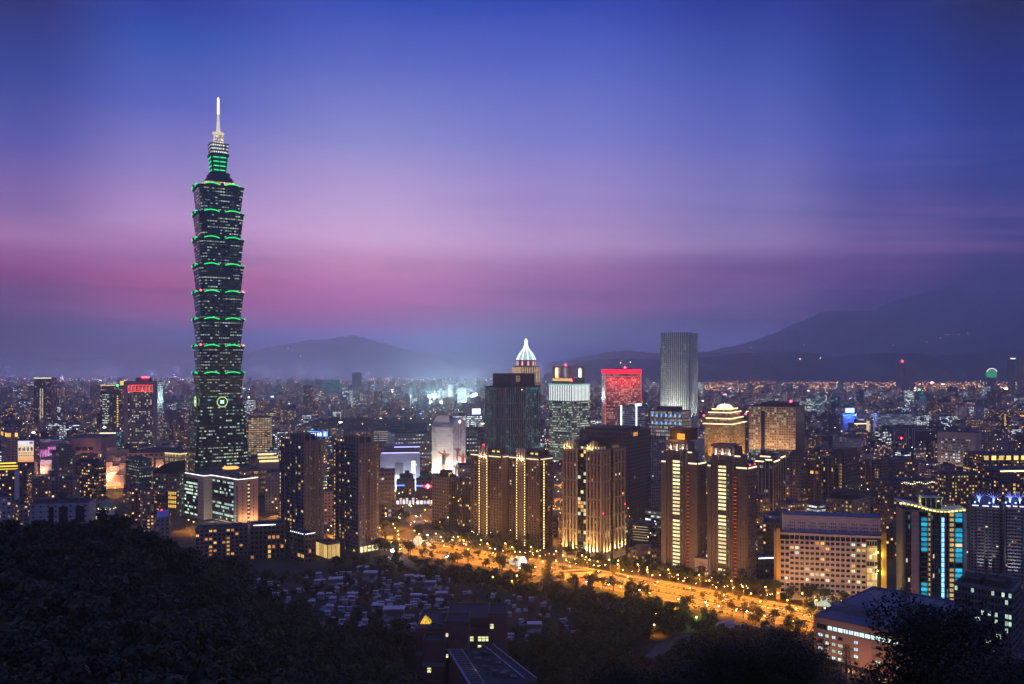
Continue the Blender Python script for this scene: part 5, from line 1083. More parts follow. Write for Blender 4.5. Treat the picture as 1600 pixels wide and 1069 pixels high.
# orange viaduct at the right
vd = empty('viaduct', (X(1590, 2350), 2350, 0), R_(8), 'orange-lit elevated road crossing at the right edge beside the stair-lit slim tower', 'viaduct')
mb = MB(); mb.box(-22, 90, -8, 8, 12, 14); mb.build('deck', mat('viaduct_concrete', (.3, .28, .25), .8), vd)
for k in range(5): mb = MB(); mb.box(-18 + k * 24, -15 + k * 24, -3, 3, 0, 12); mb.build('pier', mat('viaduct_concrete', (0, 0, 0)), vd)
mb = MB(); mb.box(-22, 90, -8.4, -8.05, 12, 15); mb.build('parapet', mat('viaduct_concrete', (0, 0, 0)), vd)
for k in range(6): point((-15 + k * 19, -2, 21), (1, .4, .08), 30000, .4, vd); point((-15 + k * 19, -14, 6), (1, .4, .08), 16000, .4, vd)
# ---------------------------------------------------------------- near towers, with windows and piers as real relief
def core(B, m=None, h=None, roof=True, name='glazing'):
    mb = MB(); H = h or B.h; mb.box(0, B.a, 0, B.b, 0, H, 0, 1); B.part(name, mb, [m or GLASS, ROOF])
    if roof:
        mb = MB(); t = .6
        for x0, x1, y0, y1 in ((-.45, B.a + .45, -.46, t), (-.45, B.a + .45, B.b - t, B.b + .45), (-.46, t, t, B.b - t), (B.a - t, B.a + .46, t, B.b - t)): mb.box(x0, x1, y0, y1, H + .003, H + 1.1)
        B.part('parapet', mb, TRIM)
def backs(B, m, h=None):
    """plain stone on the two faces turned away"""
    mb = MB(); H = h or B.h; mb.box(B.a + .003, B.a + .4, 0, B.b, 0, H); mb.box(-.4, B.a + .4, B.b + .003, B.b + .4, 0, H); B.part('rear_wall', mb, m)
# two dark apartment towers left of the boulevard
def apt(name, label, x0, xc, x1, top, D, th, seed, ph):
    B = Bld(name, label, 'apartment tower', x0, xc, x1, top, D, th, vb=862, ph=ph); core(B); H = B.h; nf = 30
    bl = mat('sky_tinted_tile', (.16, .155, .17), .7, var=.25); wm = mat('lamp_tinted_tile', (.2, .155, .125), .8, var=.25); backs(B, bl)  # blue sky light and warm lamp light are put into the face colours
    mbL = MB(); cL = B.grid(mbL, 'L', 0, B.b, 0, H, 9, nf, 1.5, 1.5, .5, .35); mbR = MB(); cR = B.grid(mbR, 'R', 0, B.a, 0, H, 7, nf, 2.2, 1.7, .5, .35)
    B.part('cladding', mbL, bl); B.part('cladding', mbR, wm)
    mb = MB()
    for k in range(4): s0 = B.b * (.12 + .22 * k); B.fb(mb, 'L', s0 - .5, s0 + .5, .5, 1.5, 0, H)
    B.part('pilaster', mb, mat('sky_tinted_pier', (.07, .075, .09), .7))  # pilasters carry the same painted blue of the sky
    mb = MB()                                             # balconies in two stacks
    for r in range(1, nf):
        zz = H * r / nf
        B.fb(mb, 'R', B.a * .44, B.a * .58, .5, 1.7, zz - .2, zz + .9)
        if r % 1 == 0 and r < 28: B.fb(mb, 'L', B.b * .02, B.b * .1, .5, 1.6, zz - .2, zz + .8)
    B.part('balcony', mb, wm)
    def pr(c):
        f, s_, z, w_, h_, k, r, nb, n = c
        if f == 'L': return .85 if k == 0 and r % 9 != 4 else .5 if (k == 4 and r < 14) else .3 if r in (3, 8, 19) and k < 4 else .1
        return .9 if k == nb - 1 and r % 7 != 5 else .5 if r in (2, 8, 17, 25) and k < 4 else .12
    B.windows(cL + cR, pr, [WIN_Y, WIN_Y, WIN_W, WIN_A], 100, seed)
    # crown: open frame that sweeps down to the left
    mb = MB(); n = 9
    for k in range(n + 1):
        s_ = B.b * k / n; zt = H + 1.5 + 6.5 * math.sin(math.pi / 2 * k / n); B.fb(mb, 'L', max(0, s_ - .45), min(B.b, s_ + .45), -.9, .1, H + 1.12, zt)
        if k < n:
            z2 = H + 1.5 + 6.5 * math.sin(math.pi / 2 * (k + 1) / n); a = [B.T('L', s_, .1, zt - .8), B.T('L', s_ + B.b / n, .1, z2 - .8), B.T('L', s_ + B.b / n, -.9, z2 - .8), B.T('L', s_, -.9, zt - .8)]
            mb.cuts.append(len(mb.f)); mb.hexa(a + [(x, y, z + .8) for x, y, z in a])
    for k in range(4): s_ = B.a * k / 3; B.fb(mb, 'R', max(.0, s_ - .45), min(B.a, s_ + .45), -.9, .1, H + 1.12, H + 8)
    B.fb(mb, 'R', 0, B.a, -.9, .12, H + 7.2, H + 8.02); B.part('crown_frame', mb, wm)
    B.pent(.2, .85, .2, .75, 5.5, TRIMD)
    mb = MB()
    for k in range(5): B.fb(mb, 'L', B.b * (.02 + .07 * k), B.b * (.05 + .07 * k), -1.6, -1, H + 1.2, H + 2.6)
    B.part('crown_light', mb, emis('crown_lamp', (1, .72, .4), 2.2, vary=.9))
    return B
B = apt('apartment_tower', 'left of two dark apartment towers with swept roof frames and amber-lit corner rooms', 437, 475, 505, 691, 722, 44, 11, 'the left dark apartment tower')
B = apt('apartment_tower', 'right of two dark apartment towers, its flank coloured warm like light from the orange boulevard', 522, 560.4, 592, 695, 728, 43, 21, 'the right dark apartment tower')
mb = MB()
for k in range(5): B.fb(mb, 'R', B.a * (.06 + .19 * k), B.a * (.2 + .19 * k), .55, .7, .6, 5.4)
B.part('lit_lobby', mb, emis('lobby_cream', (1, .8, .4), 1.4, vary=.5))
# twin brown towers with lines of bulbs
bulb = emis('bulb_yellow', (1, .72, .22), 3.2, vary=.4)
def twin(label, x0, xc, x1, top, D, th, cols, extra, seed, ph):
    B = Bld('apartment_tower', label, 'apartment tower', x0, xc, x1, top, D, th, vb=845, ph=ph); core(B); H = B.h; nf = 33; backs(B, BRND)
    fl_, fr_ = (B.sL(p) for p in cols)
    mb = MB(); c1 = B.grid(mb, 'L', 0, fl_, 0, H, 3, nf, 1.5, 1.0, .55, .45); c2 = B.grid(mb, 'L', fr_, B.b, 0, H, 5, nf, 1.7, 1.0, .55, .45); c3 = B.grid(mb, 'R', 0, B.a, 0, H, 5, nf, 1.7, 1.0, .55, .45)
    c4 = B.grid(mb, 'L', fl_ + .7, fr_ - .7, 0, H, 4, nf, .5, 2.2, 1.2, 1.1); B.part('cladding', mb, BRN)
    mb = MB()
    for s_ in (fl_, fr_): B.fb(mb, 'L', s_ - .7, s_ + .7, .3, 1.9, 0, H + 3)
    B.part('pilaster', mb, BRN)
    for s_ in (fl_, fr_):
        q = MB(); q.box(-.36, .36, -2.15, -1.92, -.5, .5); me = q.mesh('bulb_lamp', bulb)
        for r in range(nf): put('bulb_lamp', me, B.T('L', s_, 0, H * (r + .45) / nf), R_(-90), B.o)
    q = MB(); q.box(-.25, .25, -1.35, -1.12, -.3, .3); me = q.mesh('bulb_row', emis('bulb_amber', (1, .5, .18), .9)); mb = MB()
    for r in range(1, nf):
        for k in range(3): s_ = fl_ + (fr_ - fl_) * (.28 + .22 * k); B.fb(mb, 'L', s_ - .25, s_ + .25, 1.12, 1.4, H * r / nf, H * r / nf + .45)
    stuff(B.part('bulb_row', mb, MATS['bulb_amber']))
    if extra:
        s_ = B.sR(extra)
        q = MB(); q.box(-.26, .26, -.85, -.5, -.8, .8); me = q.mesh('bulb_lamp', bulb)
        for r in range(nf - 1): put('bulb_lamp', me, B.T('R', s_, 0, H * (r + .5) / nf), 0, B.o)
    B.windows(c1 + c2 + c3 + c4, lambda c: .03 + (.1 if c[5] == 1 and c[6] > 28 else 0), [WIN_Y, WIN_W, WIN_A], 60, seed)
    # crown: four lit fins over the centre bay, curved lit ledges either side
    mb = MB()
    for k in range(4): s_ = fl_ + (fr_ - fl_) * (.04 + .306 * k); B.fb(mb, 'L', s_ - .55, s_ + .55, 1.3, 2.3, H - 3.5, H + 7.5)
    B.part('crown_fin', mb, mat('fin_stone', (.5, .42, .34), .7))
    for k in range(3): point(B.T('L', fl_ + (fr_ - fl_) * (.2 + .3 * k), 3.0, H - 2), (1, .72, .42), 1100, .2, B.o)
    for s0, s1 in ((.2, fl_ - 1.2), (fr_ + 1.2, B.b - .3)):
        mb = MB(); n = 8
        for k in range(n): u0, u1 = s0 + (s1 - s0) * k / n, s0 + (s1 - s0) * (k + .82) / n; B.fb(mb, 'L', u0, u1, .5, .9 + .9 * math.sin(math.pi * (k + .5) / n), H - 1.6, H - .9)
        B.part('crown_light', mb, emis('ledge_cream', (1, .74, .45), 1.6))
    mb = MB(); B.fb(mb, 'R', 1, B.a - .5, .5, .9, H - 1.6, H - .9); B.part('crown_light', mb, MATS['ledge_cream'])
    B.pent(.1, .9, .12, .8, 6, BRND)
    mb = MB()
    for k in (.25, .6): s_ = fr_ + (B.b - fr_) * k; B.fb(mb, 'L', s_, s_ + 3, -B.a * .1 + .05, -B.a * .1 + .3, H + 2.5, H + 4)
    B.part('roof_light', mb, emis('vent_yellow', (1, .85, .2), 1.0)); return B
B = twin('left of the twin brown towers with vertical rows of yellow bulbs', 736, 784, 796, 712, 765, 50, (751, 763), None, 31, 'the left twin brown tower')
B = twin('right of the twin brown bulb-lined towers, a third bulb row on its right flank', 796, 843, 863, 716, 748, 50, (809.5, 822), 849, 41, 'the right twin brown tower')
# stone tower with lit pilasters
B = Bld('apartment_tower', 'large brown stone tower whose pilasters are uplit gold at the foot and crown', 'apartment tower', 880, 941, 975.5, 705, 694, 54, vb=878, ph='the uplit stone tower'); core(B); H = B.h; backs(B, BRN)
nf = 30; mb = MB(); zb_ = B.z(869)
gl, gr = B.sL(903), B.sL(916.5); r0, r1 = B.sR(952), B.sR(958)
stone = mat('uplit_stone', (.3, .225, .165), .8, var=.2)
cs = B.grid(mb, 'L', 0, gl, zb_, H, 4, nf, 1.5, .9, .1, .08); cs += B.grid(mb, 'L', gr, B.b, zb_, H, 4, nf, 1.5, .9, .1, .08); cs += B.grid(mb, 'R', 0, r0, zb_, H, 2, nf, 2.4, 1.2, .1, .08); cs += B.grid(mb, 'R', r1, B.a, zb_, H, 3, nf, 2.6, 1.2, .1, .08)
B.part('spandrel', mb, BRND)
mb = MB(); cg = B.grid(mb, 'L', gl, gr, 0, H + 3, 3, nf + 1, .3, .5, .25, .2); cg += B.grid(mb, 'R', r0, r1, 0, H, 1, nf, .4, .5, .2, .15); B.part('glazed_bay', mb, TRIMD)
piers = [('L', s0 + (s1 - s0) * k / 4) for s0, s1 in ((.9, gl - .9), (gr + .9, B.b - .9)) for k in range(5)] + [('R', .9 + (r0 - 1.8) * k / 2) for k in range(3)] + [('R', r1 + .9 + (B.a - r1 - 1.8) * k / 3) for k in range(4)]
mb = MB()
for f_, s_ in piers: B.fb(mb, f_, s_ - .8, s_ + .8, .1, 1.3, zb_, H)
B.part('pilaster', mb, stone); mb = MB()
for k, py in enumerate((708, 728, 755, 783, 810, 834)):
    zz = B.z(py)
    for f_, s0, s1 in (('L', 0, gl), ('L', gr, B.b), ('R', 0, r0), ('R', r1, B.a)): B.fb(mb, f_, s0, s1, .1, 1.1, zz, zz + 1.3)
B.part('cornice', mb, stone)
mb = MB(); cb = []
for f_, s0, s1, n in (('L', 0, gl, 3), ('L', gr, B.b, 3), ('R', 0, r0, 1), ('R', r1, B.a, 2)): cb += B.grid(mb, f_, s0, s1, 0, zb_ - .2, n, 3, 2.2, 1.6, .9, .8); B.fb(mb, f_, s0, s1, .1, 1.6, zb_ - .19, zb_ + .6)
B.part('plinth', mb, stone)
B.windows(cs + cg + cb, lambda c: .28 if c[0] == 'L' and c[7] == 3 and c[8] > 20 else .03, [WIN_W, WIN_Y, WIN_G, WIN_A], 90, 51)
for f_, s_ in piers: spot(B.T(f_, s_, 2.1, zb_ + .9), (0, .1, 1) if f_ == 'R' else (.1, 0, 1), (1, .68, .22), 90000, 40, B.o, .15)
mb = MB()                                                 # crown of stepped fins
for f_, s0, n, e in (('L', .6, 4, 0), ('L', gr + .4, 3, 0), ('L', B.b - 8, 3, -1), ('R', 1, 2, -1), ('R', r1, 4, -1)):
    for k in range(n): s_ = s0 + k * 2.7; B.fb(mb, f_, s_, s_ + .9, -1.2, .6, H + 1.12, H + (5 + 1.5 * k if f_ == 'L' and e == 0 else 3.2))
B.part('crown_fin', mb, mat('fin_stone', (0, 0, 0)))
for s_ in (2, 7, gr + 2, gr + 5): point(B.T('L', s_, 1.3, H + 1.6), (1, .7, .22), 1400, .2, B.o)
mb = MB()
for f_, s_, L_ in (('L', B.b - 9, 5), ('R', 1.5, 6), ('R', r1 + 1, 7)): B.fb(mb, f_, s_, s_ + L_, -1.6, -1.22, H + 1.2, H + 3)
B.part('crown_light', mb, emis('crown_glow', (1, .74, .35), 1.7, vary=.5)); B.pent(.15, .9, .2, .8, 7, BRND); B.pent(.3, .7, .05, .5, 10, TRIMD)
for px_, py in ((940, 802), (974, 796)):
    f_, s_ = ('R', B.sR(px_)); mb = MB(); mb.octa(B.T('R', s_, 1.6, B.z(py)), .6); B.part('beacon', mb, emis('beacon_small', (1, .03, .03), 9))
for k in range(9): f_, s_ = piers[::2][k % len(piers[::2])]; point(B.T(f_, s_, 4, 2.2), (1, .65, .25), 700, .25, B.o)
B = S('office_block', 'large plain dark block looming behind the uplit stone tower', 906, 978, 1017, 676, 850, 58, facade('f_loom', (.075, .06, .062), (.05, .045, .05), ww=.5, wh=.5, frac=.012, cols=MIXD, st=.8, fixed=True), 4, 3.8, vb=800, ph='the looming dark block', plant=5)
B.pent(.05, .75, .1, .9, 3.5, BRND); mb = MB(); B.fb(mb, 'R', B.a * .28, B.a * .45, .05, .3, B.h - 5, B.h - 1); B.part('lit_panel', mb, WIN_A)
for zz in (.45, .75): B.strip('string_course', 'R', 0, B.a, B.h * zz, TRIMD, .8, .4)
# paired towers with centre light columns
def pair(label, x0, xc, x1, D, cen, wing, seed, top, wtop, rt, rtop, ph):
    B = Bld('apartment_tower', label, 'apartment tower', x0, xc, x1, wtop, D, 52, vb=905, ph=ph); core(B, roof=False); H = B.h; backs(B, BRND); nf = 31
    c0, c1 = B.sL(cen[0]), B.sL(cen[1]); Ht = B.z(top, 'L', c0); w0, w1 = (B.sL(p) for p in wing)
    st_ = mat('paired_stone', (.17, .13, .11), .8, var=.25)
    mb = MB(); mb.box(.5, B.a - .5, B.b - c1, B.b - c0, .1, Ht, 0, 1); mb.box(-2.2, .4, B.b - c1, B.b - c0, 0, Ht - 6, 0, 1); B.part('centre_block', mb, [st_, ROOF])
    Hw = B.z(rtop, 'L', w0); mb = MB(); mb.box(1, B.a - 1, B.b - w1, B.b - c1 - .01, H + .01, Hw, 0, 1); B.part('shoulder', mb, [st_, ROOF])
    mb = MB(); cells = B.grid(mb, 'L', 0, c0, 0, H, 3, nf, 1.6, 1.0, .6, .45); cells += B.grid(mb, 'L', c1, B.b, 0, H, 5, nf, 1.6, 1.0, .6, .45); cells += B.grid(mb, 'R', 0, B.a, 0, H, 4, nf, 1.8, 1.0, .6, .45); B.part('cladding', mb, st_)
    mb = MB(); cm = [c0 + (c1 - c0) * t_ for t_ in (.0, .16, .32, .74, .87, 1)]
    for s_ in cm: B.fb(mb, 'L', max(c0, s_ - .45), min(c1, s_ + .45), 2.21, 3.2, 0, Ht - 6)
    B.part('pilaster', mb, st_)
    nfc = 33; mb = MB()
    for r in range(nfc): zz = (Ht - 8) * (r + .05) / nfc; B.fb(mb, 'L', cm[2] + .45, cm[3] - .45, 2.21, 2.9, zz, zz + .9)
    B.part('spandrel', mb, BRND)
    q = MB(); ww_ = (cm[3] - cm[2] - 1.1) / 2
    q.box(-ww_ - .1, -.12, -2.45, -2.22, -.95, .95); q.box(.12, ww_ + .1, -2.45, -2.22, -.95, .95); ms = [q.mesh('window', m_) for m_ in (emis('stair_cream', (1, .84, .42), 1.5, vary=.8), WIN_W)]
    rr = random.Random(seed)
    for r in range(2, nfc - 2):
        if rr.random() < .93: put('window', rr.choice((ms[0], ms[0], ms[1])), B.T('L', (cm[2] + cm[3]) / 2, 0, (Ht - 8) * (r + .6) / nfc), R_(-90), B.o)
    q = MB(); q.box(-.75, .75, -2.4, -2.22, -.6, .6); mt = q.mesh('window', WIN_T)
    for r in range(3, nfc):
        if rr.random() < .3: put('window', mt, B.T('L', (cm[3] + cm[4]) / 2, 0, (Ht - 8) * (r + .6) / nfc), R_(-90), B.o)
    rc = [B.sL(p) for p in rt]; mb = MB(); B.fb(mb, 'L', rc[0], rc[1], .55, .7, H * .05, H * .93); B.part('red_bay', mb, mat('red_bay', (.12, .025, .02), .7))
    q = MB(); q.box(-(rc[1] - rc[0]) / 2 + .15, (rc[1] - rc[0]) / 2 - .15, -1.0, -.72, -.2, .2); mr = q.mesh('balcony_light', emis('balcony_red', (1, .2, .07), .9, vary=.5))
    for r in range(2, nf - 2): put('balcony_light', mr, B.T('L', (rc[0] + rc[1]) / 2, 0, H * (r + .3) / nf), R_(-90), B.o)
    B.windows(cells, lambda c: .02, [WIN_Y, WIN_A, WIN_T], 30, seed)
    mb = MB()
    for k in range(3): s_ = c0 + (c1 - c0) * (.18 + .32 * k); B.fb(mb, 'L', s_ - .6, s_ + .6, 0, .9, Ht - 13 + 7.1, Ht - 1.2)
    B.part('crown_fin', mb, mat('fin_stone', (0, 0, 0)))
    for k in (.18, .5, .82): point(B.T('L', c0 + (c1 - c0) * k, 2.2, Ht - 5), (1, .75, .6), 900, .2, B.o)
    mb = MB(); B.fb(mb, 'L', c0 - .5, c1 + .5, -.6, 1.4, Ht, Ht + 1.2); mb.box(0, B.a, B.b - c1 - .5, B.b - c0 + .5, Ht + 1.21, Ht + 1.6); B.part('cornice', mb, st_)
    mb = MB(); B.fb(mb, 'L', .2, c0 - .6, .5, .95, H - .9, H + .1); B.fb(mb, 'L', (w0 + w1) / 2, B.b - .2, .5, .95, H - .9, H + .1); B.fb(mb, 'R', .2, B.a - .3, .5, .95, H - .9, H + .1); B.fb(mb, 'L', w0, w1, -.95, -.6, Hw - .8, Hw + .1)
    B.part('roof_light', mb, emis('rim_cream', (1, .74, .42), 1.9))
    for f_, s_ in (('L', c0 - 1.2), ('L', c1 + 1), ('L', B.b - 1.4), ('R', 1.5)): spot(B.T(f_, s_, 3.4, .4), (0, .08, 1) if f_ == 'R' else (.08, 0, 1), (1, .66, .5), 5200, 55, B.o, .15)
    return B
B = pair('left of the paired dark brown towers with a stacked column of cream windows', 1034, 1090, 1102, 645, (1043, 1074), (1072, 1080), 61, 690, 724, (1070.5, 1077.5), 706, 'the left paired tower')
mb = MB(); z1 = B.z(690, 'L', 5) + 1.7; mb.box(B.a * .15, B.a * .9, B.b * .2, B.b * .8, z1, z1 + 9); B.part('roof_house', mb, BRND)
mb = MB(); mb.box(-.6, -.2, B.b * .35, B.b * .55, z1 + .5, z1 + 5); B.part('lit_panel', mb, emis('roof_orange', (1, .4, .05), 1.6, vary=.6)); point((-4, B.b * .62, z1 + 3), (1, .5, .08), 2500, .4, B.o)
B = pair('right of the paired dark brown towers, with red balcony lights and red roof beacons', 1106, 1168, 1181, 617, (1113, 1147), (1146, 1156), 71, 697, 731, (1145, 1151.5), 712, 'the right paired tower')
for s_ in (.3, .9): mb = MB(); mb.octa(B.T('R', B.a * s_, 0, B.h + 1.5), .6); B.part('beacon', mb, MATS['beacon_small'])
# arched gateway between them
B = Bld('gateway', 'stone gateway with a tall round arch lit rose, between the paired dark towers', 'gateway', 1085.5, 1106, 1109, 876, 634, 62, h=Z(876, 634)); H = B.h
mb = MB(); L_ = B.b; n = 14; ra = L_ * .3; c = L_ / 2; zs = H * .5
B.fb(mb, 'L', 0, c - ra, -4, 0, 0, H); B.fb(mb, 'L', c + ra, L_, -4, 0, 0, H)
for k in range(n):
    a0, a1 = math.pi * k / n, math.pi * (k + 1) / n; s0, s1 = c - ra * math.cos(a0), c - ra * math.cos(a1); z0, z1 = zs + ra * 1.25 * math.sin(a0), zs + ra * 1.25 * math.sin(a1)
    q = [B.T('L', s0, 0, z0), B.T('L', s1, 0, z1), B.T('L', s1, -4, z1), B.T('L', s0, -4, z0)]; mb.hexa(q + [B.T('L', s0, 0, H), B.T('L', s1, 0, H), B.T('L', s1, -4, H), B.T('L', s0, -4, H)])
B.part('wall', mb, mat('gate_stone', (.34, .25, .2), .8)); mb = MB(); B.fb(mb, 'L', -.5, L_ + .5, -4.4, .5, H + .01, H + 1); B.part('cornice', mb, mat('gate_stone', (0, 0, 0)))
mb = MB(); mb.tube([B.T('L', c - ra, .3, .2), B.T('L', c - ra, .3, zs)] + [B.T('L', c - ra * math.cos(math.pi * k / 14), .3, zs + ra * 1.25 * math.sin(math.pi * k / 14)) for k in range(15)] + [B.T('L', c + ra, .3, .2)], .35, 5); B.part('arch_moulding', mb, mat('gate_moulding', (.5, .38, .32), .7))
for s_ in (c - ra - 1, c + ra + 1): spot(B.T('L', s_, 2.6, .4), (.07, 0, 1), (1, .62, .5), 9000, 60, B.o, .15)
# podium office with sawtooth front
B = Bld('office_block', 'beige podium office with sawtooth front, white roof light line and green-lit glass', 'office', 331, 372.5, 403, 750, 858, 48, vb=817, ph='the sawtooth podium office'); H = B.h
bw = mat('podium_beige', (.42, .37, .31), .8, var=.12); pk = mat('podium_pink', (.46, .31, .25), .8, var=.12)
mb = MB(); mb.box(0, B.a, 0, B.b, 0, H, 0, 1); s1 = B.sR(300) ; y2 = B.b + (B.sL(280) * -1 if False else 0)
kx = -9.; L2 = B.b * .78                                    # second, farther tooth to the left
mb.box(kx, B.a * .8, B.b + .01, B.b + L2, 0, H, 0, 1); B.part('wall', mb, [bw, ROOF])
def curtain(B, f_, s0, s1, z0, z1, oo, nb, nr, prob, seed):
    mb = MB(); 
    P_ = lambda t_, o_, z_: B.T(f_, t_, o_, z_)
    B.fb(mb, f_, s0, s1, oo + .02, oo + .5, z0, z1); g_ = B.part('curtain_wall', mb, GLASS); rr = random.Random(seed)
    cells = [(f_, s0 + (s1 - s0) * (k + .5) / nb, z0 + (z1 - z0) * (r + .5) / nr, (s1 - s0) / nb * .92, (z1 - z0) / nr * .55, k, r, nb, nr) for r in range(nr) for k in range(nb)]
    rows = [rr.random() for _ in range(nr)]
    B.windows(cells, lambda c: prob * (1.6 if rows[c[6]] > .45 else .25), [WIN_G, WIN_G, emis('window_cyan_white', (.6, 1, .9), .8, vary=.6)], 100, seed, oo + .55)
    mb = MB()
    for k in range(nb + 1): s_ = s0 + (s1 - s0) * k / nb; B.fb(mb, f_, s_ - .12, s_ + .12, oo + .5, oo + .85, z0, z1)
    for r in range(nr + 1): zz = z0 + (z1 - z0) * r / nr; B.fb(mb, f_, s0, s1, oo + .5, oo + .8, zz - .45, zz + .45)
    B.part('curtain_frame', mb, TRIMD)
curtain(B, 'L', B.sL(333), B.sL(366), 2, B.z(754), 0, 14, 11, .5, 3)
mb = MB(); q_ = MB()
for r in range(11): zz = 3 + (H - 9) * r / 11; B.fb(mb, 'L', B.sL(369), B.sL(371.7), .01, .12, zz, zz + 2.4)
for k in range(11): s_ = B.sL(340 + k * 2.7); B.fb(mb, 'L', s_, s_ + .8, .01, .12, H - 3.4, H - 1.6)
for px_ in (379, 396):
    for r in range(10): zz = 3 + (H - 8) * r / 10; s_ = B.sR(px_); B.fb(mb, 'R', s_ - .5, s_ + .5, .31, .4, zz, zz + 2.4)
B.part('slot_window', mb, TRIMD)
mb = MB(); B.fb(mb, 'R', 0, B.sR(386), .01, .3, 0, H); B.fb(mb, 'R', B.sR(391), B.a, .01, .3, 0, H); B.part('pink_facing', mb, pk)
mb = MB(); B.fb(mb, 'R', B.sR(386), B.sR(391), .01, .1, 0, H - 3); B.part('stair_glass', mb, GLASS)
B.dots('stair_light', 'R', (B.sR(386) + B.sR(391)) / 2, 2, H - 4, 10, 2.4, 1.6, WIN_W, .2)
def rbox(mb, x0, x1, y0, y1, z0, z1): mb.box(x0, x1, y0, y1, z0, z1)
mb = MB()                                                  # second tooth: glazing, slots
rows = 11
rr = random.Random(9); ya, yb = B.b + L2 * .3, B.b + L2 * .96
mb.box(kx - .5, kx - .02, ya, yb, 2, H - 4); B.part('curtain_wall', mb, GLASS)
mbw = MB(); mbf = MB()
for r in range(rows):
    zz = 2 + (H - 6) * r / rows; mbf.box(kx - .8, kx - .5, ya, yb, zz - .4, zz + .4); on = rr.random() > .3
    for k in range(9):
        if rr.random() < (.7 if on else .12): mbw.box(kx - .66, kx - .52, ya + (yb - ya) * k / 9 + .15, ya + (yb - ya) * (k + 1) / 9 - .15, zz + 1, zz + 2.9)
B.part('curtain_frame', mbf, TRIMD); B.part('window', mbw, WIN_G)
mb = MB()
for r in range(10):
    zz = 3 + (H - 8) * r / 10
    for y in (B.b + L2 * .09, B.b + L2 * .2): mb.box(kx - .12, kx - .01, y - .5, y + .5, zz, zz + 2.4)
B.part('slot_window', mb, TRIMD)
mb = MB()
for a_, b_ in (((B.a, -.2), (0, -.2)), ((-.2, 0), (-.2, B.b)), ((0, B.b - .15), (kx, B.b - .15)), ((kx - .2, B.b), (kx - .2, B.b + L2))): mb.tube([(*a_, H + .4), (*b_, H + .4)], .32, 4)
B.part('roof_line_light', mb, emis('roofline_white', (1, .9, .78), 3.0, True)); B.plant(5, 3.5, 2)
for k in range(3): point((B.a * (.2 + .3 * k), -7, 4), (1, .5, .2), 5000, .4, B.o)
for k in range(3): point((-9, B.b * (.1 + .3 * k), 4), (1, .85, .6), 3500, .4, B.o)
# hospital
B = Bld('hospital', 'wide pinkish-white hospital with a full grid of square windows and yellow end walls', 'hospital', 1213, 1384, 1388, 840, 572, 77, a=17, vb=925, ph='the pink hospital'); core(B, roof=False); H = B.h; backs(B, PINKB)
hw_ = mat('hospital_tile', (.54, .46, .4), .75, var=.12); L_ = B.b; s_ = [B.sL(p) for p in (1219, 1233.5, 1353.5, 1370.5)]
mb = MB(); cs = B.grid(mb, 'L', s_[1], s_[2], B.z(924, 'L', s_[1]), H - 4, 15, 10, 1.05, 1.7, .5, .42); c0 = B.grid(mb, 'L', s_[0], s_[1], 4, H - 4, 2, 9, .8, 1.9, .3, .3)
B.fb(mb, 'L', 0, L_, .01, .6, H - .7, H + .6); B.fb(mb, 'L', s_[1], s_[2], .01, .35, 0, B.z(925, 'L', s_[1])); B.part('tile_grid', mb, hw_)
mb = MB(); ct = B.grid(mb, 'L', s_[2] + .3, s_[3], 2, H - 2, 4, 9, .35, 1.5, .3, 1.0); B.part('stair_bay', mb, hw_)
mb = MB(); ctop = B.grid(mb, 'L', s_[1], s_[2], H - 4, H - .7, 15, 1, .5, .5, .25, .2); B.part('top_storey', mb, hw_)
mb = MB()
for f_, a_, b_ in (('L', .0, s_[0] - .2), ('L', s_[3] + 2.5, L_)): B.fb(mb, f_, a_, b_, .05, 2.6, 0, H + 3.2)
B.fb(mb, 'R', 0, B.a, .01, .5, 0, H + 3); B.part('yellow_end_wall', mb, mat('yellow_wall', (.62, .4, .06), .75, var=.12))
B.windows(ct, lambda c: .85 if c[6] not in (5, 8) else .1, [WIN_Y, WIN_W, WIN_Y], 40, 3); B.windows(cs + c0 + ctop, lambda c: .13 if c[6] > 2 else .05, [WIN_Y, WIN_W, WIN_A, WIN_G], 60, 5)
mb = MB(); mb.box(3, B.a - 2, L_ * .04, L_ * .93, H + .61, B.z(811), 0, 1); ph_ = B.part('penthouse', mb, [mat('penthouse_tile', (.4, .36, .42), .75, var=.15), ROOF])
mb = MB()
for r in range(3):
    for g_ in range(9):
        for k in range(3 + (r + g_) % 2): y = L_ * (.06 + .095 * g_) + k * 1.35; mb.box(2.93, 2.99, y, y + .75, H + 2.2 + r * 2.3, H + 3.1 + r * 2.3)
mb.build('small_window', TRIMD, B.o); ROOFB = mat('roof_blue_paint', (.07, .1, .2), .7, var=.3)
mb = MB(); mb.box(2.2, B.a - 1.2, L_ * .035, L_ * .935, B.z(811) + .01, B.z(811) + .5); B.part('penthouse_roof', mb, ROOFB); mb = MB(); mb.box(.3, 2.9, L_ * .03, L_ * .95, H + .62, H + .9); B.part('roof_terrace', mb, ROOFB)
for k in range(3): point(B.T('L', s_[3] + 1, 3.5, H * (.2 + .28 * k)), (1, .75, .2), 2600, .3, B.o)
for k in range(5): point(B.T('L', L_ * (.12 + .2 * k), 22, 9), (1, .5, .28), 3000, .5, B.o)
mb = MB(); B.fb(mb, 'L', s_[2] - 34, s_[2] - 22, 6, 14, 0, 4.5); B.part('entrance_porch', mb, emis('porch_light', (.95, 1, .8), .8, vary=.5))
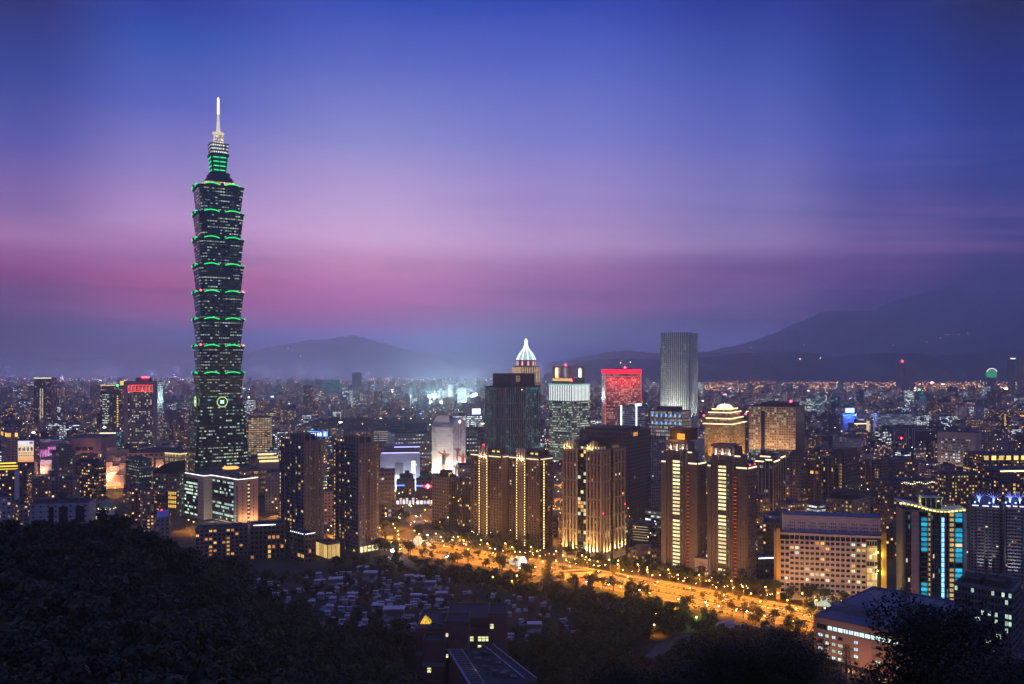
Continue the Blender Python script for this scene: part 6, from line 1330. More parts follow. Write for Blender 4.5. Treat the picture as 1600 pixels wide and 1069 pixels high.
# teal-lit tower
B = Bld('apartment_tower', 'tower with stacks of glowing teal balconies and a wavy yellow-lit roof canopy', 'apartment tower', 1411, 1510, 1513, 801, 552, 82, a=13, vb=945, ph='the teal-lit tower'); core(B); H = B.h; L_ = B.b; nf = 20; fh = H / nf
def SL_(p): return B.sL(p)
pn = mat('panel_rose', (.42, .27, .23), .8, var=.12); pc = mat('panel_cream', (.5, .44, .34), .8, var=.12); st_ = mat('teal_frame', (.12, .11, .11), .7); backs(B, st_)
mb = MB(); 
for r in range(nf): B.fb(mb, 'L', SL_(1423.5), SL_(1434.5), .02, 1.2, r * fh + .12, (r + 1) * fh - .12)
B.part('rose_panel', mb, pn); mb = MB()
for r in range(nf): B.fb(mb, 'L', SL_(1504), SL_(1509.7), .02, 1.0, r * fh + .12, (r + 1) * fh - .12)
B.part('cream_panel', mb, pc)
mb = MB(); B.fb(mb, 'L', 0, SL_(1413.5), .02, 1.4, 0, H); cgl = B.grid(mb, 'L', SL_(1454), SL_(1469.3), 0, H - 2, 5, nf, .3, .5, .35, .3); cg2 = B.grid(mb, 'L', SL_(1415), SL_(1422), 0, H - 2, 2, nf, .4, .6, .3, .25); cg3 = B.grid(mb, 'L', SL_(1475.5), SL_(1482), 0, H - 2, 2, nf, .5, .6, .3, .25)
for p in (1435.3, 1449, 1454, 1469.2, 1475.6, 1482, 1491, 1503.6): B.fb(mb, 'L', SL_(p) - .3, SL_(p) + .3, .02, 1.3, 0, H - 1)
B.part('frame', mb, st_)
q = {}
def bal(p0, p1, rows, mk, hh=.62, nm='balcony_light', o=1.0):
    w_ = SL_(p1) - SL_(p0); qq = MB(); qq.box(-w_ / 2 + .2, w_ / 2 - .2, -o - .1, -.1, -fh * hh / 2, fh * hh / 2); me = qq.mesh(nm, mk)
    for r in rows: put(nm, me, B.T('L', (SL_(p0) + SL_(p1)) / 2, 0, (r + .5) * fh), R_(-90), B.o)
TE = emis('teal_glow', (.02, .4, .62), 1.15, vary=.9); TEW = emis('teal_white_glow', (.25, .62, 1), 2.0, vary=.4)
bal(1439, 1448.5, [0, 1, 2, 3, 4, 5] + list(range(12, 19)), TE); bal(1491.8, 1503, [6, 7, 8, 10, 11, 12, 14, 15, 16, 18, 19][:11], TE, .7); bal(1491.8, 1503, [13], WIN_W, .6); bal(1469.8, 1475, range(nf - 1), TEW, .8)
bal(1449.5, 1453.6, range(1, nf), emis('stair_yellow_dim', (1, .65, .25), .5, vary=.4), .55, 'window', .5); bal(1483, 1490.4, [r for r in range(nf) if r not in (9,)], emis('stair_yellow_dim2', (1, .68, .22), .6, vary=.6), .6, 'window', .5)
mb = MB()
for r in range(nf + 1):
    for p0, p1 in ((1439, 1448.5), (1483, 1490.4), (1491.8, 1503)): B.fb(mb, 'L', SL_(p0), SL_(p1), .02, 1.5, max(0, r * fh - .22), r * fh + .22)
B.part('balcony', mb, st_); B.windows(cgl + cg2 + cg3, lambda c: .06, [WIN_T, WIN_W], 25, 5)
for r in (1, 4, 13, 16): point(B.T('L', SL_(1444), 3.2, (r + .5) * fh), (.05, .6, 1), 170, .3, B.o)
for r in (7, 11, 15, 18): point(B.T('L', SL_(1497), 3.2, (r + .5) * fh), (.05, .6, 1), 200, .3, B.o)
mb = MB(); n = 18                                         # canopy
zc = [H + 1.2 + 1.0 * math.sin(2.2 * math.pi * k / n + .5) + (4.0 * (1 - k / n) ** 2.2) for k in range(n + 1)]
for k in range(n):
    s0, s1 = -3 + (L_ + 2) * k / n, -3 + (L_ + 2) * (k + 1) / n; qf = [B.T('L', s0, 2, zc[k]), B.T('L', s1, 2, zc[k + 1]), B.T('L', s1, -9, zc[k + 1] + .8), B.T('L', s0, -9, zc[k] + .8)]; mb.hexa(qf + [(x, y, z + .5) for x, y, z in qf])
B.part('roof_canopy', mb, mat('canopy_pale', (.5, .52, .42), .6))
mb = MB()
for k in range(n):
    s0, s1 = -3 + (L_ + 2) * (k + .1) / n, -3 + (L_ + 2) * (k + .8) / n; z_ = (zc[k] + zc[k + 1]) / 2
    mb.cuts.append(len(mb.f)); qf = [B.T('L', s0, 2.5, z_ - .7), B.T('L', s1, 2.5, z_ - .7), B.T('L', s1, 2.02, z_ - .7), B.T('L', s0, 2.02, z_ - .7)]; mb.hexa(qf + [(x, y, z + 1.0) for x, y, z in qf])
B.part('canopy_light', mb, emis('canopy_yellow', (1, .86, .3), 1.8, vary=.7))
for k in range(4): point(B.T('L', L_ * (.02 + .3 * k), 1, H + 6), (1, .9, .35), 500, .3, B.o)
mb = MB(); s0, s1 = SL_(1441), SL_(1473); z0, z1 = H + 2.5, B.z(780); mb.box(3, 16, L_ - s1, L_ - s0, z0 - 1.3, z1, 0, 1); B.part('roof_house', mb, [GLASS, ROOFB]); mb = MB()
for k in range(5): s_ = s0 + (s1 - s0) * k / 4; B.fb(mb, 'L', s_ - .2, s_ + .2, -2.98, -2.6, z0, z1)
B.fb(mb, 'L', s0 - 1, s1 + 1, -9, -1.8, z1 + .01, z1 + .7); B.part('roof_house_frame', mb, mat('pale_green_metal', (.3, .36, .3), .5)); mb = MB(); B.fb(mb, 'L', s0 - 1.6, s0 - .6, -3, -1.5, z0, B.z(775)); B.part('roof_fin', mb, mat('fin_yellow', (.6, .55, .3), .6))
# towers with blue-lit roof trees
for x0, xc, x1, lb, ph, seed in ((1516, 1567, 1571, 'brown balcony tower with blue and violet lights on its roof, right of the teal-lit tower', 'the violet-roofed tower', 1), (1570, 1604, 1640, 'brown balcony tower with blue spotlights on the roof, cut by the right edge', None, 2)):
    B = Bld('apartment_tower', lb, 'apartment tower', x0, xc, x1, 792, 640 - 14 * seed, 66, a=16, vb=925, ph=ph); core(B); H = B.h; L_ = B.b; nf = 24; backs(B, BRN)
    mb = MB(); w_ = mat('violet_tower_tile', (.26, .21, .17), .8, var=.2); cs = B.grid(mb, 'L', 0, L_, 0, H, 9 if seed == 1 else 7, nf, 1.1, 1.3, .4, .35); cs += B.grid(mb, 'R', 0, B.a, 0, H, 4, nf, 1.6, 1.4, .4, .35); B.part('cladding', mb, w_)
    mb = MB()
    for r in range(nf):
        for s0, s1 in (((.2, .42), (.55, .66), (.76, .87)) if seed == 1 else ((.1, .75),)): B.fb(mb, 'L', L_ * s0, L_ * s1, .4, 1.7, H * r / nf + .1, H * r / nf + 1.0)
    B.part('balcony', mb, mat('balcony_pale', (.42, .37, .33), .8)); B.windows(cs, lambda c: .055, [WIN_Y, WIN_W, WIN_A, WIN_T], 40, seed)
    mb = MB()
    for k in range(3): B.fb(mb, 'L', L_ * (.06 + .31 * k), L_ * (.26 + .31 * k), .45, .8, H - .4, H + .3)
    B.part('roof_light', mb, emis('rim_lilac', (.7, .65, 1), 2.0))
    rr = random.Random(seed)
    for k in range(2):                                     # branching roof ornaments
        x, y = B.a * .4, L_ * (.25 + .45 * k); mb = MB()
        for j in range(7): a = R_(-75 + 25 * j); mb.tube([(x, y, H + 1), (x, y + 1.0 * math.sin(a), H + 5 + rr.random()), (x, y + 5.5 * math.sin(a), H + 6 + 4.5 * math.cos(a))], [.35, .3, .15], 4)
        B.part('roof_ornament', mb, mat('ornament_pale', (.5, .5, .6), .5)); point((x - 2.5, y, H + 3), (.22, .3, 1), 2200, .3, B.o); mb = MB(); mb.octa((x - 3, y + 3, H + 1.8), .7); B.part('roof_lamp', mb, emis('lamp_blue', (.12, .3, 1), 9))
    B.pent(.5, .95, .2, .85, 7, TRIMD)
    for s_ in ((.31, .6) if seed == 1 else (.2, .5)): spot(B.T('L', L_ * s_, 5, 2), (.07, 0, 1), (.75, .8, 1), 30000, 32, B.o, .2)
B = Bld('office_block', 'dark grey office with scattered white-lit rooms, in front of the violet-roofed towers', 'office', 1491.5, 1581, 1595, 926, 470, 50, vb=1015, ph='the dark grey office'); core(B); H = B.h; L_ = B.b
mb = MB(); cs = B.grid(mb, 'L', 0, L_, 0, H, 17, 9, .35, 1.5, .3, .35); cr = B.grid(mb, 'R', 0, B.a, 0, H, 3, 9, 1.2, 1.4, .5, .45); B.part('cladding', mb, mat('office_grey', (.1, .1, .11), .6, var=.2)); backs(B, GREYW)
B.windows(cs, lambda c: .6 if (c[6] == 8 and c[5] in (0, 1, 2, 4, 5, 12, 13, 14)) else .35 if c[6] in (2, 4, 5) and c[5] > 7 else .1, [WIN_G, WIN_B, WIN_G], 70, 8); B.pent(.2, .8, .15, .5, 4, TRIMD); B.pent(.3, .75, .6, .92, 3, TRIMD)
for k in range(4): x = B.a * .5; mb = MB(); mb.box(x - 2, x + 2, L_ * (.12 + .2 * k), L_ * (.12 + .2 * k) + 5, H + 1.2 if k > 2 else H + 4.1, H + 6); B.part('roof_plant', mb, ROOFBOX)
# blue-roofed office at the lower right
B = Bld('office_block', 'salmon office with a wide blue flat roof and a ribbon of white-lit windows', 'office', 1272, 1428, 1508.5, 994, 430, 46, vb=1069, ph='the blue-roofed office'); H = B.h; L_ = B.b
sal = mat('salmon_tile', (.37, .26, .19), .75, var=.15)
mb = MB(); mb.box(0, B.a, 0, B.b, 0, H - .6, 0, 1); B.part('wall', mb, [sal, ROOFB]); mb = MB()
for x0, x1, y0, y1 in ((-.3, B.a + .3, -.3, .4), (-.3, B.a + .3, L_ - .4, L_ + .3), (-.3, .4, .4, L_ - .4), (B.a - .4, B.a + .3, .4, L_ - .4)): mb.box(x0, x1, y0, y1, H - .6, H + .5)
B.part('parapet', mb, ROOFB)
rib = []; zr = H - 5.2
mb = MB(); B.fb(mb, 'L', L_ * .03, L_ * .88, .01, .1, zr - 1.4, zr + 1.3); B.fb(mb, 'R', B.a * .04, B.a * .96, .01, .1, zr - 1.4, zr + 1.3); B.part('ribbon_glazing', mb, GLASS)
rib = [('L', L_ * (.06 + .055 * k), zr, L_ * .045, 2.1, k, 0, 15, 1) for k in range(15)]
B.windows(rib, lambda c: 1 if 1 < c[5] else .0, [emis('ribbon_white', (.78, 1, .95), 1.3, vary=.3)], 20, 1, .2)
mb = MB()
for k in range(16): B.fb(mb, 'R', B.a * (.05 + .06 * k), B.a * (.05 + .06 * k) + .7, .1, .3, zr - 1.4, zr + 1.3)
B.part('ribbon_mullion', mb, sal)
dk = []; 
for r in range(5):
    z_ = zr - 4.6 - r * 3.7
    for c_, w_ in ((.05, 2.4), (.12, 1.6), (.19, 1.7), (.26, 2.4), (.42, 2.0)): dk.append(('L', L_ * (c_ + .02), z_, w_, 1.5, int(c_ * 100), r, 1, 5))
    for c_ in (.66, .74, .84, .93): dk.append(('L', L_ * c_, z_ - .3, 2.2, 1.7, int(c_ * 100), r, 1, 5))
mb = MB()
for f_, s_, z_, w_, h_, *_r in dk: B.fb(mb, f_, s_ - w_ / 2, s_ + w_ / 2, .01, .09, z_ - h_ / 2, z_ + h_ / 2)
B.part('window', mb, GLASS); B.windows(dk, lambda c: .72 if c[5] < 50 and c[6] < 4 else .25, [WIN_G, WIN_G, WIN_B], 40, 4, .1)
mb = MB()
for r in range(5):
    z_ = zr - 6.1 - r * 3.7
    for s0 in (.62, .8): B.fb(mb, 'L', L_ * s0, L_ * (s0 + .17), .01, 1.1, z_ - .35, z_ + .5)
B.part('balcony', mb, sal); mb = MB(); B.fb(mb, 'L', L_ * .48, L_ * .6, .01, .25, 0, zr - 2); B.part('blank_panel', mb, mat('salmon_panel', (.42, .27, .22), .8, var=.1))
mb = MB(); x0, x1, y0, y1 = B.a * .2, B.a * .52, L_ * .34, L_ * .82; mb.box(x0, x1, y0, y1, H - .59, H + 5.5, 0, 1); B.part('roof_house', mb, [mat('roof_house_blue', (.13, .16, .25), .8, var=.25), ROOFB])
mb = MB(); mb.box(x0 + 2, x0 + 7, y1 + .01, y1 + 8, H - .59, H + 2.6); mb.box(x0 + 3, x0 + 5, y0 + 3, y0 + 5, H + 5.51, H + 6.8); mb.box(B.a * .62, B.a * .8, L_ * .2, L_ * .45, H - .59, H + 3.2); mb.box(B.a * .6, B.a * .7, L_ * .6, L_ * .85, H - .59, H + 2.2); mb.box(B.a * .08, B.a * .13, L_ * .3, L_ * .5, H - .59, H + .9); B.part('roof_plant', mb, MATS['roof_house_blue'])
mb = MB(); mb.box(x0 - .1, x0 - .01, y0 + 5, y0 + 6.5, H - .5, H + 2.4); mb.box(x0 - .1, x0 - .01, y0 + 11, y0 + 13, H + 2, H + 3.4); B.part('opening', mb, TRIMD)
for k in range(3): point(B.T('L', L_ * (.2 + .3 * k), 14, 5), (1, .45, .2), 3500, .4, B.o)
# lower-left houses above the wooded spur
B = S('school', 'pale grey concrete school with two big recessed window bays, above the wooded spur', 46, 46, 139, 788, 640, 10, facade('f_school', (.3, .3, .32), ww=.3, wh=.3, frac=.02, st=.5), 5, 4, vb=816, ph='the pale grey school')
mb = MB()
for px0, px1 in ((76, 84), (92, 106), (118, 132)): B.fb(mb, 'R', B.sR(px0), B.sR(px1), .02, .12, 3, B.h - 2.4)
B.part('window_bay', mb, GLASS); mb = MB()
for px0, px1 in ((92, 106), (118, 132)):
    for r in range(4): zz = 3 + (B.h - 6) * r / 4; B.fb(mb, 'R', B.sR(px0), B.sR(px1), .12, .7, zz, zz + 1)
B.part('sill', mb, GREYW); mb = MB(); mb.octa(B.T('R', B.sR(111.5), .8, B.h * .55), .9); B.part('wall_lamp', mb, emis('lamp_gold', (1, .6, .08), 12)); point(B.T('R', B.sR(111.5), 2, B.h * .5), (1, .62, .1), 900, .3, B.o)
B = Bld('hall', 'round dark domed hall behind the pale grey school', 'hall', 84, 97, 111, 786, 715, 45, vb=785); core(B, BRND); R0 = min(B.a, B.b) * .7; mb = MB(); mb.lathe([(R0 * math.cos(math.pi / 2 * k / 7), B.h + 1.2 + (Z(768, 725) - B.h) * math.sin(math.pi / 2 * k / 7)) for k in range(8)], 20, (B.a / 2, B.b / 2, 0)); B.part('dome', mb, mat('dome_dark', (.02, .022, .035), .5))
S('apartment_block', 'pale white apartment block at the left edge above the wooded spur', -14, 2, 18, 778, 640, 40, F_PALE, 3, 3.2, vb=822, ph='the left-edge white block')
S('apartment_block', 'low pale block between the left-edge white block and the pale grey school', 19, 30, 44, 790, 660, 40, F_PALE, 3, 3.2, vb=812)
B = S('apartment_block', 'slim tan apartment block, left of three stepped blocks by the podium office', 193, 205, 221, 763, 790, 45, F_TAN, 3.2, 3.2, vb=800, ph='the stepped tan blocks'); B.pent(.1, .6, .3, .9, 3)
S('apartment_block', 'taller grey-tan apartment block, middle of three stepped blocks by the podium office', 219, 229, 241, 768, 770, 42, F_TAN, 3.2, 3.2, vb=815)
S('apartment_block', 'dark tan apartment block, right of three stepped blocks by the podium office', 241, 252, 263, 769, 790, 42, F_BRN, 3.2, 3.2, vb=800)
B = S('house', 'pale house with a violet-lit curved roof vault and red beacon', 240, 243, 265, 811, 650, 20, F_PALE, 3, 3, vb=822, plant=0)
mb = MB(); r_ = B.b * .4; n = 10
pts = [(r_ - r_ * math.cos(math.pi * k / n), B.h + .92 + r_ * .6 * math.sin(math.pi * k / n)) for k in range(n + 1)]
for k in range(n): (y0, z0), (y1, z1) = pts[k], pts[k + 1]; mb.face(((1, y0, z0), (B.a - 1, y0, z0), (B.a - 1, y1, z1), (1, y1, z1)))
mb.face([(1, y, z) for y, z in pts]); mb.face([(B.a - 1, y, z) for y, z in pts][::-1]); B.part('roof_vault', mb, mat('vault_lilac', (.35, .33, .6), .5)); mb = MB(); mb.octa((B.a * .4, B.b * .4, B.h + 5.5), .7); B.part('beacon', mb, MATS['beacon_small'])
point((-1.5, -1, B.h + 2), (.6, .55, 1), 250, .2, B.o)
pv_ = empty('pavilion', (X(167, 760), 760, 0), .3, 'small pavilion with a green-lit dome and a lit white arcade, above the wooded spur', 'pavilion')
mb = MB(); mb.lathe([(6.5, 0), (6.5, Z(795, 760))], 14); mb.build('drum', WHITEW, pv_); zt = Z(795, 760); mb = MB(); mb.lathe([(7, zt), (6, zt + 3.5), (3.4, zt + 6.5), (.6, zt + 8), (.3, zt + 11), (0, zt + 11.2)], 14); mb.build('dome', mat('dome_copper', (.2, .26, .18), .5), pv_)
mb = MB()
for k in range(12): a = 2 * math.pi * k / 12; mb.octa((7.2 * math.cos(a), 7.2 * math.sin(a), zt + .5), .45)
mb.build('lamp_ring', emis('ring_yellow', (1, .85, .3), 3), pv_); point((0, -9, zt + 2), (1, .95, .5), 60, .3, pv_)
mb = MB(); mb.box(-24, -6, -9, -3, 0, Z(801, 752)); mb.build('arcade_wing', WHITEW, pv_); mb = MB()
for k in range(8): mb.box(-23.2 + k * 2.15, -22 + k * 2.15, -9.2, -9.02, 3.5, Z(801, 752) - 1)
mb.build('window', emis('arcade_cream', (1, .8, .45), 2.0), pv_)
B = Bld('apartment_block', 'brown five-storey apartment row with yellow balcony lights, above the dark forest edge', 'apartment block', 302, 305, 387, 828, 712, 16, b=16, vb=858, ph='the yellow-balcony row'); core(B); H = B.h; mb = MB(); cs = B.grid(mb, 'R', 0, B.a, 0, H, 12, 7, 1.2, 1.4, .4, .35); B.part('cladding', mb, PINKB); backs(B, PINKB)
mb = MB()
for r in range(7):
    for k in (.3, .58): B.fb(mb, 'R', B.a * k, B.a * (k + .09), .4, 1.6, H * r / 7, H * r / 7 + .9)
B.part('balcony', mb, BEIGE); B.windows(cs, lambda c: .75 if c[5] in (3, 7) else .1, [WIN_Y, WIN_A, WIN_Y], 40, 2); B.plant(5, 4)
B = Bld('apartment_block', 'dark apartment block with white-lit roof edge and amber rooms, left of the dark towers', 'apartment block', 388, 391, 444, 822, 705, 14, b=18, vb=857, ph='the white-rimmed block'); core(B); H = B.h; mb = MB(); cs = B.grid(mb, 'R', 0, B.a, 0, H, 8, 7, 1.2, 1.3, .4, .35); B.part('cladding', mb, BRN); backs(B, BRN); B.strip('roof_light', 'R', B.a * .1, B.a * .75, H + .2, L_WHITE, .5, 1.0); B.windows(cs, lambda c: .35 if c[6] in (2, 4, 0) else .05, [WIN_Y, WIN_A], 40, 3)
B = Bld('apartment_block', 'low annex with a white-studded roof rim, at the foot of the left dark apartment tower', 'annex', 454, 476, 492, 836, 690, 45, vb=862); core(B); H = B.h; mb = MB(); cs = B.grid(mb, 'L', 0, B.b, 0, H, 4, 6, 1.2, 1.3, .4, .35) + B.grid(mb, 'R', 0, B.a, 0, H, 3, 6, 1.2, 1.3, .4, .35); B.part('cladding', mb, BRN); backs(B, BRN)
for f_ in 'RL':
    for k in range(7): mb = MB(); mb.octa(B.T(f_, B.ln(f_) * (k + .5) / 7, .8, H + .6), .32); B.part('roof_light', mb, emis('stud_white', (.8, .88, 1), 9))
B.windows(cs, lambda c: .15, [WIN_A, WIN_Y], 10, 2)
B = Bld('lobby', 'glazed lobby glowing yellow between the two dark apartment towers', 'lobby', 494, 512, 531, 851, 706, 40, vb=862); core(B); mb = MB(); cs = B.grid(mb, 'L', 0, B.b, 0, B.h, 3, 1, .5, 1.2, .3, .3) + B.grid(mb, 'R', 0, B.a, 0, B.h, 3, 1, .5, 1.2, .3, .3); B.part('frame', mb, BEIGE); B.windows(cs, lambda c: 1, [emis('lobby_gold', (1, .66, .2), .75, vary=.8)], 10, 2)
S('office_block', 'white block with rows of small windows, left of the left dark apartment tower', 411, 414, 438, 740, 930, 10, F_PALE, 3.2, 3.4, vb=800, ph='the white small-window block', b=26)
S('apartment_block', 'pink-tinted block seen between the two dark apartment towers', 504, 506, 523, 769, 860, 8, F_PINK, 3.2, 3.4, vb=818, b=20)
S('office_block', 'brown grid-faced office right behind the right dark apartment tower', 588, 590, 617, 738, 900, 8, facade('f_brngrid', (.2, .15, .13), ww=.7, wh=.5, frac=.05, cols=WHITE, st=.7, fixed=True), 3.6, 4.6, vb=800, ph='the brown grid office', b=26)
B = S('apartment_tower', 'brown apartment tower with pale window grid and dark balcony flank by the car park', 675, 701, 716, 748, 860, 50, facade('f_gridapt', (.24, .18, .15), ww=.5, wh=.5, frac=.03, cols=WARM, st=.9, fixed=True), 3.2, 3.3, vb=820, ph='the car-park apartment tower', plant=2)
mb = MB()
for r in range(2, int(B.h / 3.3)): B.fb(mb, 'R', B.a * .1, B.a * .9, .02, 1.2, r * 3.3, r * 3.3 + 1)
B.part('balcony', mb, BRN); B.pent(.3, .8, .2, .7, 7, BRND); mb = MB(); B.fb(mb, 'R', B.a * .35, B.a * .6, -.22 * B.b, -.18 * B.b, B.h + 1, B.h + 5); B.part('lit_panel', mb, WIN_Y)
S('apartment_tower', 'lower brown apartment tower between the car-park tower and the left twin brown tower', 714, 722, 741, 753, 850, 30, F_BRN, 3.2, 3.3, vb=825)
B = Bld('apartment_block', 'low terraced block banded by white-lit balcony edges, right of the uplit stone tower', 'apartment block', 989, 1014, 1024, 822, 775, 62, vb=858, ph='the terraced block'); core(B); 
for r in range(6):
    mb = MB(); B.fb(mb, 'L', 0, B.b, .02, 1.4, B.h * r / 6 + 1, B.h * r / 6 + 1.6); B.part('terrace', mb, mat('terrace_pale', (.5, .44, .36), .7)); mb = MB(); B.fb(mb, 'L', .5, B.b - 1, 1.42, 1.6, B.h * r / 6 + 1.2, B.h * r / 6 + 1.5); B.part('terrace_light', mb, emis('terrace_cream', (1, .75, .4), .9, vary=.7))
S('apartment_block', 'dark narrow block between the terraced block and the left paired tower', 1024, 1030, 1037, 832, 760, 45, F_BRN, 3.2, 3.3, vb=862)
B = S('shop', 'flat-roofed shop with a white-lit awning, right of the right paired tower', 1182, 1185, 1212, 872, 640, 10, F_DKN, 4, 3.6, vb=900, cat='shop', b=16, plant=2); B.strip('roof_light', 'R', 0, B.a, B.h - .4, L_WHITE, .4, 1.2)

# ---------------------------------------------------------------- brick school on the near slope
BK = mat('red_brick', (.19, .095, .085), .85, var=.2, scale=.4); BKL = mat('pale_band', (.3, .22, .23), .8, var=.15); RF2 = mat('school_roof', (.05, .05, .06), .85, var=.3)
sb = empty('school', (X(725, 372), 372, 8), R_(0), 'red brick school with a glowing yellow glass roof pyramid, on the near wooded slope', 'school')
def lx(px, D): return X(px, D) - X(725, 372)
def sbox(name, px0, px1, py, D0, D1, m, top=RF2, z0=0, rim=.9):
    mb = MB(); x0, x1 = lx(px0, D0), lx(px1, D0); zt = Z(py, D0) - 8; y0, y1 = D0 - 372, D1 - 372; mb.box(x0, x1, y0, y1, z0, zt, 0, 1)
    if rim:
        for a0, a1, b0, b1 in ((x0 - .15, x1 + .15, y0 - .15, y0 + .3), (x0 - .15, x1 + .15, y1 - .3, y1 + .15), (x0 - .15, x0 + .3, y0 + .3, y1 - .3), (x1 - .3, x1 + .15, y0 + .3, y1 - .3)): mb.box(a0, a1, b0, b1, zt + .01, zt + rim, 2)
    mb.build(name, [m, top, BK], sb); return x0, x1, y0, y1, zt
a = sbox('west_wing', 650, 697, 985, 372, 402, BK); b_ = sbox('front_tower', 661, 696, 1003, 362, 371.9, BK); c = sbox('stair_tower', 695.5, 732, 974, 366, 380, BK); d = sbox('main_hall', 697.5, 764, 968, 384, 408, BK); e = sbox('east_tower', 763, 793, 961, 376, 392, BK); f = sbox('link_wing', 733, 762.5, 987, 377, 383.9, BK)
mb = MB()
for q in (a, b_, c): 
    for k in (.35, .7): zz = q[4] * k; mb.box(q[0] - .06, q[1] + .06, q[2] - .08, q[2] - .005, zz, zz + 1.6)
mb.build('stone_band', BKL, sb)
cx, cy = lx(664.5, 380), 10; pz = a[4] + .4; mb = MB(); hs = 2.5; bs_ = [(cx - hs, cy - hs, pz), (cx + hs, cy - hs, pz), (cx + hs, cy + hs, pz), (cx - hs, cy + hs, pz)]; apx = (cx, cy, pz + 3.9)
for k in range(4): mb.face((bs_[k], bs_[(k + 1) % 4], apx))
pyr = mb.build('glass_pyramid', emis('pyramid_gold', (1, .58, .06), 1.15, True, vary=.3), sb); mb = MB()
for k in range(4):
    p0, p1 = Vector(bs_[k]), Vector(bs_[(k + 1) % 4]); mb.tube([p0, apx], .12, 4); mb.tube([p0, p1], .12, 4)
    for j in (1, 2, 3): q0 = p0 + (p1 - p0) * j / 4; mb.tube([q0, q0 + (Vector(apx) - q0) * .92], .07, 4)
mb.build('pyramid_bar', TRIMD, pyr)
q = MB(); q.box(-.75, .75, -.12, 0, -1, 1); q.box(-.75, .75, -.18, -.12, .15, .35, 1); wl = q.mesh('window', [emis('school_window', (.95, 1, .5), 1.1, vary=.4), BKL])
for k in range(5): put('window', wl, (f[0] + 1.2 + 1.75 * k, f[2] - .02, f[4] - 3.2 - .0), 0, sb) if k not in (1,) else None
put('window', wl, (f[0] + 4.6, f[2] - .02, f[4] - 7), 0, sb); put('window', wl, (e[0] + 1.6, e[2] - .02, e[4] - 5), 0, sb); put('window', wl, (b_[0] + 2.6, b_[2] - .02, b_[4] - 12), 0, sb)
for zz in (5, 14): put('window', wl, (c[0] + .8, c[2] - .02, c[4] - zz), 0, sb, .7)
put('window', wl, (a[0] - .02, a[2] + 6, a[4] - 3.5), R_(-90), sb, .6)
mb = MB()
for k in range(6): mb.box(a[0] + 5 + k * 1.3, a[0] + 5.9 + k * 1.3, 4 + (k % 2) * 2, 5 + (k % 2) * 2, a[4] + .02, a[4] + 1 + (k % 3) * .5)
mb.lathe([(1.4, a[4]), (1.4, a[4] + 2.2), (0, a[4] + 2.3)], 10, (a[1] - 2.5, 20, 0)); mb.build('roof_plant', ROOFBOX, sb)
# lower court with pergola beams running towards the viewer
ly = [Vector((lx(702, 364), -9, 0)), Vector((lx(745, 318), -58, 0)), Vector((lx(838, 330), -42, 0)), Vector((lx(770, 372), -2, 0))]; zc = Z(1019, 362) - 8
mb = MB(); mb.prism([(p.x, p.y) for p in ly], [(p.x, p.y) for p in ly], 0, zc, 0, 1); mb.build('court_block', [BK, RF2], sb)
A0, A1 = ly[0] + Vector((-.3, 0, zc)), ly[1] + Vector((-.3, 0, zc)); mb = MB(); mb.tube([A0 + Vector((0, 0, .9)), A1 + Vector((0, 0, .9))], .45, 4); mb.tube([A0 + Vector((5.5, 1, .8)), A1 + Vector((5.5, 1, .8))], .3, 4); mb.build('pergola_rail', mat('rail_lilac', (.36, .33, .42), .7), sb)
for k in range(22): p = A0 + (A1 - A0) * (k + .5) / 22 + Vector((0, 0, 1.1)); mb = MB(); mb.tube([p, p + Vector((5.8, 1, 0))], .16, 4); mb.build('pergola_beam', BKL, sb)
B0, B1 = ly[3] + Vector((.3, 0, zc)), ly[2] + Vector((0, 0, zc))
for o_ in (0, -4.5): mb = MB(); mb.tube([B0 + Vector((o_, 0, .7)), B1 + Vector((o_, 0, .7))], .35, 4); mb.build('court_parapet', mat('rail_lilac', (0, 0, 0)), sb)
rr = random.Random(3); mb = MB()
for k in range(14): u, v = rr.uniform(.3, .8), rr.uniform(.15, .85); p = A0 + (A1 - A0) * v; q_ = B0 + (B1 - B0) * v; p = p + (q_ - p) * u; s_ = rr.uniform(.5, 1.5); mb.box(p.x - s_, p.x + s_, p.y - s_, p.y + s_, zc + .01, zc + rr.uniform(.5, 2))
mb.build('roof_plant', ROOFBOX, sb); point((lx(742, 340), -34, zc + 2.5), (.6, .75, 1), 60, .2, sb)
FOOT.append((X(725, 372), 380, 36))
